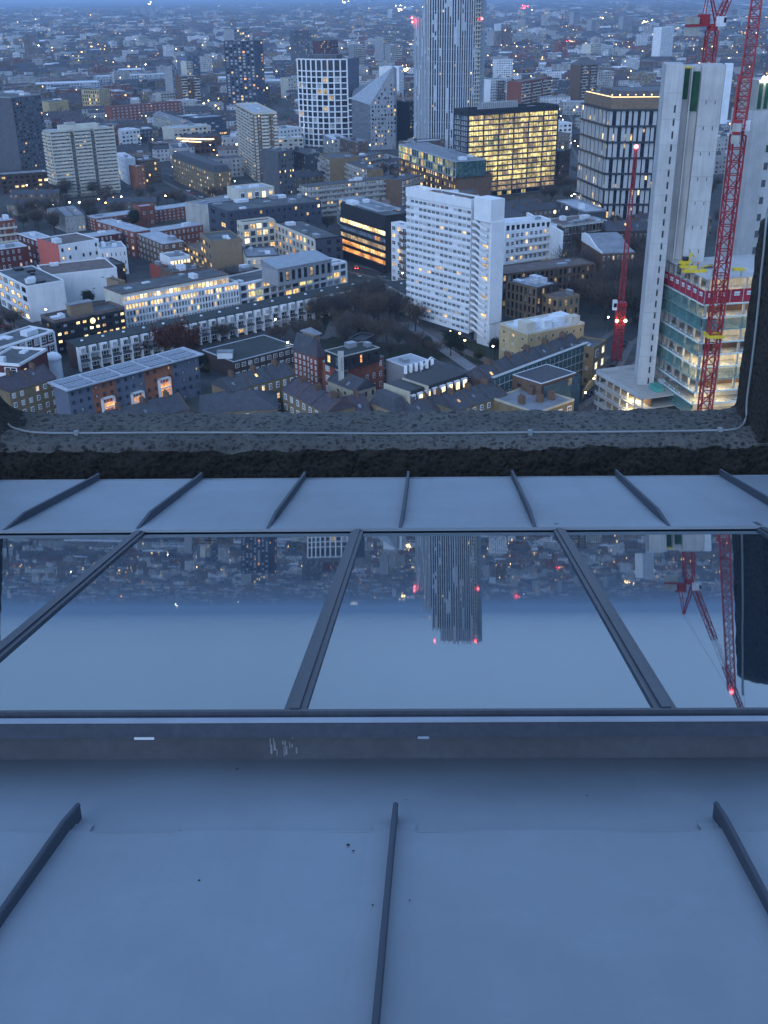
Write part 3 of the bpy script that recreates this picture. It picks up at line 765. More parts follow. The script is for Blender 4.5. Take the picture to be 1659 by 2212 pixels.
# white slab tower with stair core --------------------------------------------------
t=place((1064,438),(878,404),1092,750)
t.root=empty('tower_block',t.o,t.rz,'white slab tower block of flats with a zigzag outer stair and blank end wall','tower block')
W_,D,H=t.W,t.D,t.H
xs=W_*.775; xr=W_*.80; xb=W_*.99
b=MB(); b.box(0,xs,0,D,3.2,H-3.4); b.build('wall','white_render',t.root)
b=MB(); b.box(1,xs-1,2,D-1,0,3.2); b.build('ground_floor','dark_grey',t.root)
b=MB(); 
for (x0,x1,y0,y1) in ((-.05,xs+.05,-.35,.05),(-.05,xs+.05,D-.35,D+.05),(-.05,.35,.05,D-.35),(xs-.35,xs+.05,.05,D-.35)): b.box(x0,x1,y0,y1,H-3.4,H)
b.build('parapet','white_paint',t.root)
b=MB(); b.box(.36,xs-.36,.06,D-.36,H-3.4,H-1.6); b.build('roof','roof_pale',t.root)
b=MB(); b.box(xs*.3,xs*.9,D*.3,D*.75,H-1.6,H-.2); b.build('roof_house','dark_grey',t.root)
for k in range(4):
    b=MB(); b.ball((xs*(.33+.17*k),D*.25,H-.9),.33); b.build('roof_lamp','lamp_warm' if k!=2 else 'lamp_white',t.root)
st=dict(s=18,n=15,wf=.90,hf=.46,zo=.30,fr='white_paint',mull=3,rail=0,fw=.07,mix=(('curtain',.24),('glass_blue',.15),('lit_warm',.02),('lit_dim',.02),('panel_red',.02)),skip=.05)
facade(t,'f',st,0,xs,3.2,H-3.6)
F,_=face_frame(t,'f')
for j in range(18):
    z=3.2+(H-6.8)*j/18; b=MB(); b.box(-.1,xs+.02,-.28,0,z-.35,z+.55); b.build('spandrel_band','white_paint',t.root)
facade(t,'l',dict(s=18,n=3,wf=.3,hf=.4,fr='white_paint',mix=(('curtain',.3),)),0,None,3.2,H-3.6)
# stair core
b=MB(); b.box(xs+.06,W_*.86,2.6,D,0,H-2); b.build('link_wall','grey_render',t.root)
b=MB(); b.box(W_*.86,W_,.4,D*.9,0,H-7); b.build('stair_core','white_render',t.root)
b=MB(); b.box(W_*.815,W_,-.6,D*.95,H-7,H+.9); b.build('tank_room','white_paint',t.root)
b=MB(); b.box(W_-.02,W_+.5,-.6,D*.92,9,H-7.05); b.build('end_wall','white_paint',t.root)
for k in range(18):
    z=3+(H-11)*k/18; x0,x1=W_*.80,W_*.965; dz=(H-11)/18; b=MB()
    pts=[(x0,z+dz*.95),(x0+(x1-x0)*.25,z+dz*.9),(x0+(x1-x0)*.55,z+dz*.45),(x0+(x1-x0)*.8,z+dz*.18),(x1,z+dz*.12)]
    for p,q in zip(pts,pts[1:]):
        b.face([(p[0],-.62,p[1]),(q[0],-.62,q[1]),(q[0],-.62,q[1]+1.05),(p[0],-.62,p[1]+1.05)]); b.face([(q[0],-.5,q[1]),(p[0],-.5,p[1]),(p[0],-.5,p[1]+1.05),(q[0],-.5,q[1]+1.05)])
        b.face([(p[0],-.62,p[1]+1.05),(q[0],-.62,q[1]+1.05),(q[0],-.5,q[1]+1.05),(p[0],-.5,p[1]+1.05)])
        b.face([(p[0],-.62,p[1]),(p[0],.4,p[1]),(q[0],.4,q[1]),(q[0],-.62,q[1])])
    b.build('stair_flight','white_paint',t.root)
for k in (3,6,9,11,12,14):
    z=3+(H-11)*k/18; b=MB(); b.box(W_*.90,W_*.955,.36,.395,z+.6,z+1.9); b.build('stair_light','lit_warm',t.root)
flush_windows(t)
WT=t

# long helper styles
G=dict
mk('office_block','black clad office block with lit glass top floors beside the white slab tower','office',(832,468),(735,439),878,592,wall='black_clad',roof='roof_felt',par='black_clad',parh=.5,plant=3,
   f=G(s=5,n=9,wf=.96,hf=.55,zo=.2,z0=3.5,ztop=6,mix=(('lit_warm',.45),('lit_cool',.15),('lit_orange',.1)),gl='glass_blue',rows={0:'lit_orange',1:'lit_orange',4:'lit_bright',3:'glass_pale',2:'lit_dim'},grid=(0,1.2,.5,'black_clad')),flush=True)
mk('glass_penthouse','pale green glass penthouse storeys on top of the black office block','penthouse',(818,457),(733,431),855,580,depth=12,zb=22,wall='glass_teal',roof='roof_grey',par='aluminium',parh=.4,plant=1,plantmat='roof_white',
   f=G(s=2,n=14,wf=.9,hf=.8,zo=.1,mix=(('lit_dim',.35),('lit_warm',.3)),gl='glass_teal',grid=(.12,.3,.25,'aluminium')),r=G(s=2,n=3,wf=.8,hf=.8,zo=.1,mix=(('lit_dim',.3),),gl='glass_teal',grid=(.12,.3,.2,'aluminium')))
mk('apartment_block','narrow white apartment building with brown balcony panels left of the slab tower','apartments',(880,492),(845,483),900,z=26,wall='white_render',roof='roof_white',plant=1,
   f=G(s=8,n=3,wf=.7,hf=.6,zo=.2,fr='white_paint',mix=(('lit_warm',.2),('curtain',.3)),balc=(1.2,1.1,'brick_brown'),bcols=[(.62,1)]))
mk('hotel','long dark navy hotel with a black felt roof and square lit windows','hotel',(492,458),(694,436),449,z=20,wall='navy',roof='roof_felt',par='dark_grey',parh=.6,plant=8,
   f=G(s=5,n=16,wf=.42,hf=.5,z0=2,fr='dark_grey',mix=(('lit_warm',.25),('lit_bright',.06),('curtain',.05)),skip=.3),l=G(s=4,n=2,wf=.5,hf=.5,fr='dark_grey'))
mk('hotel_wing','cream gridded front wing of the navy hotel with deep square windows','hotel',(524,484),(592,476),None,z=17,depth=7,wall='cream',roof='roof_felt',par='cream',parh=.8,plant=0,
   f=G(s=5,n=5,wf=.74,hf=.66,zo=.17,mix=(('lit_warm',.3),('lit_bright',.1)),gl='glass_blue',grid=(.95,1.0,.6,'cream')),l=G(s=5,n=2,wf=.5,hf=.5,fr='cream'))
mk('hotel_wing','angled cream wing with dark navy end wall running from the hotel towards the viewer','hotel',(680,519),(594,483),740,z=15,wall='navy',roof='roof_felt',par='black_clad',plant=5,
   f=G(s=4,n=11,wf=.62,hf=.6,zo=.2,mix=(('lit_warm',.3),('lit_orange',.15)),gl='glass_blue',grid=(1.6,1.3,.5,'cream')),r=G(s=4,n=3,wf=.4,hf=.6,fr='steel_dark',mix=(('lit_warm',.35),('lit_dim',.2)),skip=.3))
mk('roof_pavilion','small lit cream pavilion with a pale roof on top of the block behind the hotel','pavilion',(516,413),(592,405),505,z=23,zb=14,depth=16,wall='cream',roof='roof_pale',par='cream',plant=2,plantmat='roof_white',
   f=G(s=1,n=5,wf=.6,hf=.65,fr='white_paint',mix=(('lit_bright',.6),('lit_warm',.2))))
mk('flats','pale concrete block with rooftop satellite dishes below the lit pavilion','flats',(470,450),(600,424),455,z=17,depth=26,wall='slab_concrete',roof='roof_grey',plant=5,f=G(s=5,n=10,fr='white_paint'))
# brick deck access flats in the middle distance
BF=G(wf=.72,hf=.52,zo=.3,fr='white_paint',mull=2,rail=0,mix=(('lit_warm',.08),('curtain',.35),('lit_bright',.02)),balc=(1.3,.9,'slab_concrete'))
mk('flats','long brick deck-access flats with pale glazed top floor behind the slab tower','flats',(664,404),(864,383),632,z=18,depth=11,wall='brick_yellow',roof='slate',par=None,plant=2,f=dict(BF,s=6,n=26),l=dict(BF,s=6,n=3))
mk('flats','brick deck-access flats at an angle, the second row beyond the long brick flats','flats',(793,367),(712,337),None,z=19,depth=11,wall='brick_yellow',roof='slate',par=None,plant=2,f=dict(BF,s=6,n=15),l=dict(BF,s=6,n=3))
mk('flats','short brick flats with white top storey just below the wedge-roofed tower','flats',(728,352),(830,330),None,z=17,depth=11,wall='brick_brown',roof='roof_felt',par=None,plant=2,f=dict(BF,s=5,n=14))
mk('flats','tall end block of the brick flats beside the dark green building','flats',(712,345),(690,333),None,z=21,depth=20,wall='brick_yellow',roof='roof_felt',plant=1,f=dict(BF,s=7,n=3))
mk('flats','brick flats end block left of the slab tower roof with white windows','flats',(868,390),(914,378),None,z=18,depth=12,wall='brick_brown',roof='slate',par=None,plant=1,f=dict(BF,s=5,n=6))
mk('office_block','dark green clad block with scattered lit windows between tower and brick flats','office',(600,330),(634,326),None,z=30,depth=18,wall='dark_grey',roof='roof_felt',plant=2,f=G(s=9,n=6,wf=.4,hf=.45,fr='steel_dark',mix=(('lit_bright',.3),),skip=.4))
mk('office_block','brick office podium with rows of lit windows at the foot of the striped skyscraper','office',(985,383),(862,343),None,z=20,depth=24,wall='brick_brown',roof='roof_felt',plant=4,
   f=G(s=5,n=26,wf=.55,hf=.6,fr='steel_dark',mix=(('lit_warm',.35),('lit_bright',.12),('lit_dim',.2)),skip=.1))
mk('glass_penthouse','green glass upper storeys along the podium below the striped skyscraper','penthouse',(985,350),(862,312),None,z=29,depth=20,zb=20,wall='glass_teal',roof='roof_grey',par='aluminium',parh=.3,plant=5,
   f=G(s=2,n=24,wf=.9,hf=.8,zo=.1,mix=(('lit_green',.5),('lit_warm',.12)),gl='glass_teal',grid=(.12,.5,.3,'aluminium')))
# yellow lit glass office
t=mk('glass_office','broad glass office building lit bright yellow on every floor','office',(1012,246),(1206,233),982,430,wall='steel_dark',roof='roof_felt',par='steel_dark',parh=2.2,plant=3,flush=False,
   f=G(s=16,n=18,wf=.97,hf=.8,zo=.12,ztop=1,mix=(('lit_office',.88),('lit_dim',.10)),gl='lit_green',mull=2,rows={0:'glass_dark',1:'lit_dim',2:'lit_dim'}),
   l=G(s=16,n=6,wf=.96,hf=.85,zo=.08,ztop=1,mix=(('curtain',.8),('glass_pale',.2)),gl='curtain',mull=1))
for sd,n,big in (('f',18,3),('l',6,3)):
    F,Wd=face_frame(t,sd); b=MB()
    for i in range(n+1):
        w=.9 if i%big==0 else .34; x=Wd*i/n; b.box(x-w/2,x+w/2,-(.5 if i%big==0 else .3),0,0,t.H+1.4)
    for j in range(17): z=(t.H-1)*j/16; b.box(-.1,Wd+.1,-.38,0,z-.5,z+.5)
    b.build('curtain_wall_frame','steel_dark',t.root,F)
    b=MB()
    for j in range(16): z=(t.H-1)*j/16; b.box(.1,Wd-.1,-.52,-.39,z+.31,z+.50)
    b.build('light_shelf','aluminium',t.root,F)
b=MB(); b.box(t.W*.2,t.W*.6,6,t.D*.7,t.H+.13,t.H+5); b.build('plant_house','grey_render',t.root)
b=MB()
for i in range(18): x=t.W*.2+i*t.W*.4/18; b.box(x,x+.4,5.5,6,t.H+.13,t.H+6)
b.build('louvre_screen','fin_grey',t.root); flush_windows(t)
# striped skyscraper: stepped fins, dark slots between
def skyscraper():
    cx,cy=px(at(970,322,0)); c=at(968,330,0); Z=146.5
    sc=(c-CAMG).length/FPX
    w=138*(at(968,330,0).dot(Fw)-CAM.dot(Fw))/FPX if False else None
    d=(c-CAM).dot(Fw); Wd=132*d/FPX
    rz=math.atan2(-c.x,c.y)*-1*-1
    r=empty('skyscraper',(c.x,c.y,0),math.atan2(-c.x,c.y)+R(-14),'tallest tower, striped silver fins and dark slots, cut off by the picture top','skyscraper')
    n=16; a=Wd*.56
    P=[(a*math.cos(2*math.pi*i/8+math.pi/8),a*.80*math.sin(2*math.pi*i/8+math.pi/8)) for i in range(8)]
    b=MB(); b.prism(P,0,Z-47); b.prism([(max(x,-a*.62),y) for x,y in P],Z-46.99,Z-29); b.prism([(max(x,-a*.34),y) for x,y in P],Z-28.99,Z-12); b.build('core','glass_dark',r)
    rnd=random.Random(5); tot=0
    for k in range(8):
        p=Vector(P[k]); q=Vector(P[(k+1)%8]); e=(q-p); L=e.length; e/=L; o=Vector((e.y,-e.x))
        if o.dot((p+q)/2)<0: o=-o
        if p.x*0+((p+q)/2).y>a*.45: continue
        m_=int(L/1.9); F=Matrix(((e.x,-o.x,0),(e.y,-o.y,0),(0,0,1))).to_4x4()
        F.translation=Vector((p.x,p.y,0))
        midx=((p+q)/2).x
        b=MB(); bw=MB()
        for i in range(m_+1):
            x=L*i/m_; xx=(p+e*x).x
            top=Z-(0 if xx>-a*.05 else (10 if xx>-a*.35 else (26 if xx>-a*.62 else 44)))
            top+=rnd.uniform(-1.5,1.5)
            w=.95 if i%2 else .7
            b.box(x-w/2,x+w/2,-.7,0,0,top)
            # staggered solid panels, a storey or a few high
            z=rnd.uniform(0,6)
            while z<top-6:
                h=rnd.choice((3,6.2,12.4,18.6,3)); 
                if rnd.random()<.22: b.box(x+w/2,min(L,x+L/m_-w/2+.1),-.55,-.0,z,min(top,z+h))
                z+=h+rnd.choice((3.1,6.2,12.4,18))
        b.build('fin_cladding','panel_white',r,F)
        lw=[]
        for i in range(m_):
            for z in range(4,int(Z-14),3):
                if rnd.random()<.009:
                    me=winmesh(None,rnd.choice(('lit_warm','lit_bright','lit_dim')),0,0)
                    o2=link('window',me,r,F@Matrix.Translation((L*i/m_+.6,-.1,z+.5))@Matrix.Diagonal((.9,1,1.6,1)))
        for z in range(8,int(Z-14),9):
            bb=MB(); bb.box(0,L,-.35,0,z,z+.35); bw.v+=[]; k0=len(bw.v); bw.v+=bb.v; bw.f+=[tuple(i+k0 for i in f) for f in bb.f]; bw.mi+=bb.mi
        bw.build('floor_band','grey_render',r,F)
    b=MB(); b.prism([(max(x,-a*.3)*.8+a*.1,y*.7) for x,y in P],Z-11.99,Z-1); b.build('crown','grey_render',r)
    # balconies stack on the right hand corner
    for j in range(44):
        z=6+j*3.1; b2=MB(); b2.box(a*.80,a*.98,-a*.42,-a*.16,z,z+.9); 
        if j==0: me=b2.mesh('balcony','cream_stone')
        link('balcony',me,r,Matrix.Translation((0,0,j*3.1)))
    for (x,z) in ((-a*.98,Z-44),(-a*.97,Z-47),(a*1.0,Z-45),(a*.9,Z-1),(-a*.35,Z-1)):
        b=MB(); b.ball((x,-a*.4,z),.75); b.build('beacon','lamp_red',r)
    FOOT.append((c.x,c.y,a,a,0))
    return r
skyscraper()
# curved white gridded tower
def curved():
    c0=at(650,314,0); c1=at(762,318,0); mid=(c0+c1)/2; L=(c1-c0).length; rz=math.atan2((c1-c0).y,(c1-c0).x)
    H=height(650,127,314); r=empty('curved_tower',(c0.x,c0.y,0),rz,'white gridded tower with a curved front and dark recessed windows','tower')
    bulge=L*.14; W1=L*.93; n=9
    def arc(f): return (W1*f, -bulge*4*f*(1-f))
    pts=[arc(i/24) for i in range(25)]+[(W1,L*.5),(0,L*.5)]
    b=MB(); b.prism([(x+ (0 if i<25 else 0),y+.6) for i,(x,y) in enumerate(pts)],0,H-1.2); b.build('wall','steel_dark',r)
    b=MB(); b.prism([(x,y+2) for x,y in pts],H-1.19,H-1); b.build('roof','roof_felt',r)
    b=MB(); b.box(W1*.2,W1*.75,L*.1,L*.35,H-1,H+3.2); b.build('plant_house','dark_grey',r)
    S_=14; fh=(H-6)/S_; me_b=MB()
    for i in range(25-1):
        a_,c_=arc(i/24),arc((i+1)/24); dx=c_[0]-a_[0]; dy=c_[1]-a_[1]; ln=math.hypot(dx,dy); F=Mloc(a_[0],a_[1],0,math.atan2(dy,dx))
        me_b.box(-.05,ln+.05,-.55,.5,-.42,.42,None,F)
    meb=me_b.mesh('floor_band','white_paint')
    zs=[]; z=0
    for j in range(S_+1):
        z=6+fh*j
        if j==S_-1: continue
        zs.append(z); link('floor_band',meb,r,Matrix.Translation((0,0,z)))
    link('floor_band',meb,r,Matrix.Translation((0,0,1.0)))
    b=MB()
    for i in range(n+1):
        x,y=arc(i/n); b.box(x-.55,x+.55,y-.45,y+.6,0,H-.2)
    b.build('column_grid','white_paint',r)
    rnd=random.Random(4); cnt=0
    for j in range(S_):
        for i in range(n):
            g='lit_dim' if rnd.random()<.04 else ('glass_blue' if rnd.random()<.3 else 'curtain' if rnd.random()<.2 else 'glass_dark')
            a_,c_=arc(i/n),arc((i+1)/n); F=Mloc(a_[0],a_[1]+.5,6+fh*j+.3,math.atan2(c_[1]-a_[1],c_[0]-a_[0]))
            ln=math.hypot(c_[0]-a_[0],c_[1]-a_[1])
            if cnt<100: link('window',winmesh(None,g,1,0),r,F@Matrix.Diagonal((ln,1,fh-.6,1)))
            cnt+=1
    # lower right shoulder
    b=MB(); b.box(W1+.02,L*1.02,L*.02,L*.5,0,H*.56); b.build('side_wing','steel_dark',r)
    for j in range(9):
        z=1+H*.55*j/8; b=MB(); b.box(W1+.3,L*1.03,-.2,L*.5,z-.4,z+.4); b.build('wing_band','white_paint',r)
    b=MB(); b.box(W1-.9,W1+.9,-.3,L*.5,H*.56,H+.3); b.build('side_fin','slate_blue',r)
    FOOT.append((mid.x,mid.y,L/2,L/2,0))
curved()
# wedge tower with slanted roof
def wedge():
    c0=at(760,322,0); c1=at(858,322,0); L=(c1-c0).length; rz=math.atan2((c1-c0).y,(c1-c0).x)
    r=empty('wedge_tower',(c0.x,c0.y,0),rz,'grey tower with a steeply slanted pointed roof beside the white gridded tower','tower')
    H1=height(760,214,322); H2=height(858,143,322); xm=L*.44; D=L*.55; xr=L*.97
    Hm=H1-1
    P=[(0,D*.25,0),(xm,-D*.3,0),(xr,0,0),(xr*.98,D,0),(0,D,0)]
    Hh=[H1,Hm-3,H2,H2-3,H1+6]
    b=MB(); k=5
    top=[(p[0]*(1 if i!=2 else .96),p[1],h) for i,(p,h) in enumerate(zip(P,Hh))]
    for i in range(5):
        j=(i+1)%5; b.face([P[i],P[j],top[j],top[i]],0 if i!=0 else 1)
    b.build('wall',['grey_tile','dark_tile'],r)
    b=MB(); b.face([top[0],top[1],top[2]],0); b.face([top[0],top[2],top[3]],0); b.face([top[0],top[3],top[4]],0); b.build('roof','metal_grey',r)
    b=MB(); 
    for a_,c_ in ((top[0],top[1]),(top[1],top[2]),(top[0],top[2])): b.bar(a_,c_,.5,.5)
    b.build('roof_edge','aluminium',r)
    rnd=random.Random(9); a_,c_=Vector(P[1]),Vector(P[2]); e=(c_-a_); ln=e.length; F=Mloc(a_.x,a_.y,0,math.atan2(e.y,e.x))
    for j in range(15):
        for i in range(8):
            z=4+j*3.3; x=ln*(i+.5)/8
            if z>(Hm-5)+(H2-Hm)*(x/ln) or rnd.random()<.35: continue
            g='lit_warm' if rnd.random()<.1 else 'glass_dark'
            link('window',winmesh(None,g,0,0),r,F@Matrix.Translation((x,-.02,z))@Matrix.Diagonal((.9 if rnd.random()<.6 else 1.6,1,1.5,1)))
    FOOT.append(((c0+c1).x/2,(c0+c1).y/2+10,L/2,L/2,0))
def tile(name,c1):
    m,t,b=nodes(name); tc=N(t,'ShaderNodeTexCoord'); sp=N(t,'ShaderNodeSeparateXYZ'); t.links.new(tc.outputs['Object'],sp.inputs[0])
    u=mth(t,'ADD',sp.outputs[0],sp.outputs[1]); cb=N(t,'ShaderNodeCombineXYZ'); t.links.new(mth(t,'FLOOR',mth(t,'MULTIPLY',u,.8)),cb.inputs[0]); t.links.new(mth(t,'FLOOR',mth(t,'MULTIPLY',sp.outputs[2],.7)),cb.inputs[2])
    wn=N(t,'ShaderNodeTexWhiteNoise'); t.links.new(cb.outputs[0],wn.inputs['Vector'])
    t.links.new(mixc(t,wn.outputs['Value'],tuple(x*.75 for x in c1),tuple(x*1.15 for x in c1)),b.inputs['Base Color']); b.inputs['Roughness'].default_value=.35; b.inputs['Metallic'].default_value=.4
tile('grey_tile',(.42,.44,.47)); tile('dark_tile',(.20,.22,.25)); wedge()
# chamfered office with grey fins, glowing roof terrace
def finned():
    pl_=[(1246,452),(1300,472),(1420,474),(1460,452)]
    H=height(1300,238,474); n0=at(1300,474); a=at(1244,446,0); c=at(1440,474,0)
    u=(c-n0).normalized(); v=Vector((-u.y,u.x,0)); L=(c-n0).length
    r=empty('fin_office',(n0.x,n0.y,0),math.atan2(u.y,u.x),'chamfered office tower with grey fins, dark ring bands and a glowing roof terrace','office tower')
    Mi=r.matrix_basis.inverted() if False else None
    rot=Matrix.Rotation(-math.atan2(u.y,u.x),3,'Z')
    la=rot@(a-n0)
    P=[(la.x,la.y),(0,0),(L,0),(L+14,14),(L+14,40),(la.x+4,40)]
    b=MB(); b.prism(P,0,H); b.build('wall','glass_dark',r)
    rings=7; fh=H/rings; rnd=random.Random(3)
    for j in range(rings+1):
        z=fh*j; b=MB()
        for p,q in zip(P[:4],P[1:4]): b.bar((p[0],p[1]-.3,z),(q[0],q[1]-.3,z),1.9,1.0)
        b.build('ring_band','steel_dark',r)
    nw=0
    for (p,q) in zip(P[:3],P[1:4]):
        p=Vector((*p,0)); q=Vector((*q,0)); e=q-p; ln=e.length; F=Mloc(p.x,p.y,0,math.atan2(e.y,e.x)); m_=max(2,int(ln/3.1)); cw=ln/m_
        for i in range(m_):
            b=MB(); sh=(i%2)*0
            for j in range(rings):
                w=cw*(.62 if (i+j)%3 else .5); off=0 if (i+j//2)%2 else cw*.16
                b.box(i*cw+off,i*cw+off+w,-.4,0,fh*j+.55,fh*(j+1)-.55)
            b.build('fin','fin_grey',r,F)
            for j in range(rings*2):
                if rnd.random()<.16 and nw<90:
                    nw+=1; link('window',winmesh(None,rnd.choice(('lit_warm','lit_bright','lit_green','lit_dim')),0,0),r,F@Matrix.Translation((i*cw+cw*.68,-.25,fh/2*j+1))@Matrix.Diagonal((cw*.3,1,rnd.choice((2,3,3.5)),1)))
    # set back crown with warm strip
    def inset(k): 
        cx=sum(p[0] for p in P)/6; cy=sum(p[1] for p in P)/6; return [(cx+(x-cx)*k,cy+(y-cy)*k) for x,y in P]
    b=MB(); b.prism(inset(.97),H+.5,H+6.5); b.build('crown','timber_panel',r)
    b=MB(); I=inset(.94); 
    for p,q in zip(I[:4],I[1:4]): b.bar((p[0],p[1],H+6.7),(q[0],q[1],H+6.7),.35,.3)
    b.build('terrace_light_strip','strip_warm',r)
    b=MB(); b.prism(inset(.7),H+6.51,H+9.5); b.build('roof_house','dark_grey',r)
    for k in range(9):
        f=k/8; q=(I[1][0]+(I[2][0]-I[1][0])*f,I[1][1]+2.5); b=MB(); b.ball((q[0],q[1],H+7.6),.42); b.build('terrace_lamp','lit_bright',r)
    FOOT.append(((n0+c).x/2,(n0+c).y/2+18,L*.7,24,0))
M('timber_panel',(.22,.15,.10),.7,.3,.5); finned()
mk('tower_block','dark blue and pale striped residential tower with balcony columns, left of centre','tower',(548,90),(484,89.2),None,232,depth=17,wall='navy',roof='roof_felt',par='navy',plant=2,
   f=G(s=22,n=7,wf=.5,hf=.6,gl='glass_dark',mix=(('curtain',.35),('glass_pale',.2),('lit_warm',.04),('lit_orange',.03)),mull=0,grid=(1.3,.0,.3,'navy')),r=G(s=22,n=3,wf=.4,hf=.5,gl='glass_blue',mix=(('lit_warm',.12),('lit_orange',.06)),mull=0))
mk('tower_block','pale tower with a gold lit corner standing behind the dark blue striped tower','tower',(505,64),(538,60),None,205,depth=14,wall='grey_render',roof='roof_felt',plant=2,f=G(s=20,n=6,wf=.5,hf=.5,gl='glass_dark',mix=(('lit_warm',.3),('lit_bright',.08)),mull=0))
# brown tower with cream balconies
st=G(s=20,n=8,wf=.55,hf=.5,fr='cream',mix=(('lit_warm',.03),('curtain',.4)))
t=mk('tower_block','brown brick tower block with cream balcony bands, pale roof, left of centre','tower',(548,248),(598,246),491,392,wall='brick_brown',roof='roof_pale',par='cream',parh=1.3,plant=3,plantmat='cream',flush=False,
   f=dict(st,n=7,balc=(.9,1.0,'cream'),bcols=[(0,.12),(.3,.62),(.82,1)]),l=dict(st,n=6,balc=(1.1,1.1,'cream'),bcols=[(.06,.94)]))
flush_windows(t)
# beige balcony tower on the left
t=place((108,286),(246,276),91,430)
t.root=empty('tower_block',t.o,t.rz,'beige concrete balcony tower with two dark zigzag recesses, far left','tower'); W_,D,H=t.W,t.D,t.H
b=MB(); b.box(0,W_,1.5,D,0,H); b.build('wall','cream_stone',t.root)
b=MB(); b.box(.3,W_-.3,1.8,D-.3,H+.01,H+.15); b.build('roof','roof_pale',t.root)
b=MB(); b.box(W_*.2,W_*.8,D*.3,D*.7,H+.16,H+3); b.build('roof_house','cream',t.root)
b=MB(); b.box(W_*.3,W_*.45,D*.35,D*.6,H+3.01,H+4.6); b.build('tank_room','slab_concrete',t.root)
s=19; fh=H/s; segs=((0,.30),(.36,.62),(.68,1.0))
for (a_,c_) in segs:
    b=MB(); b.box(W_*a_,W_*c_,-.1,1.5,-.25,.0); b.box(W_*a_,W_*c_,-.2,-.05,-.3,.95); b.box(W_*a_,W_*a_+.2,-.1,1.49,0.0,fh-.3); b.box(W_*c_-.2,W_*c_,-.1,1.49,0.0,fh-.3)
    me=b.mesh('balcony','slab_pale')if 'slab_pale' in MATS else b.mesh('balcony','cream')
    for j in range(1,s+1): link('balcony',me,t.root,Matrix.Translation((0,0,fh*j)))
for c_ in (.33,.65):
    b=MB()
    for j in range(s): b.box(W_*c_-1.1+(.5 if j%2 else 0),W_*c_+.6+(.5 if j%2 else 0),.2,1.5,fh*j+.2,fh*j+1.4)
    b.build('recess_stair','dark_grey',t.root)
F,_=face_frame(t,'f'); rnd=random.Random(2)
for j in range(s):
    for (a_,c_) in segs:
        for i in range(4):
            x=W_*(a_+(c_-a_)*(i+.15)/4); g='lit_warm' if rnd.random()<.02 else ('curtain' if rnd.random()<.45 else 'glass_blue')
            t.win.append((Matrix.Translation((x,1.5,fh*j+.9))@Matrix.Diagonal((W_*(c_-a_)/4*.7,1,1.3,1)),winmesh('white_paint',g,1,0),2))
facade(t,'l',G(s=19,n=4,wf=.5,hf=.5,gl='glass_dark',fr='cream',balc=(1.2,1.0,'cream'),bcols=[(.1,.5),(.6,.95)]))
flush_windows(t)
mk('tower_block','dark grey slab tower with rows of small windows at the left picture edge','tower',(88,205),(24,212),92,372,wall='dark_grey',roof='roof_felt',par='grey_render',plant=2,plantmat='roof_white',
   f=G(s=20,n=9,wf=.45,hf=.4,fr=None,gl='glass_pale',mix=(('glass_dark',.5),('lit_warm',.03)),mull=0))
mk('tower_block','pale ribbed grey slab in front of the dark grey tower at the left edge','tower',(37,212),(-30,205),None,376,depth=12,wall='grey_render',roof='roof_felt',plant=1,f=G(s=20,n=7,wf=.6,hf=.45,gl='glass_blue',mull=0,mix=(('curtain',.3),('lit_warm',.02)),grid=(0,.8,.35,'slab_concrete')))
# ------------------------------------------------------------------ left and middle mid-rise
mk('street_block','long yellow brick street block under a dark slate roof with lit upper windows','street block',(461,373),(371,340),498,428,wall='brick_yellow',roof='slate',top='mansard',rh=4,
   f=G(s=5,n=18,wf=.4,hf=.5,fr='cream_stone',mix=(('lit_warm',.18),('lit_bright',.05),('curtain',.3)),skip=.1),r=G(s=5,n=7,wf=.4,hf=.5,fr='cream_stone',mix=(('lit_warm',.2),)))
mk('building','brown brick building with a wide lit window band beyond the beige tower','building',(303,350),(345,346),None,z=15,depth=20,wall='brick_brown',roof='roof_felt',f=G(s=4,n=6,wf=.6,hf=.5,fr='cream_stone',mix=(('lit_warm',.2),)))
mk('building','white rendered stepped building right of the beige balcony tower','building',(272,345),(250,332),292,z=17,wall='white_render',roof='roof_white',f=G(s=4,n=4,wf=.25,hf=.4,gl='glass_blue',fr='white_paint'))
mk('building','narrow orange and white building with square windows beside the white stepped building','building',(296,362),(312,360),278,z=15,wall='brick_orange',roof='roof_white',f=G(s=5,n=2,wf=.35,hf=.4,fr='cream'),l=G(s=1,n=1,wf=.01,hf=.01))
mk('station_roof','low building with long strips of bright yellow lights under its roof','building',(330,313),(464,306),None,z=9,depth=26,wall='brick_dark',roof='roof_brown',plant=5,f=G(s=2,n=12,wf=.6,hf=.5,mix=(('lit_warm',.2),)))
for (x0,x1,y) in ((382,462,299),(394,434,305)):
    p,q=at(x0,y,10.5),at(x1,y+1.5,10.5); b=MB(); b.bar(p,q,1.2,.5); tag(b.build('strip_light','strip_bright'),'long glowing yellow strip of lights over the low brown roof, '+('upper and longer' if x0<390 else 'lower and shorter')+' one','strip light')
RB=G(wf=.36,hf=.5,fr='white_paint',rail=1,mix=(('lit_warm',.03),('curtain',.25)),skip=.05)
mk('flats','long red brick block of flats with a pale flat roof edge, left middle','flats',(205,473),(470,437),None,500,depth=11,wall='brick_red',roof='roof_pale',par='roof_pale',parh=.4,plant=1,f=dict(RB,s=4,n=28),l=dict(RB,s=4,n=3))
mk('lift_tower','small red brick tank tower rising over the long red brick flats','tower',(302,449),(334,445),None,490,depth=8,wall='brick_red',roof='roof_pale',plant=0,f=G(s=2,n=2,wf=.3,hf=.3,fr='white_paint',skip=.4))
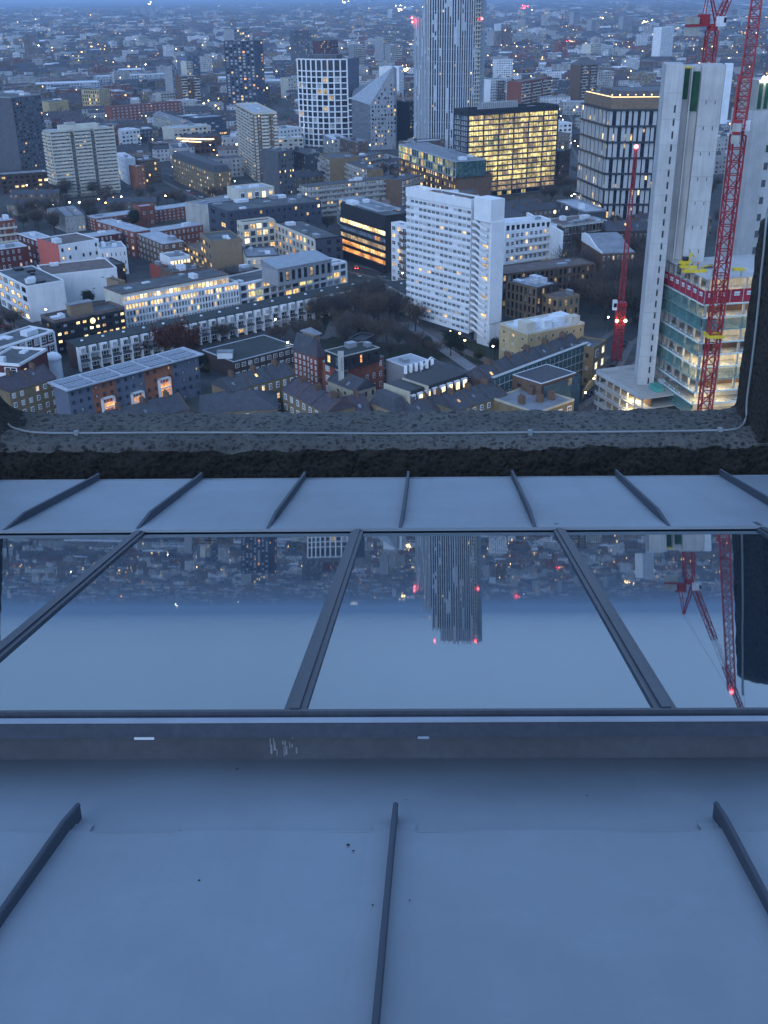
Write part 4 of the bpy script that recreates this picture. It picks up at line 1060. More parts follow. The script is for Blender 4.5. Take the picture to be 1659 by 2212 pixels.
mk('flats','short red brick wing running towards the viewer from the long red block','flats',(290,502),(208,478),None,z=13,depth=9,wall='brick_red',roof='roof_pale',par='roof_pale',parh=.4,plant=1,f=dict(RB,s=4,n=7),r=dict(RB,s=4,n=2))
mk('flats','low red brick row with a pale roof in front of the long red brick flats','flats',(325,503),(438,486),None,z=10,depth=10,wall='brick_red',roof='roof_pale',par='roof_pale',parh=.4,plant=1,f=dict(RB,s=3,n=12))
mk('flats','brown brick flats angled beside the tan building, with a narrow flat roof','flats',(352,528),(298,506),None,z=12,depth=11,wall='brick_brown',roof='roof_pale',par='roof_pale',parh=.3,plant=1,f=dict(RB,s=4,n=7),r=dict(RB,s=4,n=3))
mk('flats','pale roofed maroon flats behind the salmon walled building','flats',(168,517),(262,504),None,z=12,depth=10,wall='brick_maroon',roof='roof_pale',par='roof_pale',parh=.4,plant=1,f=dict(RB,s=4,n=10))
mk('flats','maroon brick flats at the far left behind the leafless park trees','flats',(-30,484),(34,477),None,z=14,depth=14,wall='brick_red',roof='roof_pale',plant=1,f=dict(RB,s=4,n=6,balc=(1,.9,'cream')))
mk('hall','low pale hall with a pitched roof behind the leafless park trees','hall',(140,468),(182,463),None,z=9,depth=30,wall='slab_concrete',roof='roof_grey',top='gable',rh=3,f=G(s=2,n=5,wf=.3,hf=.4,fr='white_paint'))
mk('flats','dark maroon flats with a pale roof edge at the left edge, below the park','flats',(-40,545),(58,532),None,z=13,depth=11,wall='brick_maroon',roof='roof_pale',par='roof_white',parh=.4,plant=1,f=dict(RB,s=4,n=8))
mk('flats','narrow dark maroon wing with a pale roof edge pointing at the salmon wall','flats',(112,532),(38,506),None,z=13,depth=9,wall='brick_maroon',roof='roof_pale',par='roof_white',parh=.4,plant=1,f=dict(RB,s=4,n=8))
t=mk('white_building','white rendered building with black windows and one salmon red wall','building',(126,532),(213,518),80,602,wall='white_render',roof='roof_brown',par='white_paint',parh=.5,plant=1,flush=False,
   f=G(s=4,n=6,wf=.28,hf=.42,fr='steel_dark',gl='glass_dark',mix=(('lit_warm',.2),),skip=.25),l=G(s=4,n=3,wf=.2,hf=.2,gl='glass_dark',skip=.8))
F,Wd=face_frame(t,'l'); b=MB(); b.box(-.05,Wd+.02,-.12,0,2,t.H+.72); b.build('salmon_wall','salmon',t.root,F); flush_windows(t)
mk('white_building','low white walled building with a brown flat roof and small vent slots','building',(100,597),(252,580),62,z=13,depth=22,wall='white_render',roof='roof_brown',par='white_paint',parh=.5,plant=1,
   f=G(s=3,n=7,wf=.25,hf=.08,gl='dark_grey',mix=(),skip=.6))
mk('studio_block','white block with a lit yellow front and black roof plant at the left edge','studio',(57,620),(138,607),-8,697,wall='white_render',roof='roof_felt',par='white_paint',parh=.4,plant=6,plantmat='black_clad',
   l=G(s=4,n=5,wf=.6,hf=.55,fr='steel_dark',gl='lit_warm',mix=(('lit_bright',.35),('curtain',.2),('glass_dark',.15))))
t=mk('black_office','black brick office with a round lit window and rows of glowing windows','office',(118,699),(269,668),88,768,wall='black_clad',roof='roof_felt',par='roof_brown',parh=1.2,plant=2,flush=False,
   f=G(s=4,n=11,wf=.62,hf=.42,z0=1,gl='glass_dark',fr='black_clad',mix=(('lit_bright',.38),('lit_warm',.24),('curtain',.1)),rail=0),l=G(s=4,n=3,wf=.4,hf=.4,fr='black_clad'))
b=MB(); F,Wd=face_frame(t,'f'); b.tube([(Wd*.52,-.35,t.H*.86),(Wd*.52,.2,t.H*.86)],2.3,20); b.build('round_bay','black_clad',t.root)
b=MB(); b.tube([(Wd*.52,-.42,t.H*.86),(Wd*.52,-.36,t.H*.86)],1.1,16); b.build('round_window','lit_bright',t.root)
b=MB(); b.box(Wd*.30,Wd*.62,4,t.D*.62,t.H+.12,t.H+4.2); b.build('roof_house','tan_brick',t.root)
b=MB(); b.box(Wd*.29,Wd*.63,3.8,t.D*.64,t.H+4.21,t.H+4.6); b.build('roof_house_cap','roof_grey',t.root)
flush_windows(t)
GR=G(wf=.7,hf=.62,zo=.2,gl='glass_pale',mix=(('lit_warm',.10),('curtain',.4),('glass_dark',.12)),mull=0)
mk('grid_office','long white gridded office with square windows in three rows, behind the low terrace','office',(270,657),(514,612),None,715,depth=17,wall='white_render',roof='roof_felt',par='white_paint',parh=.9,plant=6,
   f=dict(GR,s=4,n=38,grid=(.42,.55,.45,'white_paint'),rows={3:'lit_warm'}),l=dict(GR,s=4,n=4,grid=(.4,.5,.3,'white_paint')))
mk('penthouse','set back lit top floor with a thin brown roof above the white gridded office','penthouse',(262,637),(494,594),None,z=14.5,depth=15,zb=9.5,wall='cream',roof='roof_felt',par='roof_brown',parh=.5,plant=4,
   f=G(s=1,n=26,wf=.92,hf=.78,zo=.05,fr='white_paint',mix=(('lit_warm',.6),('lit_bright',.2)),gl='lit_dim'))
mk('brick_house','brick stair block with a white box on its roof, beside the white gridded office','building',(255,612),(270,609),229,z=15.5,depth=9,wall='tan_brick',roof='roof_felt',plant=1,plantmat='white_paint',f=G(s=3,n=2,wf=.3,hf=.3,fr='white_paint'),l=G(s=3,n=3,wf=.3,hf=.3,fr='white_paint',mix=(('lit_bright',.3),)))
mk('white_office','white framed glass office stepping on to the right of the gridded office','office',(516,616),(746,566),None,664,depth=15,wall='white_render',roof='roof_felt',par='white_paint',parh=.6,plant=6,plantmat='roof_white',
   f=G(s=3,n=15,wf=.86,hf=.7,zo=.15,gl='glass_blue',mix=(('lit_warm',.22),('lit_green',.1),('curtain',.2)),grid=(.55,.8,.9,'white_paint')))
mk('penthouse','grey metal mono-pitch attic with a few lit windows above the white framed office','penthouse',(600,583),(716,561),None,z=17,depth=12,zb=10,wall='grey_render',roof='metal_grey',top='mono',rh=2.5,f=G(s=1,n=9,wf=.5,hf=.6,fr='steel_dark',mix=(('lit_bright',.3),('lit_dim',.2))))
mk('cream_block','cream rendered flats with satellite dishes in front of the cream hotel wings','flats',(532,557),(603,553),None,z=12,depth=20,wall='cream',roof='roof_grey',par='dark_grey',plant=4,f=G(s=3,n=6,wf=.5,hf=.5,fr='white_paint',mix=(('lit_warm',.4),)))
# tan building with a slanted glazed side
mk('tan_building','tan brick building with a blank stepped end wall beside the navy hotel','building',(455,524),(522,518),392,z=17,depth=22,wall='tan_brick',roof='roof_felt',plant=2,f=G(s=1,n=1,wf=.01,hf=.01,skip=1),l=G(s=4,n=4,wf=.5,hf=.4,gl='glass_blue',mix=(('lit_warm',.3),('glass_pale',.3))))
mk('tan_building','lower tan brick wing with lit ground floor bays','building',(440,548),(398,530),None,z=9,depth=12,wall='tan_brick',roof='roof_brown',plant=1,f=G(s=3,n=7,wf=.55,hf=.45,mix=(('lit_warm',.5),)))
mk('lit_pavilion','small grey roofed building with one wide glowing orange window band','building',(368,560),(410,554),333,z=13,depth=12,wall='white_render',roof='roof_grey',plant=2,f=G(s=3,n=1,wf=.98,hf=.5,gl='curtain',mix=(),rows={2:'lit_bright',1:'curtain'},mull=5))
mk('pink_building','pink walled building with a black roof below the glowing orange window','building',(352,580),(366,577),317,z=10,depth=10,wall='panel_red',roof='roof_felt',plant=1,f=G(s=3,n=2,fr='white_paint'))
mk('brick_flats','dark brick building with warm lit small windows right of the low white building','building',(216,580),(270,572),None,z=11,depth=16,wall='brick_dark',roof='roof_felt',plant=3,f=G(s=3,n=8,wf=.4,hf=.4,fr='brick_dark',mix=(('lit_warm',.3),)))
mk('white_building','small white box building behind the dark brick one with warm windows','building',(216,542),(273,537),None,z=12,depth=16,wall='white_render',roof='roof_pale',plant=3,f=G(s=3,n=6,wf=.2,hf=.4,gl='glass_dark'))
mk('brick_flats','brick flats with white bay windows in the middle of the left blocks','building',(372,592),(440,582),None,z=11,depth=14,wall='brick_brown',roof='roof_felt',plant=4,f=G(s=3,n=8,wf=.5,hf=.5,fr='white_paint',mix=(('lit_warm',.2),('curtain',.4))))
mk('brick_flats','low dark brick workshop under the blank tan wall','building',(470,600),(560,583),None,z=8,depth=12,wall='brick_brown',roof='roof_felt',plant=3,f=G(s=2,n=9,wf=.4,hf=.4,fr='white_paint'))
# ------------------------------------------------------------------ nearer blocks
M('slab_pale',(.52,.49,.42),.8,.2,.2)
# long low terrace with white frames
TB=G(wf=.82,hf=.6,zo=.2,gl='glass_pale',fr='white_paint',mix=(('curtain',.3),('glass_dark',.3),('lit_warm',.02)),mull=3,rail=0,fw=.12)
def terrace(N_,A,Bx,yb,z,depth,nb,label,low=False):
    t=place(N_,A,Bx,yb,z,depth); t.label=label; t.root=empty('terrace',t.o,t.rz,label,'terrace'); W_,D,H=t.W,t.D,t.H
    b=MB(); b.box(0,W_,1.2,D,0,H); b.build('wall','brick_dark',t.root)
    b=MB(); b.box(-.3,W_+.3,-.2,D+.2,H+.01,H+.35); rf=b.build('roof','roof_green',t.root)
    for i in range(nb//2):
        x=W_*(i+.5)/(nb//2); b=MB(); b.ball((x,D*.55,H+.45),.62,sz=.7); b.build('skylight_dome','roof_white',rf)
    cw=W_/nb; fh=H/3
    b=MB()
    for i in range(nb+1): b.box(i*cw-.22,i*cw+.22,-.6,1.2,0,H)
    for j in (1,2): b.box(0,W_,-.4,1.2,fh*j-.22,fh*j+.1)
    b.build('frame','white_paint',t.root)
    rnd=random.Random(t.seed); F,_=face_frame(t,'f')
    for i in range(nb):
        b=MB(); b.box(i*cw+.3,i*cw+cw*.62,-1.05,1.19,H-fh*.88,H-.02); b.build('bay','white_paint',t.root)
        for (j,x0,w,y,h,zo) in ((2,.42,cw*.62-.55,-1.06,fh*.66,.2),(2,cw*.66,cw*.28,1.2,fh*.6,.3),(1,.4,cw*.85,1.2,fh*.6,.3),(0,.4,cw*.85,1.2,fh*.6,.25)):
            g='lit_warm' if rnd.random()<.03 else ('curtain' if rnd.random()<.4 else 'glass_dark')
            t.win.append((Matrix.Translation((i*cw+x0,y,fh*j+fh*zo))@Matrix.Diagonal((w,1,h,1)),winmesh('white_paint',g,2,0),w*h))
        b=MB(); b.box(i*cw+.25,i*cw+cw-.25,-.5,-.38,fh+.1,fh+.95); b.build('balcony_panel','dark_grey',t.root)
    flush_windows(t,120 if False else 100); return t
terrace((168,750),(828,611),139,803,None,9.5,34,'long three storey terrace with white framed bays and round skylights on a dark roof')
terrace((905,652),(831,611),None,None,8.5,9.5,6,'short return of the white framed terrace turning towards the slab tower')
mk('low_building','low flat roofed building with a white roof box among the leafless garden trees','building',(505,783),(640,748),437,None,z=6,wall='brick_dark',roof='roof_green',par='aluminium',parh=.3,plant=0,f=G(s=2,n=10,wf=.6,hf=.5,fr='white_paint',mix=(('curtain',.3),)))
q=at(487,773,6); b=MB(); b.box(q.x-2.6,q.x+2.6,q.y-1.6,q.y+1.6,6.15,8.3); b.box(q.x-2.8,q.x+2.8,q.y-1.8,q.y+1.8,8.3,8.5,1); o=b.build('roof_box',['white_paint','roof_grey']); tag(o,'white box shaped rooflight on the low flat roof among the garden trees','rooflight')
# solar roofed building
t=mk('solar_building','grey and orange banded flats with a long roof of solar panels','flats',(146,843),(428,767),114,936,wall='slate_blue',roof='roof_pale',par=None,plant=0,flush=False)
W_,D,H=t.W,t.D,t.H; F,_=face_frame(t,'f')
b=MB(); b.box(-1.2,W_+1.2,-1.6,D+1.2,H+.13,H+.55); rf=b.build('roof_deck','roof_pale',t.root)
b=MB(); b.box(-1.15,W_+1.15,-1.55,D+1.15,H+.0,H+.125); b.build('soffit','black_clad',t.root)
for i in range(5):
    for j in range(2):
        x0=W_*i/5+.2; x1=W_*(i+1)/5-1.2; y0=-1.0+(D+1.4)*j/2+.4; y1=-1.0+(D+1.4)*(j+1)/2-.5
        b=MB(); b.box(x0,x1,y0,y1,H+.6,H+.72)
        n=max(3,int((x1-x0)/1.1))
        for k in range(1,n): xx=x0+(x1-x0)*k/n; b.box(xx-.04,xx+.04,y0,y1,H+.721,H+.75,1)
        b.box(x0,x1,(y0+y1)/2-.04,(y0+y1)/2+.04,H+.722,H+.752,1)
        b.build('solar_array',['solar','aluminium'],rf)
bands=((.0,.17,0),(.17,.34,1),(.34,.35,0),(.35,.56,0),(.56,.78,1),(.78,1,0))
for (a_,c_,k) in bands:
    if k: b=MB(); b.box(W_*a_,W_*c_,-.12,0,0,H-.02); b.build('brick_band','brick_orange',t.root)
b=MB(); b.box(W_*.365,W_*.56,-.05,0,0,H-.02); b.build('grey_band','slate_blue',t.root)
facade(t,'f',G(s=5,n=18,wf=.32,hf=.42,fr='steel_dark',gl='glass_blue',mix=(('curtain',.3),('lit_dim',.06)),skip=.12,rail=0),0,None,0,H)
t.win=[(m_@Matrix.Translation((0,-.14,0)),a_,c_) for m_,a_,c_ in t.win]
for k,(fx,zt) in enumerate(((.265,.62),(.485,.55),(.70,.70))):
    x0=W_*fx-2.2; x1=W_*fx+2.2; b=MB()
    for xx in (x0,x1-.3): b.box(xx,xx+.3,-1.4,-.13,H*.08,H*zt)
    b.box(x0,x1,-1.4,-.13,H*zt-.3,H*zt); b.box(x0,x1,-1.4,-1.3,H*zt-3.2,H*zt-2.9)
    b.build('stair_bay_frame','white_paint',t.root)
    b=MB(); b.box(x0+.35,x1-.35,-.8,-.7,H*zt-3.6-k*.3,H*zt-1.6); b.box(x0+.35,x1-.35,-.8,-.7,H*.1,H*zt-4.4); b.build('stair_bay_glow',['lit_orange','lit_bright'][:1],t.root)
    b=MB()
    for q in range(1,4): xx=x0+(x1-x0)*q/4; b.box(xx-.05,xx+.05,-1.42,-1.34,H*.08,H*zt-.3)
    for q in range(5): zz=H*.1+H*(zt-.1)*q/5; b.box(x0,x1,-1.42,-1.34,zz,zz+.1)
    b.build('stair_bay_glazing_bars','white_paint',t.root)
flush_windows(t)
HW=G(wf=.42,hf=.55,zo=.22,fr='white_paint',fw=.13,mix=(('lit_warm',.07),('curtain',.3)),skip=.05)
mk('brick_house','yellow brick terrace with white sash windows at the bottom left corner','house',(20,847),(120,817),None,None,z=12,depth=11,wall='brick_yellow',roof='slate_purple',top='gable',rh=3.5,chim=2,f=dict(HW,s=4,n=6))
mk('maroon_flats','maroon block with curved white roof edges and a white balcony, left edge','flats',(42,792),(101,758),-6,None,z=13,depth=13,wall='brick_maroon',roof='roof_felt',par='white_paint',parh=.9,plant=2,f=G(s=4,n=3,wf=.3,hf=.3,fr='brick_maroon',skip=.7),l=G(s=4,n=2,wf=.7,hf=.6,fr='white_paint',balc=(1.2,1.1,'white_paint')))
mk('white_flats','white and maroon panelled flats behind the curved maroon block, left edge','flats',(-10,757),(115,716),None,None,z=12,depth=12,wall='brick_maroon',roof='roof_felt',par='white_paint',parh=.6,plant=3,
   f=G(s=3,n=8,wf=.66,hf=.62,fr='white_paint',mix=(('curtain',.5),),grid=(.5,.4,.4,'white_paint'),pe=2))
q=at(114,768,8); b=MB(); b.tube([(q.x,q.y,0),(q.x,q.y,7.2)],2.6,14); b.ball((q.x,q.y,7.2),2.9,n=16,m=8,sz=.7); o=b.build('white_dome','poly_white'); tag(o,'pale white dome standing between the maroon block and the low terrace','dome')
mk('brick_house','slate roofed brick terrace behind the parapet, right in front of the solar roof','house',(252,924),(407,883),None,None,z=10,depth=11,wall='brick_brown',roof='slate',top='gable',rh=3.5,chim=3,f=dict(HW,s=3,n=9),group=None)
mk('brick_house','yellow brick terrace with white windows and a slate roof, right of the solar roof','house',(496,846),(637,808),470,None,z=11,depth=10,wall='brick_yellow',roof='slate',top='gable',rh=3,chim=3,f=dict(HW,s=3,n=9),l=dict(HW,s=3,n=2,skip=.6))
mk('slate_roof_house','wide blue slate hipped roof cut off by the parapet, left of centre','house',(430,893),(600,884),None,None,z=7,depth=16,wall='brick_yellow',roof='slate',top='hip',rh=4,chim=0,f=dict(HW,s=2,n=9))
mk('brick_house','brick terrace with purple slate roof and white windows just below the red school','house',(608,842),(708,887),None,None,z=10,depth=10,wall='brick_yellow',roof='slate_purple',top='hip',rh=3,chim=1,f=dict(HW,s=3,n=6)) if False else None
mk('brick_house','brick terrace with a purple slate roof and white sash windows below the red brick school','house',(705,893),(610,842),None,None,z=10,depth=10,wall='brick_yellow',roof='slate_purple',top='gable',rh=3,chim=3,f=dict(HW,s=3,n=7))
mk('brick_house','small slate gabled house at the parapet, right of the purple slate terrace','house',(730,899),(800,888),None,None,z=8,depth=10,wall='brick_yellow',roof='slate_purple',top='gable',rh=4,chim=2,f=dict(HW,s=2,n=4))
# red school building with towers
t=mk('red_school','tall red brick Victorian school with white windows and a steep slate roof','school',(664,790),(632,775),700,846,wall='brick_red',roof='slate',top='gable',rh=6,chim=0,
   f=G(s=5,n=3,wf=.5,hf=.62,fr='white_paint',fw=.16,mix=(('curtain',.3),('lit_warm',.1))),r=G(s=4,n=3,wf=.4,hf=.55,fr='white_paint',fw=.16,mix=(('curtain',.3),),skip=.2)) if False else None
t=place((690,775),(634,757),708,847)
t.root=empty('school',t.o,t.rz,'tall red brick Victorian school with white windows and steep slate roof','school'); W_,D,H=t.W,t.D,t.H
b=MB(); b.box(0,W_*.66,0,D,0,H); b.box(W_*.66,W_,-.8,D*.8,0,H+.5); b.build('wall','brick_red',t.root)
b=MB(); b.box(-.15,W_*.66,-.15,0,H*.42,H*.45); b.box(W_*.66,W_+.15,-.95,-.8,H*.42,H*.45); b.box(W_,W_+.15,-.8,D*.8,H*.42,H*.45); b.build('string_course','tan_brick',t.root)
b=MB(); b.face([(-.3,-.3,H),(W_*.66,-.3,H),(W_*.66,D*.55,H+6),(-.3,D*.55,H+6)]); b.face([(-.3,D*.55,H+6),(W_*.66,D*.55,H+6),(W_*.66,D,H),(-.3,D,H)]); b.face([(W_*.66,-.3,H),(W_*.66,D,H),(W_*.66,D*.55,H+6)],0); b.face([(-.3,D,H),(-.3,-.3,H),(-.3,D*.55,H+6)],0); b.build('roof','slate',t.root)
b=MB(); x0,x1,y0,y1=W_*.66-.3,W_+.3,-1.1,D*.8; zc=H+.5; ap=((x0+x1)/2,(y0+y1)/2,zc+6.5)
for p,q in (((x0,y0),(x1,y0)),((x1,y0),(x1,y1)),((x1,y1),(x0,y1)),((x0,y1),(x0,y0))): b.face([(*p,zc),(*q,zc),ap])
b.build('turret_roof','slate_purple',t.root)
b=MB(); b.box(W_*.18,W_*.62,D*.62,D*1.3,0,H+6.5); b.box(W_*.1,W_*.7,D*.58,D*1.36,H+6.5,H+6.8,1); b.build('tower',['tan_brick','roof_grey'],t.root)
b=MB(); x0,x1,y0,y1=W_*.1,W_*.7,D*.58,D*1.36; zc=H+6.81; ap=((x0+x1)/2,(y0+y1)/2,zc+1.6)
for p,q in (((x0,y0),(x1,y0)),((x1,y0),(x1,y1)),((x1,y1),(x0,y1)),((x0,y1),(x0,y0))): b.face([(*p,zc),(*q,zc),ap])
b.build('tower_roof','roof_grey',t.root)
HS=G(wf=.42,hf=.6,fr='white_paint',fw=.17,mix=(('curtain',.5),('lit_dim',.05)),mull=1)
facade(t,'f',dict(HS,s=5,n=4),0,W_*.66,1,H-.3); w0=len(t.win)
facade(t,'f',dict(HS,s=5,n=2,wf=.36),W_*.68,W_,1,H-.3)
t.win=t.win[:w0]+[(Matrix.Translation((0,-.8,0))@m_,a_,c_) for m_,a_,c_ in t.win[w0:]]
flush_windows(t)
mk('mansard_house','wide house with a black two storey mansard roof and one orange lit window','house',(740,796),(829,771),706,None,z=14,depth=10,wall='brick_red',roof='black_clad',par='roof_grey',parh=.3,plant=2,f=G(s=4,n=6,wf=.36,hf=.5,fr='white_paint',mix=(('curtain',.2),),skip=.3),l=G(s=4,n=2,wf=.4,hf=.6,fr='white_paint',mix=(('curtain',.6),)))
t=mk('mansard_storey','black slate attic storey with white dormers on the house beside the red school','attic',(738,772),(820,752),704,None,z=18.5,depth=9,zb=14,wall='black_clad',roof='roof_green',par='slab_concrete',parh=.25,plant=2,f=G(s=1,n=5,wf=.3,hf=.65,fr='steel_dark',gl='glass_dark',mix=(('lit_orange',.3),)),l=G(s=1,n=2,wf=.4,hf=.6,fr='dark_grey',gl='glass_pale'))
mk('stair_tower','small black clad roof room with two white windows above the garden trees','building',(752,735),(784,740),735,None,z=18,depth=8,wall='black_clad',roof='roof_green',plant=0,f=G(s=3,n=1,wf=.01,hf=.01,skip=1),l=G(s=4,n=2,wf=.5,hf=.5,fr='white_paint',gl='curtain'))
b_=at(737,800,14); b=MB(); b.box(b_.x-.9,b_.x+.9,b_.y-.9,b_.y+.9,8,20); o=b.build('chimney_stack','slab_concrete'); tag(o,'tall plain grey chimney stack in front of the black mansard attic','chimney')
mk('stone_gable_house','pale stone gabled building with small windows behind the purple slate terraces','house',(768,846),(708,822),812,None,z=10,wall='cream_stone',roof='slate',top='gable',rh=3,chim=0,f=G(s=3,n=4,wf=.35,hf=.4,fr='cream_stone',mix=(('curtain',.2),)),r=G(s=3,n=3,wf=.35,hf=.5,fr='tan_brick'))
mk('backland_workshop','jumble of low slate and felt roofed workshops beside the stone gabled building','workshop',(760,826),(850,796),None,None,z=8,depth=14,wall='brick_brown',roof='roof_felt',plant=8,skyl=2,f=G(s=2,n=6,wf=.4,hf=.4,fr='white_paint'))
mk('roof_extension','pale grey flat roofed glass rooms on top of the workshops, centre','building',(872,792),(925,778),842,None,z=12,depth=9,wall='grey_render',roof='roof_pale',par='roof_white',parh=.25,plant=1,f=G(s=3,n=6,wf=.6,hf=.35,zo=.5,fr='white_paint',gl='glass_dark'))
b=MB()
for i in range(6):
    q=at(876+i*11.5,800-i*3.0,12); b.box(q.x-.5,q.x+.5,q.y-.7,q.y+.7,11,13.3)
b2=at(872,806,11); 
tag(b.build('roof_fans','white_paint'),'row of white framed ventilation ducts standing on the flat roof behind the mansard','ventilation ducts')
# mansard with six lit dormers
t=mk('mansard_terrace','black mansard roofed terrace with a row of bright lit dormer windows','terrace',(886,882),(1018,838),790,None,z=9,depth=14,wall='cream_stone',roof='black_clad',top='mansard',rh=4.5,flush=False,f=G(s=3,n=10,wf=.35,hf=.5,fr='cream_stone',mix=(('lit_warm',.25),('lit_bright',.1))),l=G(s=3,n=4,wf=.35,hf=.5,fr='cream_stone',mix=(('lit_warm',.3),)))
W_,D,H=t.W,t.D,t.H
for i in range(8):
    x=W_*(.03+i*.12); b=MB(); b.box(x,x+1.9,.35,2.6,H+.5,H+3.4); b.box(x-.08,x+1.98,.3,2.7,H+3.4,H+3.55); d=b.build('dormer','white_paint',t.root)
    lit=i in(1,2,4,5,6,7); b=MB(); b.box(x+.25,x+1.65,.3,.34,H+.8,H+3.1); b.build('dormer_window','lit_bright' if lit and i!=3 else ('lit_warm' if i==3 else 'glass_pale'),d)
b=MB(); b.box(-.3,-.05,-.2,D*.8,H-.1,H+5.2); b.box(W_*.28,W_*.28+.3,-.1,D*.8,H,H+5.1); b.build('party_wall','cream_stone',t.root)
flush_windows(t)
t=mk('mansard_terrace','black slate mansard house with two wide dormers left of the row of lit dormers','terrace',(853,893),(884,884),788,None,z=9,depth=12,wall='tan_brick',roof='slate',top='mansard',rh=4,f=G(s=3,n=3,wf=.4,hf=.5,fr='cream_stone',mix=(('lit_warm',.5),)),l=G(s=3,n=4,wf=.35,hf=.5,fr='cream_stone',mix=(('lit_bright',.35),)))
# white gabled house
t=place((1002,830),(950,812),1043,None,z=10); t.root=empty('gabled_house',t.o,t.rz,'white stepped gable house with arched openings and a dark slate roof','house'); W_,D,H=t.W,t.D,t.H
Dn=D
b=MB(); b.box(0,W_,0,D,0,H); b.build('wall','white_render',t.root)
b=MB(); gw=D; pts=[(W_,0,H),(W_,D,H),(W_,D*.66,H+2.6),(W_,D*.62,H+3.5),(W_,D*.38,H+3.5),(W_,D*.34,H+2.6)]
b.face(pts); b.face([(p[0]-.5,p[1],p[2]) for p in pts[::-1]])
for k in range(6): p,q=pts[k],pts[(k+1)%6]; b.face([p,(p[0]-.5,p[1],p[2]),(q[0]-.5,q[1],q[2]),q])
b.build('gable','white_paint',t.root)
b=MB(); b.face([(-9,-.3,H),(W_-.5,-.3,H),(W_-.5,D/2,H+3),(-9,D/2,H+3)]); b.face([(-9,D/2,H+3),(W_-.5,D/2,H+3),(W_-.5,D+.3,H),(-9,D+.3,H)]); b.build('roof','slate',t.root)
b=MB(); b.box(-9,-8.5,-.3,D+.3,H-2,H+.3); b.bar((-8.7,-.3,H+.2),(-8.7,D/2,H+3.2),.5,.5); b.bar((-8.7,D/2,H+3.2),(-8.7,D+.3,H+.2),.5,.5); b.build('end_coping','white_paint',t.root)
b=MB(); b.box(-9,-.02,0,D,0,H-.02); b.build('rear_wing','brick_dark',t.root)
facade(t,'r',G(s=2,n=4,wf=.5,hf=.5,gl='glass_dark',mull=0)); facade(t,'f',G(s=3,n=2,wf=.5,hf=.5,fr='white_paint',mix=(('lit_bright',.5),))); flush_windows(t)
mk('brick_house','brick terrace with four sash windows and slate roof at the parapet, right of centre','house',(985,887),(1094,852),None,None,z=9.5,depth=12,wall='brick_yellow',roof='slate',top='gable',rh=3,chim=3,f=dict(HW,s=3,n=7))
mk('brick_house','lower slate roofed brick houses below the lit dormer windows','house',(890,901),(985,876),None,None,z=8,depth=10,wall='brick_brown',roof='slate',top='gable',rh=3,chim=3,f=dict(HW,s=2,n=7))
# right: netted scaffold terrace
t=mk('netted_terrace','slate roofed terrace wrapped in green scaffold netting','terrace',(1060,828),(1262,752),None,None,z=12,depth=11,wall='brick_dark',roof='slate',top='gable',rh=4,chim=5,flush=False,f=dict(HW,s=3,n=16,mix=(('curtain',.2),('lit_dim',.1))))
W_,D,H=t.W,t.D,t.H; b=MB()
for j in range(5):
    z=H*j/4.2; b.box(-.5,W_+.5,-1.6,-1.5,z,z+H/4.2-.35)
b.build('netting','net_sheer',t.root)
b=MB()
for i in range(22): x=W_*i/21; b.box(x-.05,x+.05,-1.65,-1.61,0,H+1.4)
for j in range(6): z=H*j/4.2; b.box(-.5,W_+.5,-1.68,-.4,z-.2,z-.05)
b.build('scaffold','scaffold',t.root); flush_windows(t)
mk('brick_house','tall narrow yellow brick house with two bright lit windows, beside the netted terrace','house',(1283,755),(1310,738),1262,None,z=13,depth=9,wall='brick_yellow',roof='roof_felt',par='brick_yellow',plant=1,f=G(s=3,n=2,wf=.4,hf=.6,fr='white_paint',mix=(('lit_bright',.8),)),l=G(s=3,n=2,wf=.3,hf=.4,fr='brick_yellow',skip=.4))
t=mk('white_roofed_building','yellow stucco building with white plastic sheeted rooftop rooms','building',(1140,724),(1262,700),1102,None,z=13,depth=16,wall='stone_gold',roof='roof_white',par='cream',plant=0,f=G(s=4,n=8,wf=.3,hf=.4,fr='cream'),l=G(s=4,n=3,wf=.3,hf=.3,fr='cream'))
rnd=random.Random(8)
for i in range(9):
    x=t.W*(.04+.1*i); b=MB(); w=rnd.uniform(3,6); h=rnd.uniform(1.4,3.6); y=rnd.uniform(1,t.D-7); b.box(x,min(x+w,t.W-.3),y,y+rnd.uniform(3,6),t.H+.13+.002*i,t.H+h)
    b.build('roof_room','poly_white' if i%4 else 'cream',t.root)
t=mk('netted_house','building wrapped in blue netting with flat slate roof, lower right','building',(1170,830),(1244,806),1117,None,z=13,depth=12,wall='brick_brown',roof='slate',par='roof_white',parh=.2,plant=0,f=G(s=3,n=3,wf=.3,hf=.5,gl='lit_green',skip=.4),l=G(s=3,n=2,wf=.3,hf=.3,fr='brick_brown',skip=.5))
b=MB(); b.box(-.6,t.W+.6,-1.5,-1.4,0,t.H*.97); b.box(t.W+.5,t.W+.6,-1.4,t.D,0,t.H*.97); b.build('netting','net_sheer_blue',t.root)
t=mk('roof_deck_house','low flat roofed house with a pale zigzag parapet and brick chimneys at the parapet','house',(1160,895),(1240,866),1050,None,z=9,depth=18,wall='brick_yellow',roof='roof_grey',par='cream_stone',parh=.6,plant=0,f=dict(HW,s=2,n=4,skip=.6))
for (fx,fy) in ((.2,.5),(.5,.35),(.7,.7),(.75,.3)):
    b=MB(); x,y=t.W*fx,t.D*fy; b.box(x-.6,x+.6,y-1,y+1,t.H+.13,t.H+2.6)
    for k in range(3): b.tube([(x,y-.6+k*.6,t.H+2.6),(x,y-.6+k*.6,t.H+3.1)],.16,6)
    b.build('chimney','brick_brown',t.root)
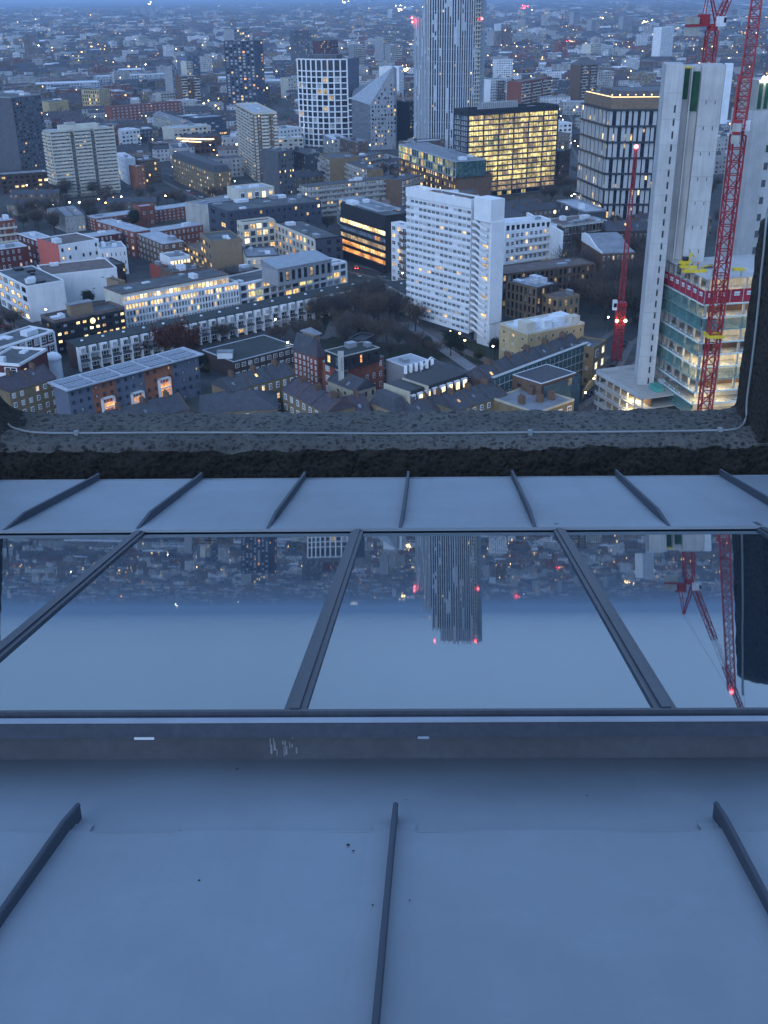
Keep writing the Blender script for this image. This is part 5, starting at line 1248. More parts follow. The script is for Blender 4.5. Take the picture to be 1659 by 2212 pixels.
# dark apartments right of the white tower
DB=G(wf=.5,hf=.6,gl='glass_dark',mix=(('glass_teal',.15),('lit_dim',.1),('curtain',.1)),mull=1)
mk('apartment_block','long dark brown brick apartment block with an overhanging flat roof','apartments',(1085,594),(1284,570),None,None,z=14,depth=14,wall='brick_dark',roof='roof_brown',par='roof_brown',parh=.5,plant=2,f=dict(DB,s=4,n=20,grid=(.8,.7,.5,'brick_brown')))
mk('apartment_block','dark apartment block with a grey roof full of pale rooflights by the white tower','apartments',(1160,624),(1205,613),1086,None,z=14,depth=16,wall='brick_dark',roof='metal_grey',par='black_clad',parh=.5,plant=7,plantmat='roof_white',f=dict(DB,s=4,n=5,grid=(.7,.7,.5,'brick_dark')),l=dict(DB,s=4,n=7,grid=(.9,.7,.5,'tan_brick')))
mk('apartment_block','tan brick apartment block with deep dark balconies below the grey roofed one','apartments',(1205,648),(1252,640),1140,None,z=11,depth=16,wall='tan_brick',roof='roof_brown',plant=1,f=dict(DB,s=3,n=4,wf=.4),l=dict(DB,s=3,n=5,grid=(.9,.8,.5,'tan_brick')))
mk('apartment_block','white terraced apartment building stepping back over five floors, right of the slab tower','apartments',(1092,503),(1203,488),None,None,z=21,depth=16,wall='white_render',roof='roof_white',par='white_paint',plant=3,f=G(s=6,n=11,wf=.6,hf=.55,fr='white_paint',mix=(('lit_bright',.12),('lit_warm',.1)),balc=(1.5,.9,'white_paint'),bcols=[(.2,.98)]))
mk('apartment_wing','white upper storeys set back above the white terraced apartments','apartments',(1092,485),(1190,476),None,None,z=24,depth=10,zb=20,wall='white_render',roof='roof_white',par='white_paint',plant=2,f=G(s=1,n=9,wf=.6,hf=.6,gl='glass_dark'))
mk('party_wall','long white gable wall crossing the roofs above the white apartments','wall',(1212,500),(1137,459),None,None,z=22,depth=1.2,wall='white_paint',roof='white_paint',par=None,plant=0,f=None)
t=mk('scaffolded_building','building under renovation with scaffold decks on every floor and lights on its roof','building',(1218,490),(1312,478),None,None,z=19,depth=18,wall='brick_brown',roof='roof_brown',par='slab_concrete',plant=7,flush=False,f=G(s=5,n=8,wf=.6,hf=.5,gl='glass_dark',mix=(('lit_dim',.1),('curtain',.2))),l=G(s=5,n=5,wf=.5,hf=.5,gl='glass_dark'))
b=MB()
for j in range(6): z=t.H*j/5; b.box(-1.3,t.W+1.3,-1.4,-.05,z,z+.15)
for i in range(14): x=t.W*i/13; b.box(x-.06,x+.06,-1.4,-1.3,0,t.H+1.5)
b.build('scaffold','scaffold',t.root); flush_windows(t)
# white gabled hall with a grey barrel roof on brick
t=place((1300,548),(1256,520),1372,600,z=16) ; t.root=empty('gabled_hall',t.o,t.rz,'brick hall with a white curved gable and pale grey roof above the bare trees','hall'); W_,D,H=t.W,t.D,t.H
b=MB(); b.box(0,W_,0,D,0,H); b.build('wall','brick_brown',t.root)
gp=[(0,H),(0,H+3.6),(W_*.12,H+4.4),(W_*.35,H+4.3),(W_*.55,H+2.6),(W_*.8,H+1.0),(W_,H+.6),(W_,H)]
b=MB(); b.face([(x,-.12,z) for x,z in gp]); b.face([(x,.4,z) for x,z in gp[::-1]])
for p,q in zip(gp,gp[1:]): b.face([(p[0],-.12,p[1]),(p[0],.4,p[1]),(q[0],.4,q[1]),(q[0],-.12,q[1])])
b.build('gable','white_paint',t.root)
b=MB()
for p,q in zip(gp[1:-1],gp[2:]): b.face([(p[0],.41,p[1]-.4),(q[0],.41,q[1]-.4),(q[0],D,q[1]-.4),(p[0],D,p[1]-.4)])
b.build('roof','roof_grey',t.root); facade(t,'r',G(s=4,n=7,wf=.35,hf=.45,fr='white_paint')); flush_windows(t)
mk('grey_roof_terrace','row of buildings under a long dark slate roof behind the gabled hall','terrace',(1310,500),(1400,498),None,None,z=17,depth=10,wall='brick_dark',roof='slate',top='gable',rh=4,chim=2,f=G(s=4,n=9,wf=.4,hf=.4,fr='white_paint'))
mk('brick_pub','small yellow brick building with a flat dark roof beside the slab tower top','building',(1092,474),(1135,463),None,None,z=17,depth=14,wall='brick_yellow',roof='slate',top='hip',rh=3,f=G(s=4,n=6,wf=.4,hf=.5,fr='cream_stone',mix=(('lit_warm',.1),)))
mk('tower_block','dark brick mid-rise beside the yellow lit glass office','building',(1208,330),(1232,326),None,None,z=22,depth=12,wall='brick_dark',roof='roof_felt',f=G(s=6,n=4,wf=.3,hf=.4,fr='brick_dark',mix=(('lit_dim',.1),)))
M('rail_white',(.62,.78,.78),.6,.1,.5)
SITE_E=34
# ------------------------------------------------------------------ construction site on the right
def core(nm,label,L_,N_,R_,z,yfront,slots=True):
    pass
# slip-formed concrete core
zt=102.2
nA=at(1440,140,zt); nB=at(1480,140.5,zt); nC=at(1522,140,zt); nD=at(1572,139.5,zt)
u=(nD-nA); Lx=u.length; u.normalize(); rz=math.atan2(u.y,u.x)
cr=empty('concrete_core',(nA.x,nA.y,0),rz,'tall bare concrete lift core with slot openings and green shutters near its top','concrete core')
wa=(nB-nA).length; wb=(nC-nA).length; D_=13
b=MB(); b.box(0,wa,0,D_,0,zt); b.build('left_shaft','core_concrete',cr)
b=MB(); b.box(wa+.01,wb-.01,6.2,D_-1,0,zt-.6); b.build('recess_wall','core_concrete',cr)
b=MB(); b.box(wb,Lx,3.2,D_,0,zt-.3); b.build('right_shaft','core_concrete',cr)
b=MB(); b.box(Lx+.1,Lx+2.0,3.5,7,zt-15,zt); b.build('edge_screen','poly_white',cr)
for k in range(30):
    z=zt-10-3.3*k
    if z<1: break
    b=MB(); b.box(wa*.62,wa*.62+.45,-.03,.0,z-1.9,z); b.build('slot_opening','black_clad',cr)
for k in range(14):
    z=zt-7-k*6.6
    if z<0: continue
    b=MB(); b.box(-.02,wa+.02,-.035,0,z,z+.12); b.build('pour_line','slab_concrete',cr)
    if k<9: 
        b=MB(); b.box(wb,Lx,3.165,3.2,z-2,z-1.88); b.build('pour_line','slab_concrete',cr)
        for x in (.3,.7): b=MB(); b.box(wb+(Lx-wb)*x,wb+(Lx-wb)*x+.18,3.05,3.19,z-3,z-2.1); b.build('anchor_slot','dark_grey',cr)
gx=(wb-wa)
b=MB(); b.box(wa+.2,wa+gx*.42,6.05,6.19,zt-9,zt-1.2); b.build('green_shutter','shutter_green',cr)
b=MB(); b.box(wa+gx*.60,wa+gx*.98,5.9,6.19,zt-12,zt-2); b.build('green_shutter','shutter_green',cr)
b=MB(); b.box(wa+.0,wa+gx*.5,5.6,6.19,zt-1.2,zt-.8); b.build('timber_edge','site_yellow',cr)
b=MB(); b.box(wa+gx*.48,wa+gx*.56,4.6,6.19,0,zt-1); b.build('recess_fin','core_concrete',cr)
FOOT.append(((nA+nD).x/2,(nA+nD).y/2+6,Lx/2,8,0))
# second core further right
z2=95.0; a2=at(1640,172,z2); b2=at(1738,168,z2); u2=(b2-a2).normalized(); L2=(b2-a2).length
c2=empty('concrete_core',(a2.x,a2.y,0),math.atan2(u2.y,u2.x),'second concrete core at the right picture edge with lit green formwork at its top','concrete core')
b=MB(); b.box(0,L2,0,12,0,z2-9); b.build('shaft','core_concrete',c2)
b=MB(); b.box(.2,L2-.2,.3,11,z2-9,z2-.2); b.build('formwork','slab_concrete',c2)
for i in range(6): b=MB(); x=.6+i*2.3; b.box(x,x+1.3,.1,.29,z2-8.5,z2-1); b.build('green_shutter','shutter_green',c2)
for k in range(14): b=MB(); z=z2-14-k*5.3; b.box(L2*.35,L2*.35+1.5,-.04,0,z-2.2,z); b.build('window_opening','shutter_green' if k<2 else 'dark_grey',c2)
for i in range(3): b=MB(); b.ball((1.5+i*1.3,-.3,z2+.4),.55); b.build('site_lamp','lamp_white',c2)
# frame building
zd=height(1528,602,0) if False else 50.0
n0=at(1528,603,zd); l0=at(1440,560,zd); r0=at(1632,588,zd)
ul=(l0-n0); Ll=ul.length-.3; ul.normalize(); ur=Vector((-ul.y,ul.x,0)); 
if ur.dot(r0-n0)<0: ur=-ur
Lr=max(26,(r0-n0).length+8)
fr=empty('frame_building',(n0.x,n0.y,0),math.atan2(-ul.y,-ul.x),'half built office with open lit floors and a red screen below its deck','construction site')
# local: x from -Ll..0 along left face, y away
fm=Matrix.Rotation(math.atan2(-ul.y,-ul.x),4,'Z'); fm.translation=Vector((n0.x,n0.y,0))
sgn=1 if (fm.to_3x3().inverted()@ur).y>0 else -1
FH=3.55; nf=14
rnd=random.Random(12)
for j in range(nf):
    z=zd-j*FH
    b=MB(); b.box(-Ll,0,0 if sgn>0 else -Lr,Lr if sgn>0 else 0,z-.28,z); b.build('floor_slab','slab_concrete' if j else 'core_concrete',fr)
    if j==0: continue
    b=MB()
    for (p,q) in (((-Ll,-.25*sgn),(0,-.25*sgn)),((.25,0),(.25,Lr*sgn))):
        b.bar((*p,z+.02),(*q,z+.02),.22,.42,1); b.bar((*p,z+1.05),(*q,z+1.05),.07,.07)
        n=int(math.hypot(q[0]-p[0],q[1]-p[1])/1.6)
        for i in range(n+1):
            x=p[0]+(q[0]-p[0])*i/n; y=p[1]+(q[1]-p[1])*i/n; b.box(x-.04,x+.04,y-.04,y+.04,z,z+1.1)
            if i%2==0: b.box(x-.4,x+.4,y-.06,y+.06,z+.75,z+.98,1) if p[1]==q[1] else b.box(x-.06,x+.06,y-.4,y+.4,z+.75,z+.98,1)
    b.build('edge_rail',['scaffold','rail_white'],fr)
for j in range(1,nf):
    z=zd-j*FH
    for i in range(6):
        x=-Ll*i/5-.6 if i<5 else -Ll+.8
        for k in range(5):
            if i and k: continue
            if j>9: continue
            y=(.8+Lr*k/4.6)*sgn; b=MB(); b.box(x-.3,x+.3,y-.3,y+.3,z,z+FH-.28); b.build('column','slab_concrete',fr)
    b=MB(); 
    # inner partition walls catch the site light
    b.box(-Ll+1,-2.5,5.2*sgn,5.5*sgn,z,z+FH-.3) if sgn>0 else b.box(-Ll+1,-2.5,-5.5,-5.2,z,z+FH-.3)
    b.box(-5.6,-5.3,min(3*sgn,Lr*sgn),max(3*sgn,Lr*sgn),z,z+FH-.3)
    b.build('inner_wall','brick_brown' if j%3==0 else 'cream',fr)
    # lamps hanging under the slab above
    for (x,y) in ((-2.5,2.2*sgn),(-1.8,9*sgn),(-7.5,2.6*sgn),(-2.2,16*sgn),(-13,2.4*sgn)):
        if rnd.random()<(.85 if x>-3 else .4):
            b=MB(); b.box(x-.7,x+.7,y-.1,y+.1,z+FH-.50,z+FH-.40); b.build('strip_lamp','strip_bright',fr)
            if x>-8:
                l=bpy.data.lights.new('strip_light','POINT'); l.energy=SITE_E*(2 if 7<=j<=10 else 1) if 'SITE_E' in globals() else 60; l.color=(1,.82,.48); l.shadow_soft_size=.4
                lo=bpy.data.objects.new('strip_light',l); COL.objects.link(lo); lo.parent=fr; lo.location=(x,y,z+FH-.8)
for j in (3,4,6,8,11):
    z=zd-j*FH; b=MB(); b.bar((-Ll,-.55*sgn,z+FH*.45),(.5,-.55*sgn,z+FH*.45),.03,FH*.9); b.build('netting','net_teal',fr)
    if j in (4,8): b=MB(); b.bar((.55,0,z+FH*.45),(.55,Lr*sgn,z+FH*.45),.03,FH*.9); b.build('netting','net_teal',fr)
# red edge screens with white signs
for (p,q,n) in (((-Ll,-.5*sgn),(0.4,-.5*sgn),7),((.5,-.4*sgn),(.5,Lr*sgn),7)):
    for i in range(n):
        a_=Vector((*p,0)).lerp(Vector((*q,0)),i/n); c_=Vector((*p,0)).lerp(Vector((*q,0)),(i+1)/n-.006)
        zb=zd-4.9; b=MB(); b.bar((a_.x,a_.y,zb),(c_.x,c_.y,zb),.1,3.6); s=b.build('edge_screen','red_screen',fr)
        m_=a_.lerp(c_,.5); d=(c_-a_).normalized(); o_=Vector((d.y,-d.x,0)); 
        if (fm.to_3x3()@o_).dot(Vector((n0.x,n0.y,0)))>0: o_=-o_
        b=MB(); b.bar(m_-d*.85+o_*.08+Vector((0,0,zb+.6)),m_+d*.85+o_*.08+Vector((0,0,zb+.6)),.04,1.1); sg=b.build('sign_board','rail_white',s)
        cu=bpy.data.curves.new('sign_text','FONT'); cu.body='mace'; cu.size=.78; cu.align_x='CENTER'; cu.align_y='CENTER'; cu.extrude=.01
        to=bpy.data.objects.new('tmp',cu); COL.objects.link(to); dg=bpy.context.evaluated_depsgraph_get(); me=bpy.data.meshes.new_from_object(to.evaluated_get(dg)); bpy.data.objects.remove(to)
        me.materials.clear(); me.materials.append(MATS['red_screen'])
        tx=link('sign_letters',me,s); ez=Vector((0,0,1)); ex=ez.cross(o_).normalized(); mm=Matrix((ex,ez,o_)).transposed().to_4x4(); mm.translation=m_+o_*.12+Vector((0,0,zb+.6)); tx.matrix_local=mm
        b=MB(); b.bar((a_.x,a_.y,zb-2),(a_.x,a_.y,zb+4.4),.12,.12); b.build('screen_post','scaffold',fr)
for (x,y) in ((-3,3),(-8,1.2),(-13,1.2),(-18,1.3),(-.4,4),(-.4,10),(-.4,16),(-.4,22)): b=MB(); b.box(x-.18,x+.18,y*sgn-.18,y*sgn+.18,zd,zd+1.6); b.build('starter_column','slab_concrete',fr)
FOOT.append((n0.x,n0.y+14,34,26,0))
# things on the deck
def ondeck(px_,py_): 
    return at(px_,py_,zd)
rnd=random.Random(4)
for k,(x,y,w,lab) in enumerate(((1488,578,4.5,'stack of yellow formwork panels on the deck, the one nearest the small yellow machine'),(1500,587,6,'largest stack of yellow formwork panels in the middle of the concrete deck'),(1595,583,3,'few yellow boards lying on the deck right of the tall crane'))):
    q=ondeck(x,y); o=empty('formwork_stack',(q.x,q.y,zd),rz+.1,lab,'formwork')
    for i in range(4):
        b=MB(); ox=rnd.uniform(-.4,.4); b.box(-w/2+ox,w/2+ox,-1.2+i*.1,1.2-i*.2,.02+.14*i,.14+.14*i); b.build('panel','site_yellow',o)
q=ondeck(1480,574); o=empty('site_machine',(q.x,q.y,zd),.4,'yellow and black construction machine with a raised arm on the concrete deck','machine')
b=MB(); b.box(-1.5,1.5,-1,1,.5,1.5); b.build('body','site_yellow',o); b=MB(); b.box(-1.6,1.6,-1.2,-.6,0,.5); b.box(-1.6,1.6,.6,1.2,0,.5); b.build('track','rubber',o)
b=MB(); b.box(-.9,.4,-.7,.5,1.5,2.6); b.build('cab','glass_dark',o); b=MB(); b.bar((.8,0,1.5),(1.8,0,3.4),.35); b.bar((1.8,0,3.4),(2.9,0,2.1),.3); b.build('arm','site_yellow',o)
q=ondeck(1520,580); o=empty('material_pile',(q.x,q.y,zd),.2,'dark pile of steel and timber on the deck left of the tall crane','materials')
for i in range(10): b=MB(); x,y=rnd.uniform(-2,2),rnd.uniform(-1,1); b.bar((x-1.5,y,.1+.06*i),(x+1.5,y+rnd.uniform(-1,1),.15+.08*i),.15); b.build('beam','dark_grey' if i%3 else 'site_yellow',o)
# ------------------------------------------------------------------ tower cranes
def lattice(b,a,c,w0,w1,seg,t_=.14,mi=0,zig=True):
    a=Vector(a); c=Vector(c); d=(c-a).normalized(); s=d.cross(Vector((0,0,1)));
    if s.length<.05: s=Vector((1,0,0))
    s.normalize(); v=s.cross(d); cs=[(1,1),(1,-1),(-1,-1),(-1,1)]
    pt=lambda f,k,:a+(c-a)*f+(s*cs[k][0]+v*cs[k][1])*((w0+(w1-w0)*f)/2)
    for k in range(4): b.bar(pt(0,k),pt(1,k),t_*1.3,None,mi)
    for i in range(seg):
        f0,f1=i/seg,(i+1)/seg
        for k in range(4):
            k2=(k+1)%4
            b.bar(pt(f1,k),pt(f1,k2),t_*.8,None,mi)
            if zig: b.bar(pt(f0,k),pt(f1,k2),t_*.75,None,mi) if (i+k)%2 else b.bar(pt(f0,k2),pt(f1,k),t_*.75,None,mi)
def crane(nm,base,zt_,label,jd,jlen,jang,mw=2.3,yellow=None,boom=True,frame=False,cab_side=1,scale=1,af=9.5,jw=1.5):
    x,y=base; o=empty(nm,(x,y,0),0,label,'crane')
    z=0; n=int(zt_/12)
    for i in range(n):
        b=MB(); z0,z1=zt_*i/n,zt_*(i+1)/n; lattice(b,(0,0,z0),(0,0,z1),mw,mw,4,.22*mw/2.3); b.build('mast_section','crane_red',o)
    if yellow:
        for zz in yellow: b=MB(); b.box(-mw*.75,mw*.75,-mw*.75,mw*.75,zz,zz+.7); b.build('mast_collar','site_yellow',o)
    jd=Vector((*jd,0)).normalized(); sd=Vector((-jd.y,jd.x,0)); zz=zt_
    k=scale
    b=MB(); b.tube([(0,0,zz),(0,0,zz+1.1*k)],1.5*k,12); b.build('slew_ring','crane_red',o)
    zz+=1.1*k
    b=MB(); b.bar(-jd*8.5*k+Vector((0,0,zz+.3)),jd*2*k+Vector((0,0,zz+.3)),2.0*k,.6*k); b.build('counter_jib','crane_red',o)
    b=MB(); b.bar(-jd*8.5*k+Vector((0,0,zz+1.5*k)),-jd*5.4*k+Vector((0,0,zz+1.5*k)),2.2*k,1.7*k); b.build('counterweight','slab_concrete',o)
    b=MB(); b.bar(-jd*4.6*k+Vector((0,0,zz+1.8*k)),-jd*1.8*k+Vector((0,0,zz+1.8*k)),1.8*k,2.4*k); b.build('winch_house','crane_red',o)
    b=MB(); b.bar(-jd*8.6*k+Vector((0,0,zz-1.2*k)),-jd*5*k+Vector((0,0,zz-1.2*k)),2.0*k,2.0*k); b.build('counterweight','slab_concrete',o)
    p=sd*cab_side*1.9*k+jd*1.2*k
    b=MB(); b.bar(p-jd*1.1*k+Vector((0,0,zz+1.2*k)),p+jd*1.1*k+Vector((0,0,zz+1.2*k)),1.5*k,2.5*k); cb_=b.build('cab','crane_white',o)
    b=MB(); b.bar(p+jd*.3*k+Vector((0,0,zz+1.5*k)),p+jd*1.14*k+Vector((0,0,zz+1.5*k)),1.56*k,1.3*k); b.build('cab_window','glass_dark',cb_)
    b=MB(); top=-jd*(2.4 if af<10 else 1.2)*k+Vector((0,0,zz+af*k))
    hw=.8 if af<10 else 1.5; nr=.4 if af<10 else 1.0; th=.28 if af<10 else .5
    for s_ in (-hw*k,hw*k): b.bar(sd*s_+jd*1.4*k+Vector((0,0,zz+.6)),top+sd*s_*nr,th*k); b.bar(sd*s_-jd*3.5*k+Vector((0,0,zz+.6)),top+sd*s_*nr,th*.8*k)
    for f in (.3,.6,.95): q0=(jd*1.4*k+Vector((0,0,zz+.6))).lerp(top,f); b.bar(q0-sd*hw*k,q0+sd*hw*k,(.16 if af<10 else .4)*k)
    b.build('a_frame','crane_red',o)
    ja=jd*math.cos(jang)+Vector((0,0,math.sin(jang))); j0=jd*1.6*k+Vector((0,0,zz+.8)); j1=j0+ja*jlen
    n=5
    for i in range(n):
        b=MB(); f0,f1=i/n,(i+1)/n; lattice(b,j0.lerp(j1,f0),j0.lerp(j1,f1),jw*k*(1-.3*f0),jw*k*(1-.3*f1),max(3,int(jlen/n/2)),(.17 if af<10 else .27)*k,0); b.build('jib_section','crane_red' if (i!=2 or af>10) else 'crane_white',o)
    b=MB(); b.tube([top,j1-ja*2],.05,4); b.tube([j1,j1-Vector((0,0,jlen*.45))],.04,4); b.build('cable','dark_grey',o)
    b=MB(); b.ball(j1+Vector((0,0,.6)),.5); b.build('beacon','lamp_red',o)
    return o
# behind the first core: slewing crane, jib up to the right
def zat(x,y,P): 
    lo,hi=-50,260
    for _ in range(40):
        m_=(lo+hi)/2
        if px((P[0],P[1],m_))[1]>y: lo=m_
        else: hi=m_
    return lo
g=at(1530,140,zt); d=g-CAMG; g2=CAMG+d*1.06
crane('tower_crane',(g2.x,g2.y),zat(1529,66,g2),'red luffing tower crane rising directly behind the top of the first concrete core',(.8,.35),44,R(66),2.7,cab_side=-1,scale=1.0)
# big crane in front of the frame building
q1=at(1556,600,50); dd=Vector((q1.x,q1.y,0)).normalized(); base=Vector((n0.x,n0.y,0))-dd*5+Vector((1.6,0,0))
def solvebase(x,y,z,dist):
    d=ray(x,y); h=math.hypot(d.x,d.y); return (d.x/h*dist,d.y/h*dist)
dist=math.hypot(n0.x,n0.y)-7
bx=solvebase(1557,600,50,dist)
cz=118.0
crane('tower_crane',bx,zat(1590,292,bx),'tallest red lattice tower crane in front of the half built frame, at the right edge',(.35,.9),52,R(78),3.0,yellow=(36.5,),cab_side=-1,scale=.95,af=13.5,jw=2.9)
# folded small crane
sx=solvebase(1338,700,30,385)
o=empty('luffing_crane',(sx[0],sx[1],0),0,'slim red crane with upright jib and red beacon, behind the low site block','crane')
hz=height(1338,655,795) if False else 32.0
b=MB(); 
pz=lambda y_: None
def zat(x,y,P): 
    lo,hi=-50,260
    for _ in range(40):
        m_=(lo+hi)/2
        if px((P[0],P[1],m_))[1]>y: lo=m_
        else: hi=m_
    return lo
zc=zat(1340,660,sx); zj=zat(1375,325,sx)
for i in range(4): b=MB(); lattice(b,(0,0,zc*i/4),(0,0,zc*(i+1)/4),2.8,2.8,4,.24); b.build('mast_section','crane_red',o)
b=MB(); b.bar((-1.8,0,zc+.6),(1.8,0,zc+.6),3.2,1.2); b.build('slew_platform','crane_red',o)
b=MB(); b.bar((-3.1,-1,zc+.5),(-1.7,-1,zc+.5),1.6,3.4); c_=b.build('cab','crane_white',o); b=MB(); b.bar((-2.9,-1.9,zc+.6),(-1.9,-1.9,zc+.6),.3,1.4); b.build('cab_window','glass_dark',c_)
tip=Vector((1.6,4,zj)); 
for i in range(5):
    b=MB(); f0,f1=i/5,(i+1)/5; a_=Vector((0,0,zc+1)); lattice(b,a_.lerp(tip,f0),a_.lerp(tip,f1),1.7*(1-.5*f0),1.7*(1-.5*f1),6,.16); b.build('jib_section','crane_red',o)
b=MB(); b.ball(tip+Vector((0,0,.7)),.7); b.build('beacon','lamp_red',o)
zl=zat(1343,690,sx)
for s_ in (-1.4,1.6): b=MB(); b.ball((s_,-1.9,zl),.5); b.build('flood_lamp','lamp_warm',o)
for nm_,px_,py_,zz,en in (('flood_light',1343,690,None,1),):
    l=bpy.data.lights.new('flood_light','POINT'); l.energy=22; l.color=(1,.6,.25); l.shadow_soft_size=1; lo_=bpy.data.objects.new('flood_light',l); COL.objects.link(lo_); lo_.parent=o; lo_.location=(0,-3.4,zl)
# low site block at the bottom right
zb=14.0; n1=at(1385,800,zb); l1=at(1287,793,zb) 
lb=place((1385,862),(1288,806),None,None,z=zb,depth=34); r=empty('unfinished_block',lb.o,lb.rz,'low concrete frame under construction with terraced floors and stored materials on top','construction site')
for j in range(5):
    z=zb-j*3.2; b=MB(); b.box(0,lb.W,0,lb.D,z-.35,z); b.build('floor_slab','slab_concrete',r)
    if j: 
        for i in range(7):
            b=MB(); b.box(lb.W*i/6.4+.3,lb.W*i/6.4+.7,1,1.4,z,z+2.85); b.build('column','slab_concrete',r)
        b=MB(); b.box(1,lb.W-1,4,4.3,z,z+2.8); b.build('inner_wall','brick_brown' if j%2 else 'cream',r)
        b=MB()
        for i in range(24): x=lb.W*i/23; b.box(x-.03,x+.03,-.1,-.04,z,z+1.1)
        b.box(0,lb.W,-.12,-.03,z+1,z+1.08); b.box(0,lb.W,-.12,-.03,z+.5,z+.75); b.build('edge_rail','scaffold',r)
        for i in range(3):
            b=MB(); x=lb.W*(.2+.3*i); b.box(x-.5,x+.5,1.8,2,z+2.5,z+2.65); b.build('strip_lamp','strip_bright',r)
        l=bpy.data.lights.new('strip_light','POINT'); l.energy=200; l.color=(1,.8,.45); l.shadow_soft_size=.5; lo_=bpy.data.objects.new('strip_light',l); COL.objects.link(lo_); lo_.parent=r; lo_.location=(lb.W*.75,2,z+2)
b=MB(); 
for (x0,x1,y0,y1) in ((0,lb.W,-.1,0),(0,.1,0,lb.D),(0,lb.W,lb.D,lb.D+.1)): b.box(x0,x1,y0,y1,zb+.01,zb+1.2)
b.build('edge_screen','scaffold',r)
rnd=random.Random(6); rm=Matrix.Rotation(lb.rz,4,'Z'); rm.translation=lb.o
labs=('teal sheeted bundle on the roof of the low site block','white sheeted bundle nearest the concrete core on the low site block','blue sheeted bundle on the far side of the low site block','stack of brown boards on the roof of the low site block','white bundle beside the teal one on the low site block','red crate on the roof of the low site block')
for i,(mt,w,d_,h,fx,fy) in enumerate((('tarp_green',4,3,1.6,.8,.25),('poly_white',4,2,1.2,.85,.55),('tarp_blue',3,2,1.3,.35,.7),('timber',4,1.4,.8,.3,.4),('poly_white',2.4,2,1,.6,.4),('car_red',2,1.6,1.1,.5,.75))):
    p=rm@Vector((lb.W*fx,lb.D*fy,zb)); o=empty('bundle',p,lb.rz,labs[i],'bundle')
    for k in range(3): b=MB(); b.box(-w/2+k*w/3,-w/2+(k+1)*w/3-.05,-d_/2,d_/2-.2*k,.02,h*(1-.12*k)); b.build('pack',mt,o)
# hoarding lit by a lamp and the lane by the site
def hoarding(pts,h,mat,label):
    P=[at(x,y,0) for x,y in pts]; o=empty('hoarding',P[0],0,label,'hoarding')
    for a_,c_ in zip(P,P[1:]):
        b=MB(); b.bar(a_-P[0]+Vector((0,0,h/2)),c_-P[0]+Vector((0,0,h/2)),.12,h); b.build('panel',mat,o)
hoarding(((1258,862),(1272,842),(1290,826)),3,'stone_gold','yellow lit hoarding along the lane left of the low site block')
# scaffold workers
def person(P,rzv,top,legs,label,arm=0.0,hat='hivis'):
    """one continuous figure grown on a skeleton, about 1.75 m"""
    bm=bmesh.new(); sk_=[(0,0,.95),(0,0,1.2),(0,0,1.42),(0,0,1.52),(0,-.01,1.60),(0,-.01,1.72),(.2,0,1.42),(.26,-.05,1.15),(.24,-.22-arm,1.0),(-.2,0,1.42),(-.27,.02,1.15),(-.26,-.1,.92),(.1,0,.9),(.11,-.03,.5),(.12,.03,.08),(.12,-.12,.04),(-.1,0,.9),(-.12,-.08,.5),(-.12,.0,.08),(-.12,-.15,.04)]
    rad=[.15,.14,.15,.06,.085,.10,.07,.05,.04,.07,.05,.04,.095,.065,.045,.04,.095,.065,.045,.04]
    eg=[(0,1),(1,2),(2,3),(3,4),(4,5),(2,6),(6,7),(7,8),(2,9),(9,10),(10,11),(0,12),(12,13),(13,14),(14,15),(0,16),(16,17),(17,18),(18,19)]
    me=bpy.data.meshes.new('person'); me.from_pydata(sk_,eg,[]); o=bpy.data.objects.new('person',me); COL.objects.link(o)
    md=o.modifiers.new('s','SKIN'); sv=me.skin_vertices[0].data
    for i,v in enumerate(sv): v.radius=(rad[i],rad[i]*.85); v.use_root=(i==0)
    o.modifiers.new('u','SUBSURF').levels=1
    dg=bpy.context.evaluated_depsgraph_get(); m2=bpy.data.meshes.new_from_object(o.evaluated_get(dg)); bpy.data.objects.remove(o)
    m2.materials.clear()
    for x in (top,legs,'skin',hat): m2.materials.append(MATS[x])
    for p in m2.polygons:
        z=p.center.z; hz_=abs(p.center.x)
        p.material_index=1 if z<.93 and hz_<.22 else (3 if z>1.67 else (2 if z>1.5 or (hz_>.22 and z<1.03) else 0)); p.use_smooth=True
    o=bpy.data.objects.new('person',m2); COL.objects.link(o); o.location=P; o.rotation_euler=(0,0,rzv); tag(o,label,'person',); return o
q=ondeck(1507,577); person(q,.4,'hivis_orange','dark_cloth','worker in an orange jacket standing on the top concrete deck',.1,'site_yellow')
for (fx,fy,lab) in ((.32,.92,'worker in a yellow jacket at the far edge of the low site block'),(.5,.35,'worker in a yellow jacket among the bundles on the low site block'),(.9,.4,'worker in a yellow jacket nearest the concrete core on the low site block')):
    p=rm@Vector((lb.W*fx,lb.D*fy,zb)); person(p,fx*5,'hivis','dark_cloth',lab)
# ------------------------------------------------------------------ farther landmarks
def far(label,N_,A,z,depth,wall,roof='roof_felt',s=None,cat='tower',name='tower_block',**kw):
    f=G(s=s or max(2,int(z/3)),wf=.55,hf=.45,fr=None,gl='glass_dark',mull=0,mix=(('lit_warm',.035),('curtain',.2)),bw=4)
    f.update(kw.pop('f',{})); lr=dict(f)
    lr['bw']=5
    return mk(name,label,cat,N_,A,kw.pop('Bx',None),None,z,depth if 'Bxx' not in kw else None,wall=wall,roof=roof,f=f,plant=kw.pop('plant',1),**kw)
BD=dict(balc=(1.2,.8,'cream'))
far('plain white slab tower standing alone near the horizon, left of the first red crane',(1430,60),(1457,58),58,16,'white_render','roof_white',f=dict(wf=.25,bw=6))
far('small pale tower on the skyline above the finned office, leftmost of the skyline three',(1240,26),(1253,25),52,16,'grey_render')
far('wide pale slab on the skyline, middle of the skyline three',(1278,44),(1297,43),40,16,'grey_render')
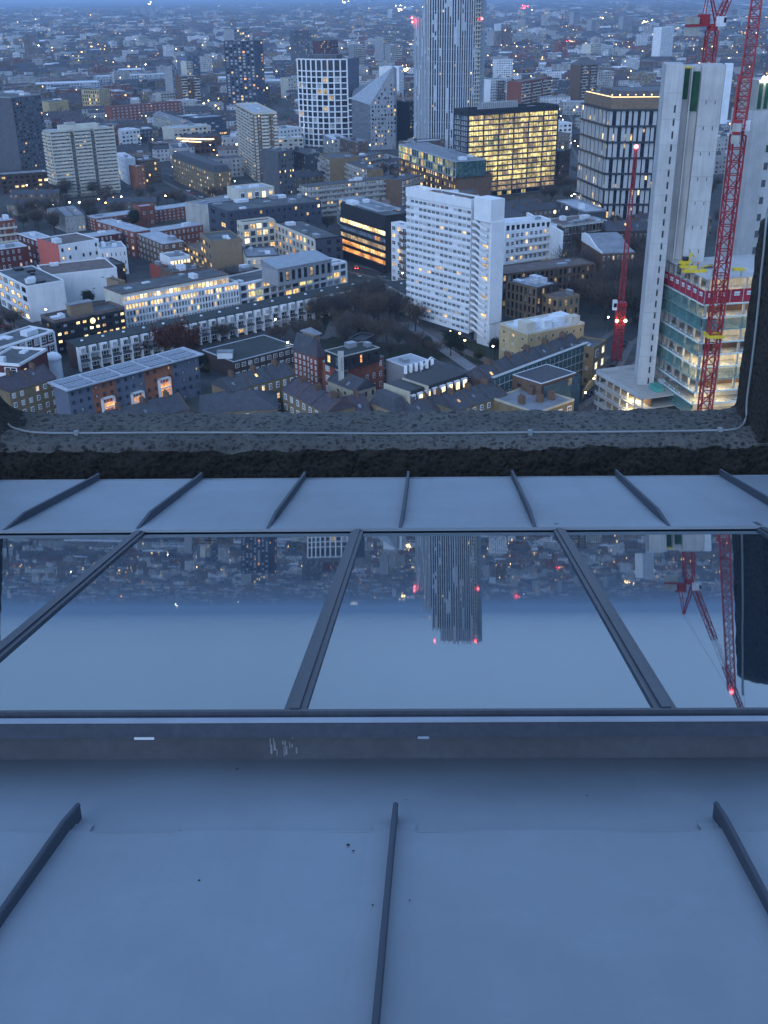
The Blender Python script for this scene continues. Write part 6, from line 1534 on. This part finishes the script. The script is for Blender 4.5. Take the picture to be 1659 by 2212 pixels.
far('pale slab pair on the skyline, right of the skyline three',(1347,36),(1368,35),46,16,'grey_render')
far('round ended brown tower with a pale pyramid roof, left of the concrete core',(1255,141),(1292,139),44,18,'brick_brown',top='hip',rh=8,f=dict(balc=(1,.8,'slab_concrete'),bcols=[(.1,.4),(.6,.9)]))
far('pale concrete flats behind and right of the pyramid roofed tower',(1293,156),(1327,154),24,16,'slab_concrete',f=dict(wf=.4))
far('brown brick tower with white balcony bands in the right middle distance',(1127,178),(1192,167),32,17,'brick_red','roof_brown',s=10,f=dict(balc=(1.1,.9,'cream'),bcols=[(0,.28),(.36,.62),(.7,1)]))
far('white and brown banded block just right of the striped skyscraper',(1060,173),(1104,169),30,16,'white_render',f=dict(balc=(1,.8,'brick_brown'),bcols=[(.3,.7)]))
far('striped block with dark columns right of the striped skyscraper, behind the banded one',(1073,130),(1108,129),26,16,'white_render')
far('dark glass tower with a pale frame right of the striped skyscraper near the skyline',(1083,52),(1103,50),52,18,'panel_white','roof_white',f=dict(wf=.8,hf=.8))
far('low grey tower attached to the dark glass tower near the skyline',(1067,68),(1082,67),40,18,'grey_render')
far('pale hospital-like block right of the dark glass tower',(1108,80),(1180,76),22,24,'slab_concrete',f=dict(wf=.4))
far('red brick block topped by a row of red lights in the right distance',(1208,92),(1243,91),24,20,'brick_red')
far('pale cream block and white frame in the right distance below the skyline slabs',(1277,96),(1300,94),26,20,'cream')
far('low white block next to the pale cream one in the right distance',(1300,100),(1325,98),18,20,'white_render')
far('pair of pale towers left, taller one with white bands right of the white gridded tower',(828,80),(856,78),50,18,'grey_render',f=dict(balc=(1,.8,'cream')))
far('shorter banded tower in front of the taller banded one',(843,98),(868,97),38,18,'grey_render','roof_pale',f=dict(balc=(1,.8,'cream')))
far('squat banded tower between the gridded tower and the banded pair',(764,98),(790,97),36,20,'grey_render','roof_pale',f=dict(balc=(1,.8,'cream')))
far('dark grey green tower behind the white gridded tower',(634,68),(672,67),64,20,'dark_grey',f=dict(gl='glass_blue'))
far('dark red tower behind the white gridded tower, right of the grey green one',(692,88),(730,86),46,20,'brick_maroon',top='hip',rh=5)
far('white slab edge standing behind the wedge tower',(862,146),(872,144),38,26,'white_render','roof_white',f=dict(wf=.3))
far('black clad slab wedged between the pointed tower and the striped skyscraper',(885,222),(901,220),34,22,'black_clad')
far('tapered brick tower pair with white corners in the left middle distance',(391,166),(430,164),36,18,'brick_brown','roof_white',f=dict(balc=(1,.8,'cream'),bcols=[(.0,.3),(.7,1)]))
far('blue glass tower behind the tapered brick pair',(404,122),(430,120),50,18,'slate_blue',f=dict(gl='glass_blue'))
far('slim pale tower left of the tapered brick pair',(371,145),(380,144),40,12,'grey_render')
far('slim concrete tower against the blue glass tower',(402,134),(415,133),44,10,'cream')
far('gold coloured stone building with a deep recess, upper left',(213,196),(236,193),24,24,'stone_gold',cat='building',name='building',Bx=150,f=dict(wf=.2),l=G(s=6,n=8,wf=.5,hf=.6,gl='glass_dark',mull=0))
far('low gold stone block left of the tall gold stone building',(105,222),(148,218),14,20,'stone_gold',cat='building',name='building',f=dict(wf=.1))
far('long red brick block with rows of white windows in the upper left',(240,232),(392,220),15,14,'brick_red','roof_brown',cat='flats',name='flats',f=dict(fr='white_paint',gl='glass_pale',bw=5,wf=.4))
far('pale flats with many small windows above the long red brick block',(347,202),(378,200),18,14,'slab_concrete',cat='flats',name='flats')
far('grey gabled row right of the long red brick block',(330,247),(395,268),12,12,'slab_concrete','roof_grey',cat='flats',name='flats',top='gable',rh=3,f=dict(wf=.3))
far('pale roofed long building with a dark upper storey below the grey gabled row',(375,279),(455,272),13,22,'cream','roof_pale',cat='building',name='building')
far('dark glass school-like block with pale roof strip left of the brown tower',(422,257),(488,252),16,24,'navy','roof_grey',cat='building',name='building',f=dict(gl='glass_blue',wf=.8))
far('white box building with a bright lamp on its end, below the gold stone building',(262,284),(302,280),13,18,'white_render','roof_white',cat='building',name='building')
far('small white tower block at the far left beside the dark grey tower',(20,200),(52,198),24,16,'white_render','roof_white',cat='building',name='building')
far('pale banded low block left of the white gridded tower',(622,170),(650,168),24,16,'cream',cat='flats',name='flats')
far('white flats with round shaped window left of the gridded tower base',(596,282),(650,276),17,20,'white_render','roof_pale',cat='building',name='building',f=dict(gl='glass_blue',wf=.4))
far('pale low terrace under the gridded tower, lit along its top',(600,300),(655,298),13,12,'cream','roof_white',cat='building',name='building')
far('dark building with lit entrance left of the beige tower, at the left edge',(0,380),(104,373),12,16,'brick_dark','roof_grey',cat='building',name='building',f=dict(mix=(('lit_warm',.2),('lit_bright',.1))))
far('grey office block with horizontal strips, second block beyond the yellow lit office',(1043,100),(1060,99),24,18,'slab_concrete')
far('round cornered white framed block behind the finned office on the left',(1207,268),(1236,266),20,16,'white_render','roof_white',cat='building',name='building')
far('large pale shed roof in the upper left, the longest pale roof there',(70,183),(215,178),9,40,'roof_pale','roof_white',cat='shed',name='shed')
far('second long pale shed roof, just below the longest one in the upper left',(55,195),(160,190),9,22,'roof_pale','roof_white',cat='shed',name='shed')
far('long pale market roof left of the tapered brick pair',(210,166),(372,160),10,26,'roof_pale','roof_white',cat='shed',name='shed')
far('pale concrete blocks on the horizon in the upper left, a tight group of slabs',(283,14),(292,14),60,20,'grey_render')
far('second slab of the tight group on the upper left horizon',(302,14),(312,14),58,20,'grey_render')
far('third and rightmost slab of the tight group on the upper left horizon',(322,16),(330,16),54,20,'grey_render')
far('tall dim tower on the horizon at the far upper left',(80,-6),(98,-6),110,30,'slate_blue')
# ------------------------------------------------------------------ generic city
def wmat(name,wall,win=(.03,.035,.045),sx=3.2,sz=3.1,fx=.42,fz=.5,lit=.02,litc=(1,.66,.28)):
    m,t,b=nodes(name); tc=N(t,'ShaderNodeTexCoord'); sp=N(t,'ShaderNodeSeparateXYZ'); t.links.new(tc.outputs['Object'],sp.inputs[0])
    u=mth(t,'MULTIPLY',mth(t,'ADD',sp.outputs[0],sp.outputs[1]),1/sx); v=mth(t,'MULTIPLY',sp.outputs[2],1/sz)
    nz_=N(t,'ShaderNodeSeparateXYZ'); t.links.new(tc.outputs['Normal'],nz_.inputs[0]); side=mth(t,'LESS_THAN',mth(t,'ABSOLUTE',nz_.outputs[2]),.5)
    iu=mth(t,'FLOOR',u); iv=mth(t,'FLOOR',v)
    mk_=mth(t,'MULTIPLY',mth(t,'LESS_THAN',mth(t,'FRACT',u),fx),mth(t,'MULTIPLY',mth(t,'LESS_THAN',mth(t,'FRACT',mth(t,'ADD',v,.7)),fz),side))
    ob=N(t,'ShaderNodeObjectInfo'); cb=N(t,'ShaderNodeCombineXYZ'); t.links.new(iu,cb.inputs[0]); t.links.new(iv,cb.inputs[1]); t.links.new(mth(t,'MULTIPLY',ob.outputs['Random'],97),cb.inputs[2])
    wn=N(t,'ShaderNodeTexWhiteNoise'); t.links.new(cb.outputs[0],wn.inputs['Vector'])
    c=mixc(t,ramp(t,noisef(t,.15,4,N(t,'ShaderNodeNewGeometry').outputs['Position']),.35,.65),tuple(x*.65 for x in wall),wall)
    wc=mixc(t,mth(t,'GREATER_THAN',wn.outputs['Value'],.6),win,(.25,.27,.3))
    t.links.new(mixc(t,mk_,c,wc),b.inputs['Base Color']); b.inputs['Roughness'].default_value=.7
    b.inputs['Emission Color'].default_value=(*litc,1)
    t.links.new(mth(t,'MULTIPLY',mth(t,'MULTIPLY',mk_,mth(t,'LESS_THAN',wn.outputs['Value'],lit)),.9),b.inputs['Emission Strength']); m.cycles.emission_sampling='NONE'
KINDS=[('brown brick','w_brown',(.15,.10,.07)),('red brick','w_red',(.20,.075,.055)),('yellow brick','w_yellow',(.22,.17,.11)),('pale rendered','w_pale',(.45,.44,.42)),('dark clad','w_dark',(.06,.065,.08)),('white','w_white',(.65,.66,.68))]
for a_,n_,c_ in KINDS: wmat(n_,c_)
RF=['roof_felt','slate','roof_grey','roof_pale','roof_brown','roof_white','slate_purple']
def in_foot(x,y,m=4):
    for (cx,cy,hx,hy,a) in FOOT:
        dx,dy=x-cx,y-cy; c,s=math.cos(a),math.sin(a); u=dx*c+dy*s; v=-dx*s+dy*c
        if abs(u)<hx+m and abs(v)<hy+m: return True
    return False
OPEN=[((1110,460),48,14),((850,705),62,42),((1345,640),34,60),((1320,560),25,40),((120,485),45,35),((350,440),60,30),((570,735),45,20),((1010,760),40,22),((400,300),20,10)]
OPENW=[(at(*p),rx,ry) for p,rx,ry in OPEN]
def in_open(x,y):
    for p,rx,ry in OPENW:
        if ((x-p.x)/rx)**2+((y-p.y)/ry)**2<1: return True
    return False
LM=[('the striped skyscraper',(970,200)),('the yellow lit office',(1100,330)),('the white slab tower',(980,560)),('the gridded tower',(705,220)),('the beige tower',(175,350)),('the brown tower',(545,310)),('the dark blue tower',(518,160)),('the finned office tower',(1340,340)),('the concrete core',(1500,300)),('the navy hotel',(590,470)),('the solar roof',(280,800)),('the white framed terrace',(480,670)),('the gold stone building',(190,215)),('the banded red tower',(1160,195)),('the tapered brick pair',(410,185)),('the pyramid roofed tower',(1273,160)),('the dark grey slab',(60,290)),('the wedge tower',(815,240)),('the netted terrace',(1160,790)),('the red brick school',(670,770)),('the small crane',(1345,620)),('the long red flats',(340,460))]
LABC={}
ORD='first second third fourth fifth sixth seventh eighth ninth tenth eleventh twelfth thirteenth fourteenth fifteenth sixteenth seventeenth eighteenth nineteenth twentieth'.split()
def number(D_):
    for lab,os_ in D_.items():
        if len(os_)<2: continue
        os_.sort(key=lambda o:px((o.location.x,o.location.y,5))[0])
        for i,o in enumerate(os_):
            o['group']=lab; n=len(os_)
            w=(ORD[i] if i<len(ORD) else 'number %d'%(i+1)) if i<n-1 else 'last'
            o['label']=lab+', '+w+' from left'
def where(q):
    n,(lx,ly)=min(LM,key=lambda l:math.hypot(l[1][0]-q[0],(l[1][1]-q[1])*1.3))
    dx,dy=q[0]-lx,q[1]-ly
    if abs(dx)>abs(dy)*1.2: r='left of' if dx<0 else 'right of'
    else: r='beyond' if dy<0 else 'in front of'
    if abs(dx)>90: r='well '+r if r in('left of','right of') else r
    return r+' '+n
rnd=random.Random(21)
cand=[]; trees=[]
def cells(y0,y1,cw,ch,wfac):
    y=y0
    while y<y1:
        xm=y*wfac+120; x=-xm
        while x<xm:
            cand.append((x+rnd.uniform(-.2,.2)*cw,y+rnd.uniform(-.25,.25)*ch,cw,ch)); x+=cw
        y+=ch
cells(400,1500,46,38,.40); cells(1500,3200,52,44,.39); cells(3200,7000,80,75,.38); cells(7000,16000,190,240,.38)
cand.sort(key=lambda c:math.hypot(c[0],c[1]))
def dist_angle(x,y):
    a=noise.noise(Vector((x/420,y/420,3.3))); return round(a*5)/5*1.1+.25
ind=[]; stuff=[]
for (x,y,cw,ch) in cand:
    if in_open(x,y):
        continue
    if in_foot(x,y,13): 
        if rnd.random()<.5 and not in_foot(x+10,y-10,2): trees.append((x+10,y-10))
        continue
    q=px((x,y,0))
    if q[1]>560 or (q[1]>430 and rnd.random()<.25):
        if rnd.random()<.5: trees.append((x,y))
        continue
    green=noise.noise(Vector((x/260,y/260,9)))
    if green>.28:
        for k in range(4 if y<3200 else 2): trees.append((x+rnd.uniform(-.5,.5)*cw,y+rnd.uniform(-.5,.5)*ch))
        continue
    a=dist_angle(x,y); u=rnd.random(); sc=1 if y<3200 else (1.5 if y<7000 else 3.2)
    if u<.5:
        for sgn in (-1,1):
            L=rnd.uniform(22,38)*sc; D=rnd.uniform(7.5,10)*sc; H=rnd.uniform(6.5,10); ind.append((x-math.sin(a)*sgn*11*sc,y+math.cos(a)*sgn*11*sc,L,D,H,a,'row',rnd.choice((0,0,1,2,2,3,5))))
    elif u<.82:
        ind.append((x,y,rnd.uniform(22,40)*sc,rnd.uniform(10,15)*sc,rnd.uniform(10,19),a+(math.pi/2 if rnd.random()<.4 else 0),'block',rnd.choice((0,1,2,3,3,4,5))))
    elif u<.9: ind.append((x,y,rnd.uniform(24,44)*sc,rnd.uniform(16,28)*sc,rnd.uniform(6,9),a,'shed',rnd.choice((3,4,5))))
    elif u<.915: ind.append((x,y,18,18,rnd.uniform(28,52),a,'tower',rnd.choice((0,3,3,5,4))))
    for k in range(2):
        if rnd.random()<.75: trees.append((x+rnd.uniform(-.5,.5)*cw,y+rnd.uniform(-.5,.5)*ch))
NI=0
nearb=[];farb=[]
for e in ind:
    if in_foot(e[0],e[1],max(e[2]*.35,9)): continue
    q=px((e[0],e[1],e[4]/2)); vis=-40<q[0]<1700 and q[1]>-10
    if NI<285 and vis: nearb.append(e); NI+=1
    else: farb.append(e)
def house_geo(b,e,Mx,wi,ri):
    x,y,L,D,H,a,k,c=e
    b.box(-L/2,L/2,-D/2,D/2,0,H,wi,Mx,top=ri)
    if k=='row':
        p=[(-L/2-.2,-D/2-.3,H+.02),(L/2+.2,-D/2-.3,H+.02),(L/2+.2,D/2+.3,H+.02),(-L/2-.2,D/2+.3,H+.02),(-L/2-.2,0,H+D*.3),(L/2+.2,0,H+D*.3)]
        p=[Mx@Vector(v) for v in p] if Mx is not None else p
        for f in ((0,1,5,4),(2,3,4,5),(1,2,5),(3,0,4)): b.face([p[i] for i in f],ri)
    elif k!='shed':
        w=L*.25; b.box(-w/2,w/2,-D*.2,D*.2,H,H+2.4,wi,Mx,top=ri)
for e in nearb:
    x,y,L,D,H,a,k,c=e; kn,mn,_=KINDS[c]
    nm={'row':'terrace','block':'apartment_block','shed':'low_building','tower':'tower_block'}[k]; cat={'row':'terrace','block':'flats','shed':'building','tower':'tower'}[k]
    q=px((x,y,H)); w_=where(q)
    rm_=rnd.choice(['slate','slate','slate_purple','roof_brown']) if k=='row' else (rnd.choice(['roof_felt','roof_pale','roof_grey','roof_felt','roof_white']) if k!='shed' else rnd.choice(['roof_white','roof_pale','roof_grey']))
    rt_={'slate':'slate','slate_purple':'purple slate','roof_brown':'brown','roof_felt':'dark flat','roof_pale':'pale flat','roof_grey':'grey flat','roof_white':'white flat'}[rm_]
    sz={'row':'terrace','block':'flats','shed':'shed','tower':'tower'}[k]
    lab='%s %s, %s roof, %s'%(kn,sz,rt_,w_); LABC.setdefault(lab,[])
    o=empty(nm,(x,y,0),a,lab,cat); LABC[lab].append(o)
    b=MB(); b.box(-L/2,L/2,-D/2,D/2,0,H); b.build('wall',mn,o)
    b=MB()
    if k=='row':
        p=[(-L/2-.2,-D/2-.3,H+.02),(L/2+.2,-D/2-.3,H+.02),(L/2+.2,D/2+.3,H+.02),(-L/2-.2,D/2+.3,H+.02),(-L/2-.2,0,H+D*.3),(L/2+.2,0,H+D*.3)]
        for f in ((0,1,5,4),(2,3,4,5),(1,2,5),(3,0,4),(3,2,1,0)): b.face([p[i] for i in f])
        rf=b.build('roof',rm_,o)
        for i in range(max(2,int(L/8))): bb=MB(); xx=-L/2+L*(i+.5)/max(2,int(L/8)); bb.box(xx-.5,xx+.5,-.9,.9,H+D*.15,H+D*.3+1.2); bb.build('chimney','brick_brown',rf)
    else:
        b.box(-L/2+.25,L/2-.25,-D/2+.25,D/2-.25,H+.004,H+.1); b.build('roof',rm_,o)
        b=MB(); b.box(-L/2-.03,L/2+.03,-D/2-.03,-D/2+.3,H+.002,H+.7); b.box(-L/2-.03,L/2+.03,D/2-.3,D/2+.03,H+.002,H+.7); b.box(-L/2-.03,-L/2+.3,-D/2+.3,D/2-.3,H+.002,H+.7); b.box(L/2-.3,L/2+.03,-D/2+.3,D/2-.3,H+.002,H+.7); b.build('parapet',rnd.choice([mn,'roof_pale','roof_grey']),o)
        for i in range(rnd.randint(1,3)):
            w=rnd.uniform(2,L*.25); xx=rnd.uniform(-L/2+1,L/2-w-1); d_=rnd.uniform(1.5,D*.35); yy=rnd.uniform(-D/2+1,D/2-d_-1); bb=MB(); bb.box(xx,xx+w,yy,yy+d_,H+.11+.002*i,H+rnd.uniform(1,3)); bb.build('plant_box',rnd.choice(['grey_render','roof_white','dark_grey']),o)
number(LABC)
b=MB(); ms=[k[1] for k in KINDS]+RF
# world-space version of the window walls, one mesh
for e in farb:
    x,y,L,D,H,a,k,c=e
    ri=len(KINDS)+(rnd.choice((1,1,6,4,0)) if k=='row' else rnd.choice((0,0,2,3,4,2)) if k!='shed' else rnd.choice((5,3,3,2)))
    if rnd.random()<.03: ri=len(KINDS)+5
    house_geo(b,e,Mloc(x,y,0,a),c,ri)
tag(b.build('distant_buildings',ms),'countless roofs and walls of the far city fading to the horizon','buildings',kind='stuff')
# ------------------------------------------------------------------ trees
def bare_crown(seed,R_=4.6,h=11,n=1500,leaf=0):
    r=random.Random(seed); b=MB(); tips=[]
    base=Vector((0,0,h*.28))
    for i in range(7):
        a=2*math.pi*i/7+r.uniform(-.3,.3); e=r.uniform(.5,1.25); L=r.uniform(.5,.8)*R_*1.35
        d=Vector((math.cos(a)*math.cos(e),math.sin(a)*math.cos(e),math.sin(e))); m_=base+d*L*.55+Vector((0,0,r.uniform(0,.5))); t_=m_+(d+Vector((r.uniform(-.4,.4),r.uniform(-.4,.4),.35))).normalized()*L*.6
        b.tube([base,m_,t_],[.16,.09,.04],5)
        for k in range(4):
            s_=base.lerp(m_,r.uniform(.4,1)) if k<2 else m_.lerp(t_,r.uniform(.1,.9)); d2=(d+Vector((r.uniform(-1,1),r.uniform(-1,1),r.uniform(-.1,.8)))).normalized(); e_=s_+d2*R_*.5
            b.tube([s_,e_],[.06,.02],4); tips+= [s_.lerp(e_,.5),e_]
        tips+=[m_,t_]
    for i in range(n):
        c=r.choice(tips); p=c+Vector((r.gauss(0,.8),r.gauss(0,.8),r.gauss(.15,.7)))
        d=((p-base).normalized()+Vector((r.uniform(-.7,.7),r.uniform(-.7,.7),r.uniform(-.4,.8)))).normalized()
        if leaf: L=r.uniform(.25,.5); w=r.uniform(.14,.26)
        else: L=r.uniform(.6,1.4); w=r.uniform(.03,.06)
        s_=d.cross(Vector((r.uniform(-1,1),r.uniform(-1,1),r.uniform(-1,1)))).normalized()
        b.face([p-s_*w,p+s_*w,p+d*L+s_*w*.3,p+d*L-s_*w*.3])
    return b
protoC=[]; bt_=MB(); bt_.tube([(0,0,0),(0.05,0,1.6),(0,.05,3.3)],[.30,.22,.17],7); trunkme=bt_.mesh('trunk','bark')
for s_ in range(4): protoC.append(bare_crown(s_,4.4+s_*.3,11,2600).mesh('crown',('twig_brown','twig_grey')[s_%2]))
rustC=bare_crown(40,4.6,11,5200,1).mesh('crown','leaf_rust'); greenC=bare_crown(41,4.2,10,5200,1).mesh('crown','leaf_dark'); oliveC=bare_crown(42,4.2,10,4200,1).mesh('crown','leaf_olive')
TL={}
def tree(x,y,s,kind=None):
    q=px((x,y,5)); me=kind or rnd.choice(protoC)
    kn='rust brown leafy tree' if me is rustC else ('dark evergreen tree' if me is greenC else ('olive green tree' if me is oliveC else 'bare winter tree'))
    szn='small ' if s<.75 else ('tall ' if s>1.25 else '')
    lab=szn+kn+' '+where(q); TL.setdefault(lab,[])
    o=empty('tree',(x,y,0),rnd.uniform(0,6.28),lab,'tree'); o.scale=(s,s,s*rnd.uniform(.9,1.15)); TL[lab].append(o)
    link('trunk',trunkme,o); link('crown',me,o)
def grove(poly_c,rx,ry,n,s0=.8,s1=1.3,kinds=None):
    c=at(*poly_c); k=0; tr=0
    while k<n and tr<n*20:
        tr+=1; a=rnd.uniform(0,6.28); r_=math.sqrt(rnd.random()); x=c.x+rx*r_*math.cos(a); y=c.y+ry*r_*math.sin(a)
        if in_foot(x,y,2.5): continue
        tree(x,y,rnd.uniform(s0,s1),rnd.choice(kinds) if kinds else None); k+=1
grove((740,745),26,10,7,.8,1.2); grove((800,690),34,16,12,.9,1.3); grove((905,700),22,14,9,.9,1.35); grove((865,770),20,8,8,.6,1.0,protoC+[greenC])
grove((1345,640),26,52,18,1.45,1.7); grove((1345,640),26,52,18,.9,1.2); grove((1340,650),22,40,6,.5,.7); grove((1345,570),26,34,24,1.2,1.7); grove((1255,610),14,14,5,.8,1.1); grove((1380,700),10,26,6,1.1,1.5,protoC+[oliveC])
grove((120,485),42,30,16,.8,1.2); grove((560,735),42,16,12,.6,.95); grove((350,440),50,24,14,.7,1.1); grove((150,425),20,16,6,.8,1.1)
grove((1240,430),30,18,8,.8,1.1); grove((1190,300),40,60,8,.9,1.3); grove((1000,770),16,8,4,.4,.7,[greenC,oliveC]); grove((445,800),10,6,5,.4,.6,[oliveC,greenC]); grove((1195,873),7,5,4,.45,.6,[greenC,oliveC])
grove((60,720),18,16,5,.4,.7); grove((1430,760),10,20,3,.5,.8) if False else None
p=at(386,778); 
for dx,dy,s_ in ((0,0,1.3),(-4.5,1,1.1),(4.5,1,1.1)): tree(p.x+dx,p.y+dy,s_,rustC)
tr_i=0; rest=[]
for (x,y) in trees:
    q=px((x,y,0)); 
    if -30<q[0]<1690 and tr_i<95 and y<1500 and not in_foot(x,y,3): tree(x,y,rnd.uniform(.7,1.15),rnd.choice(protoC*3+[greenC])); tr_i+=1
    else: rest.append((x,y))
number(TL)
b=MB(); rr=random.Random(77)
for (x,y) in rest:
    far_=y>3200; R_=rr.uniform(3.5,6)*(1 if not far_ else (2.2 if y<7000 else 6)); n=34 if y<1700 else (18 if y<3200 else 9); H_=rr.uniform(6,10) if not far_ else rr.uniform(7,12)
    mi=rr.choice((0,0,1,1,2))
    for k in range(n):
        a=rr.uniform(0,6.28); e=rr.uniform(-.6,1.5); rad=R_*rr.uniform(.3,1); c=Vector((x+rad*math.cos(a)*math.cos(e),y+rad*math.sin(a)*math.cos(e),max(1,H_*.55+H_*.45*math.sin(e)*rad/R_)))
        w=R_*(.22 if y<1700 else .34 if not far_ else .42); u_=Vector((rr.uniform(-1,1),rr.uniform(-1,1),rr.uniform(-1,1))).normalized(); v_=u_.cross(Vector((rr.uniform(-1,1),rr.uniform(-1,1),rr.uniform(-1,1)))).normalized()
        b.face([c-u_*w,c+v_*w*.7,c+u_*w,],mi)
tag(b.build('distant_trees',['twig_brown','twig_grey','leaf_dark']),'leafless trees scattered through the far streets','trees',kind='stuff')
# ------------------------------------------------------------------ lamps
def lamp(x,y,h=7,mat='lamp_warm',r_=.42):
    g=at(x,y,h); o=empty('street_lamp',(g.x,g.y,0),0,'lit %s street lamp %s'%({'lamp_warm':'warm','lamp_white':'white','lamp_orange':'orange','lamp_red':'red'}[mat],where((x,y))),'street lamp')
    b=MB(); b.tube([(0,0,0),(0,0,h-.2)],[.11,.06],6); b.build('pole','dark_grey',o); b=MB(); b.ball((0,0,h),r_,sz=.7); b.build('lantern',mat,o); LL.setdefault(o['label'],[]).append(o)
LL={}
for a in ((228,438,'lamp_orange'),(115,442,'lamp_warm'),(150,437,'lamp_white'),(171,437,'lamp_white'),(213,430,'lamp_orange'),(245,427,'lamp_warm'),(262,425,'lamp_white'),(298,345,'lamp_white'),(316,428,'lamp_warm'),(357,423,'lamp_warm'),(78,443,'lamp_warm'),(103,418,'lamp_orange'),(58,400,'lamp_warm'),(58,412,'lamp_warm'),(45,583,'lamp_warm'),
  (621,740,'lamp_white'),(993,720,'lamp_warm'),(1004,735,'lamp_warm'),(1065,748,'lamp_white'),(972,715,'lamp_warm'),(595,690,'lamp_white'),(1144,766,'lamp_warm'),(1149,845,'lamp_warm'),(1192,849,'lamp_warm'),(1265,848,'lamp_warm'),(1283,818,'lamp_warm'),(1135,690,'lamp_warm'),(1287,452,'lamp_white'),(1266,446,'lamp_warm'),(520,340,'lamp_warm'),(1012,583,'lamp_white'),(870,590,'lamp_warm')):
    lamp(a[0],a[1],7 if a[0]<1100 else 5,a[2],.32 if a[1]>500 else .5)
# cars
def car(x,y,mat,label,rz_=0.8,red=True):
    g=at(x,y); o=empty('car',(g.x,g.y,.05),rz_,label,'car')
    b=MB(); b.box(-2.1,2.1,-.85,.85,.35,.9); b.build('body',mat,o)
    b=MB(); p=[(-1.5,-.78,.9),(1.2,-.78,.9),(1.2,.78,.9),(-1.5,.78,.9),(-1.1,-.65,1.45),(.6,-.65,1.45),(.6,.65,1.45),(-1.1,.65,1.45)]
    for f in ((4,5,6,7),(0,1,5,4),(1,2,6,5),(2,3,7,6),(3,0,4,7)): b.face([p[i] for i in f])
    b.build('cabin','glass_dark',o)
    for sx_ in (-1.3,1.3):
        for sy_ in (-.8,.8): b=MB(); b.tube([(sx_,sy_-.1,.33),(sx_,sy_+.1,.33)],.33,10); b.build('wheel','rubber',o)
    if red:
        for sy_ in (-.6,.6): b=MB(); b.box(-2.14,-2.1,sy_-.18,sy_+.18,.6,.78); b.build('tail_light','lamp_red',o)
    return o
car(769,581,'car_dark','dark car with glowing red tail lights in the street below the black lit office',R(100)); car(776,597,'car_white','pale car in the street left of the slab tower, behind the red tail lights',R(100),False)
car(6,706,'car_red','red car parked at the far left edge below the yellow lit studio',R(30),False)
car(1268,431,'car_dark','dark car with red tail lights at the foot of the finned office, left one',R(80)); car(1275,429,'car_dark','dark car with red tail lights at the foot of the finned office, right one',R(80))
CL={}; rr=random.Random(31)
for nm_,P in ROADS:
    for a_,c_ in zip(P,P[1:]):
        d=c_-a_; L=d.length; d=d/L; n_=Vector((-d.y,d.x,0)); s_=12
        while s_<L:
            q=a_+d*s_+n_*3.6*rr.choice((-1,1)); p_=px((q.x,q.y,0))
            if -20<p_[0]<1680 and p_[1]<900 and rr.random()<.75 and not in_foot(q.x,q.y,1.5):
                m_=rr.choice(('car_dark','car_dark','car_white','navy','metal_grey','car_red')); cn={'car_dark':'black','car_white':'white','navy':'dark blue','metal_grey':'silver','car_red':'red'}[m_]
                pc=len([o for o in COL.objects if 0]); g0=(q.x,q.y)
                o=car(p_[0],p_[1],m_,'x',math.atan2(d.y,d.x),False); lab=cn+' car in the road '+where(p_); o['label']=lab; CL.setdefault(lab,[]).append(o)
            s_+=rr.uniform(6,16)
        s_=8
        while s_<L:
            q=a_+d*s_+n_*6.5; p_=px((q.x,q.y,7))
            if -20<p_[0]<1680 and p_[1]<900 and not in_foot(q.x,q.y,1): lamp(p_[0],p_[1],7,rr.choice(('lamp_warm','lamp_warm','lamp_white','lamp_orange')),.34)
            s_+=34
number(CL); number(LL)
# far points of light
b=MB(); rr=random.Random(5)
for i in range(110):
    y=rr.choice((rr.uniform(2,60),rr.uniform(20,130),rr.uniform(100,330))); x=rr.uniform(-20,1680); g=at(x,y,8)
    if math.hypot(g.x,g.y)>15000: continue
    d=math.hypot(g.x,g.y); r_=.00022*d*rr.uniform(.5,1.5)+.15; b.ball((g.x,g.y,10),r_,rr.choice((0,0,0,1,1,2)),5,3)
for (x,y,k,n,sp) in ((80,193*.0+200,0,0,0),(1135,16,3,16,8),(866,20,0,14,20),(880,14,1,8,30),(745,6,1,5,8),(325,8,1,4,8),(1300,42,0,3,4),(1390,50,0,8,16),(632,107,0,7,4),(875,155,0,10,9),(1130,106,0,7,12),(632,290,1,6,22),(760,167,0,5,10),(1228,92,3,8,16)):
    for i in range(n):
        g=at(x+rr.gauss(0,sp*.5),y+rr.gauss(0,2.5),9); d=math.hypot(g.x,g.y); b.ball((g.x,g.y,12),.0004*d,k,5,3)
tag(b.build('distant_lights',['lamp_warm','lamp_white','lamp_orange','lamp_red']),'scattered street and window lights across the far city','lights',kind='stuff')
# ------------------------------------------------------------------ haze
HZ=.92e-4
m=bpy.data.materials.new('haze'); m.use_nodes=True; t=m.node_tree; t.nodes.clear(); pv=t.nodes.new('ShaderNodeVolumePrincipled'); pv.inputs['Color'].default_value=(.58,.76,1,1); pv.inputs['Density'].default_value=HZ; pv.inputs['Anisotropy'].default_value=.0
ou=t.nodes.new('ShaderNodeOutputMaterial'); t.links.new(pv.outputs[0],ou.inputs['Volume']); MATS['haze']=m
b=MB(); b.box(-31000,31000,-5000,35000,-1.5,200); tag(b.build('haze','haze'),kind='stuff')

for o in COL.objects:
    if o.parent is None and 'label' in o and len(o['label'].split())>16: print('LONG',o['label'])
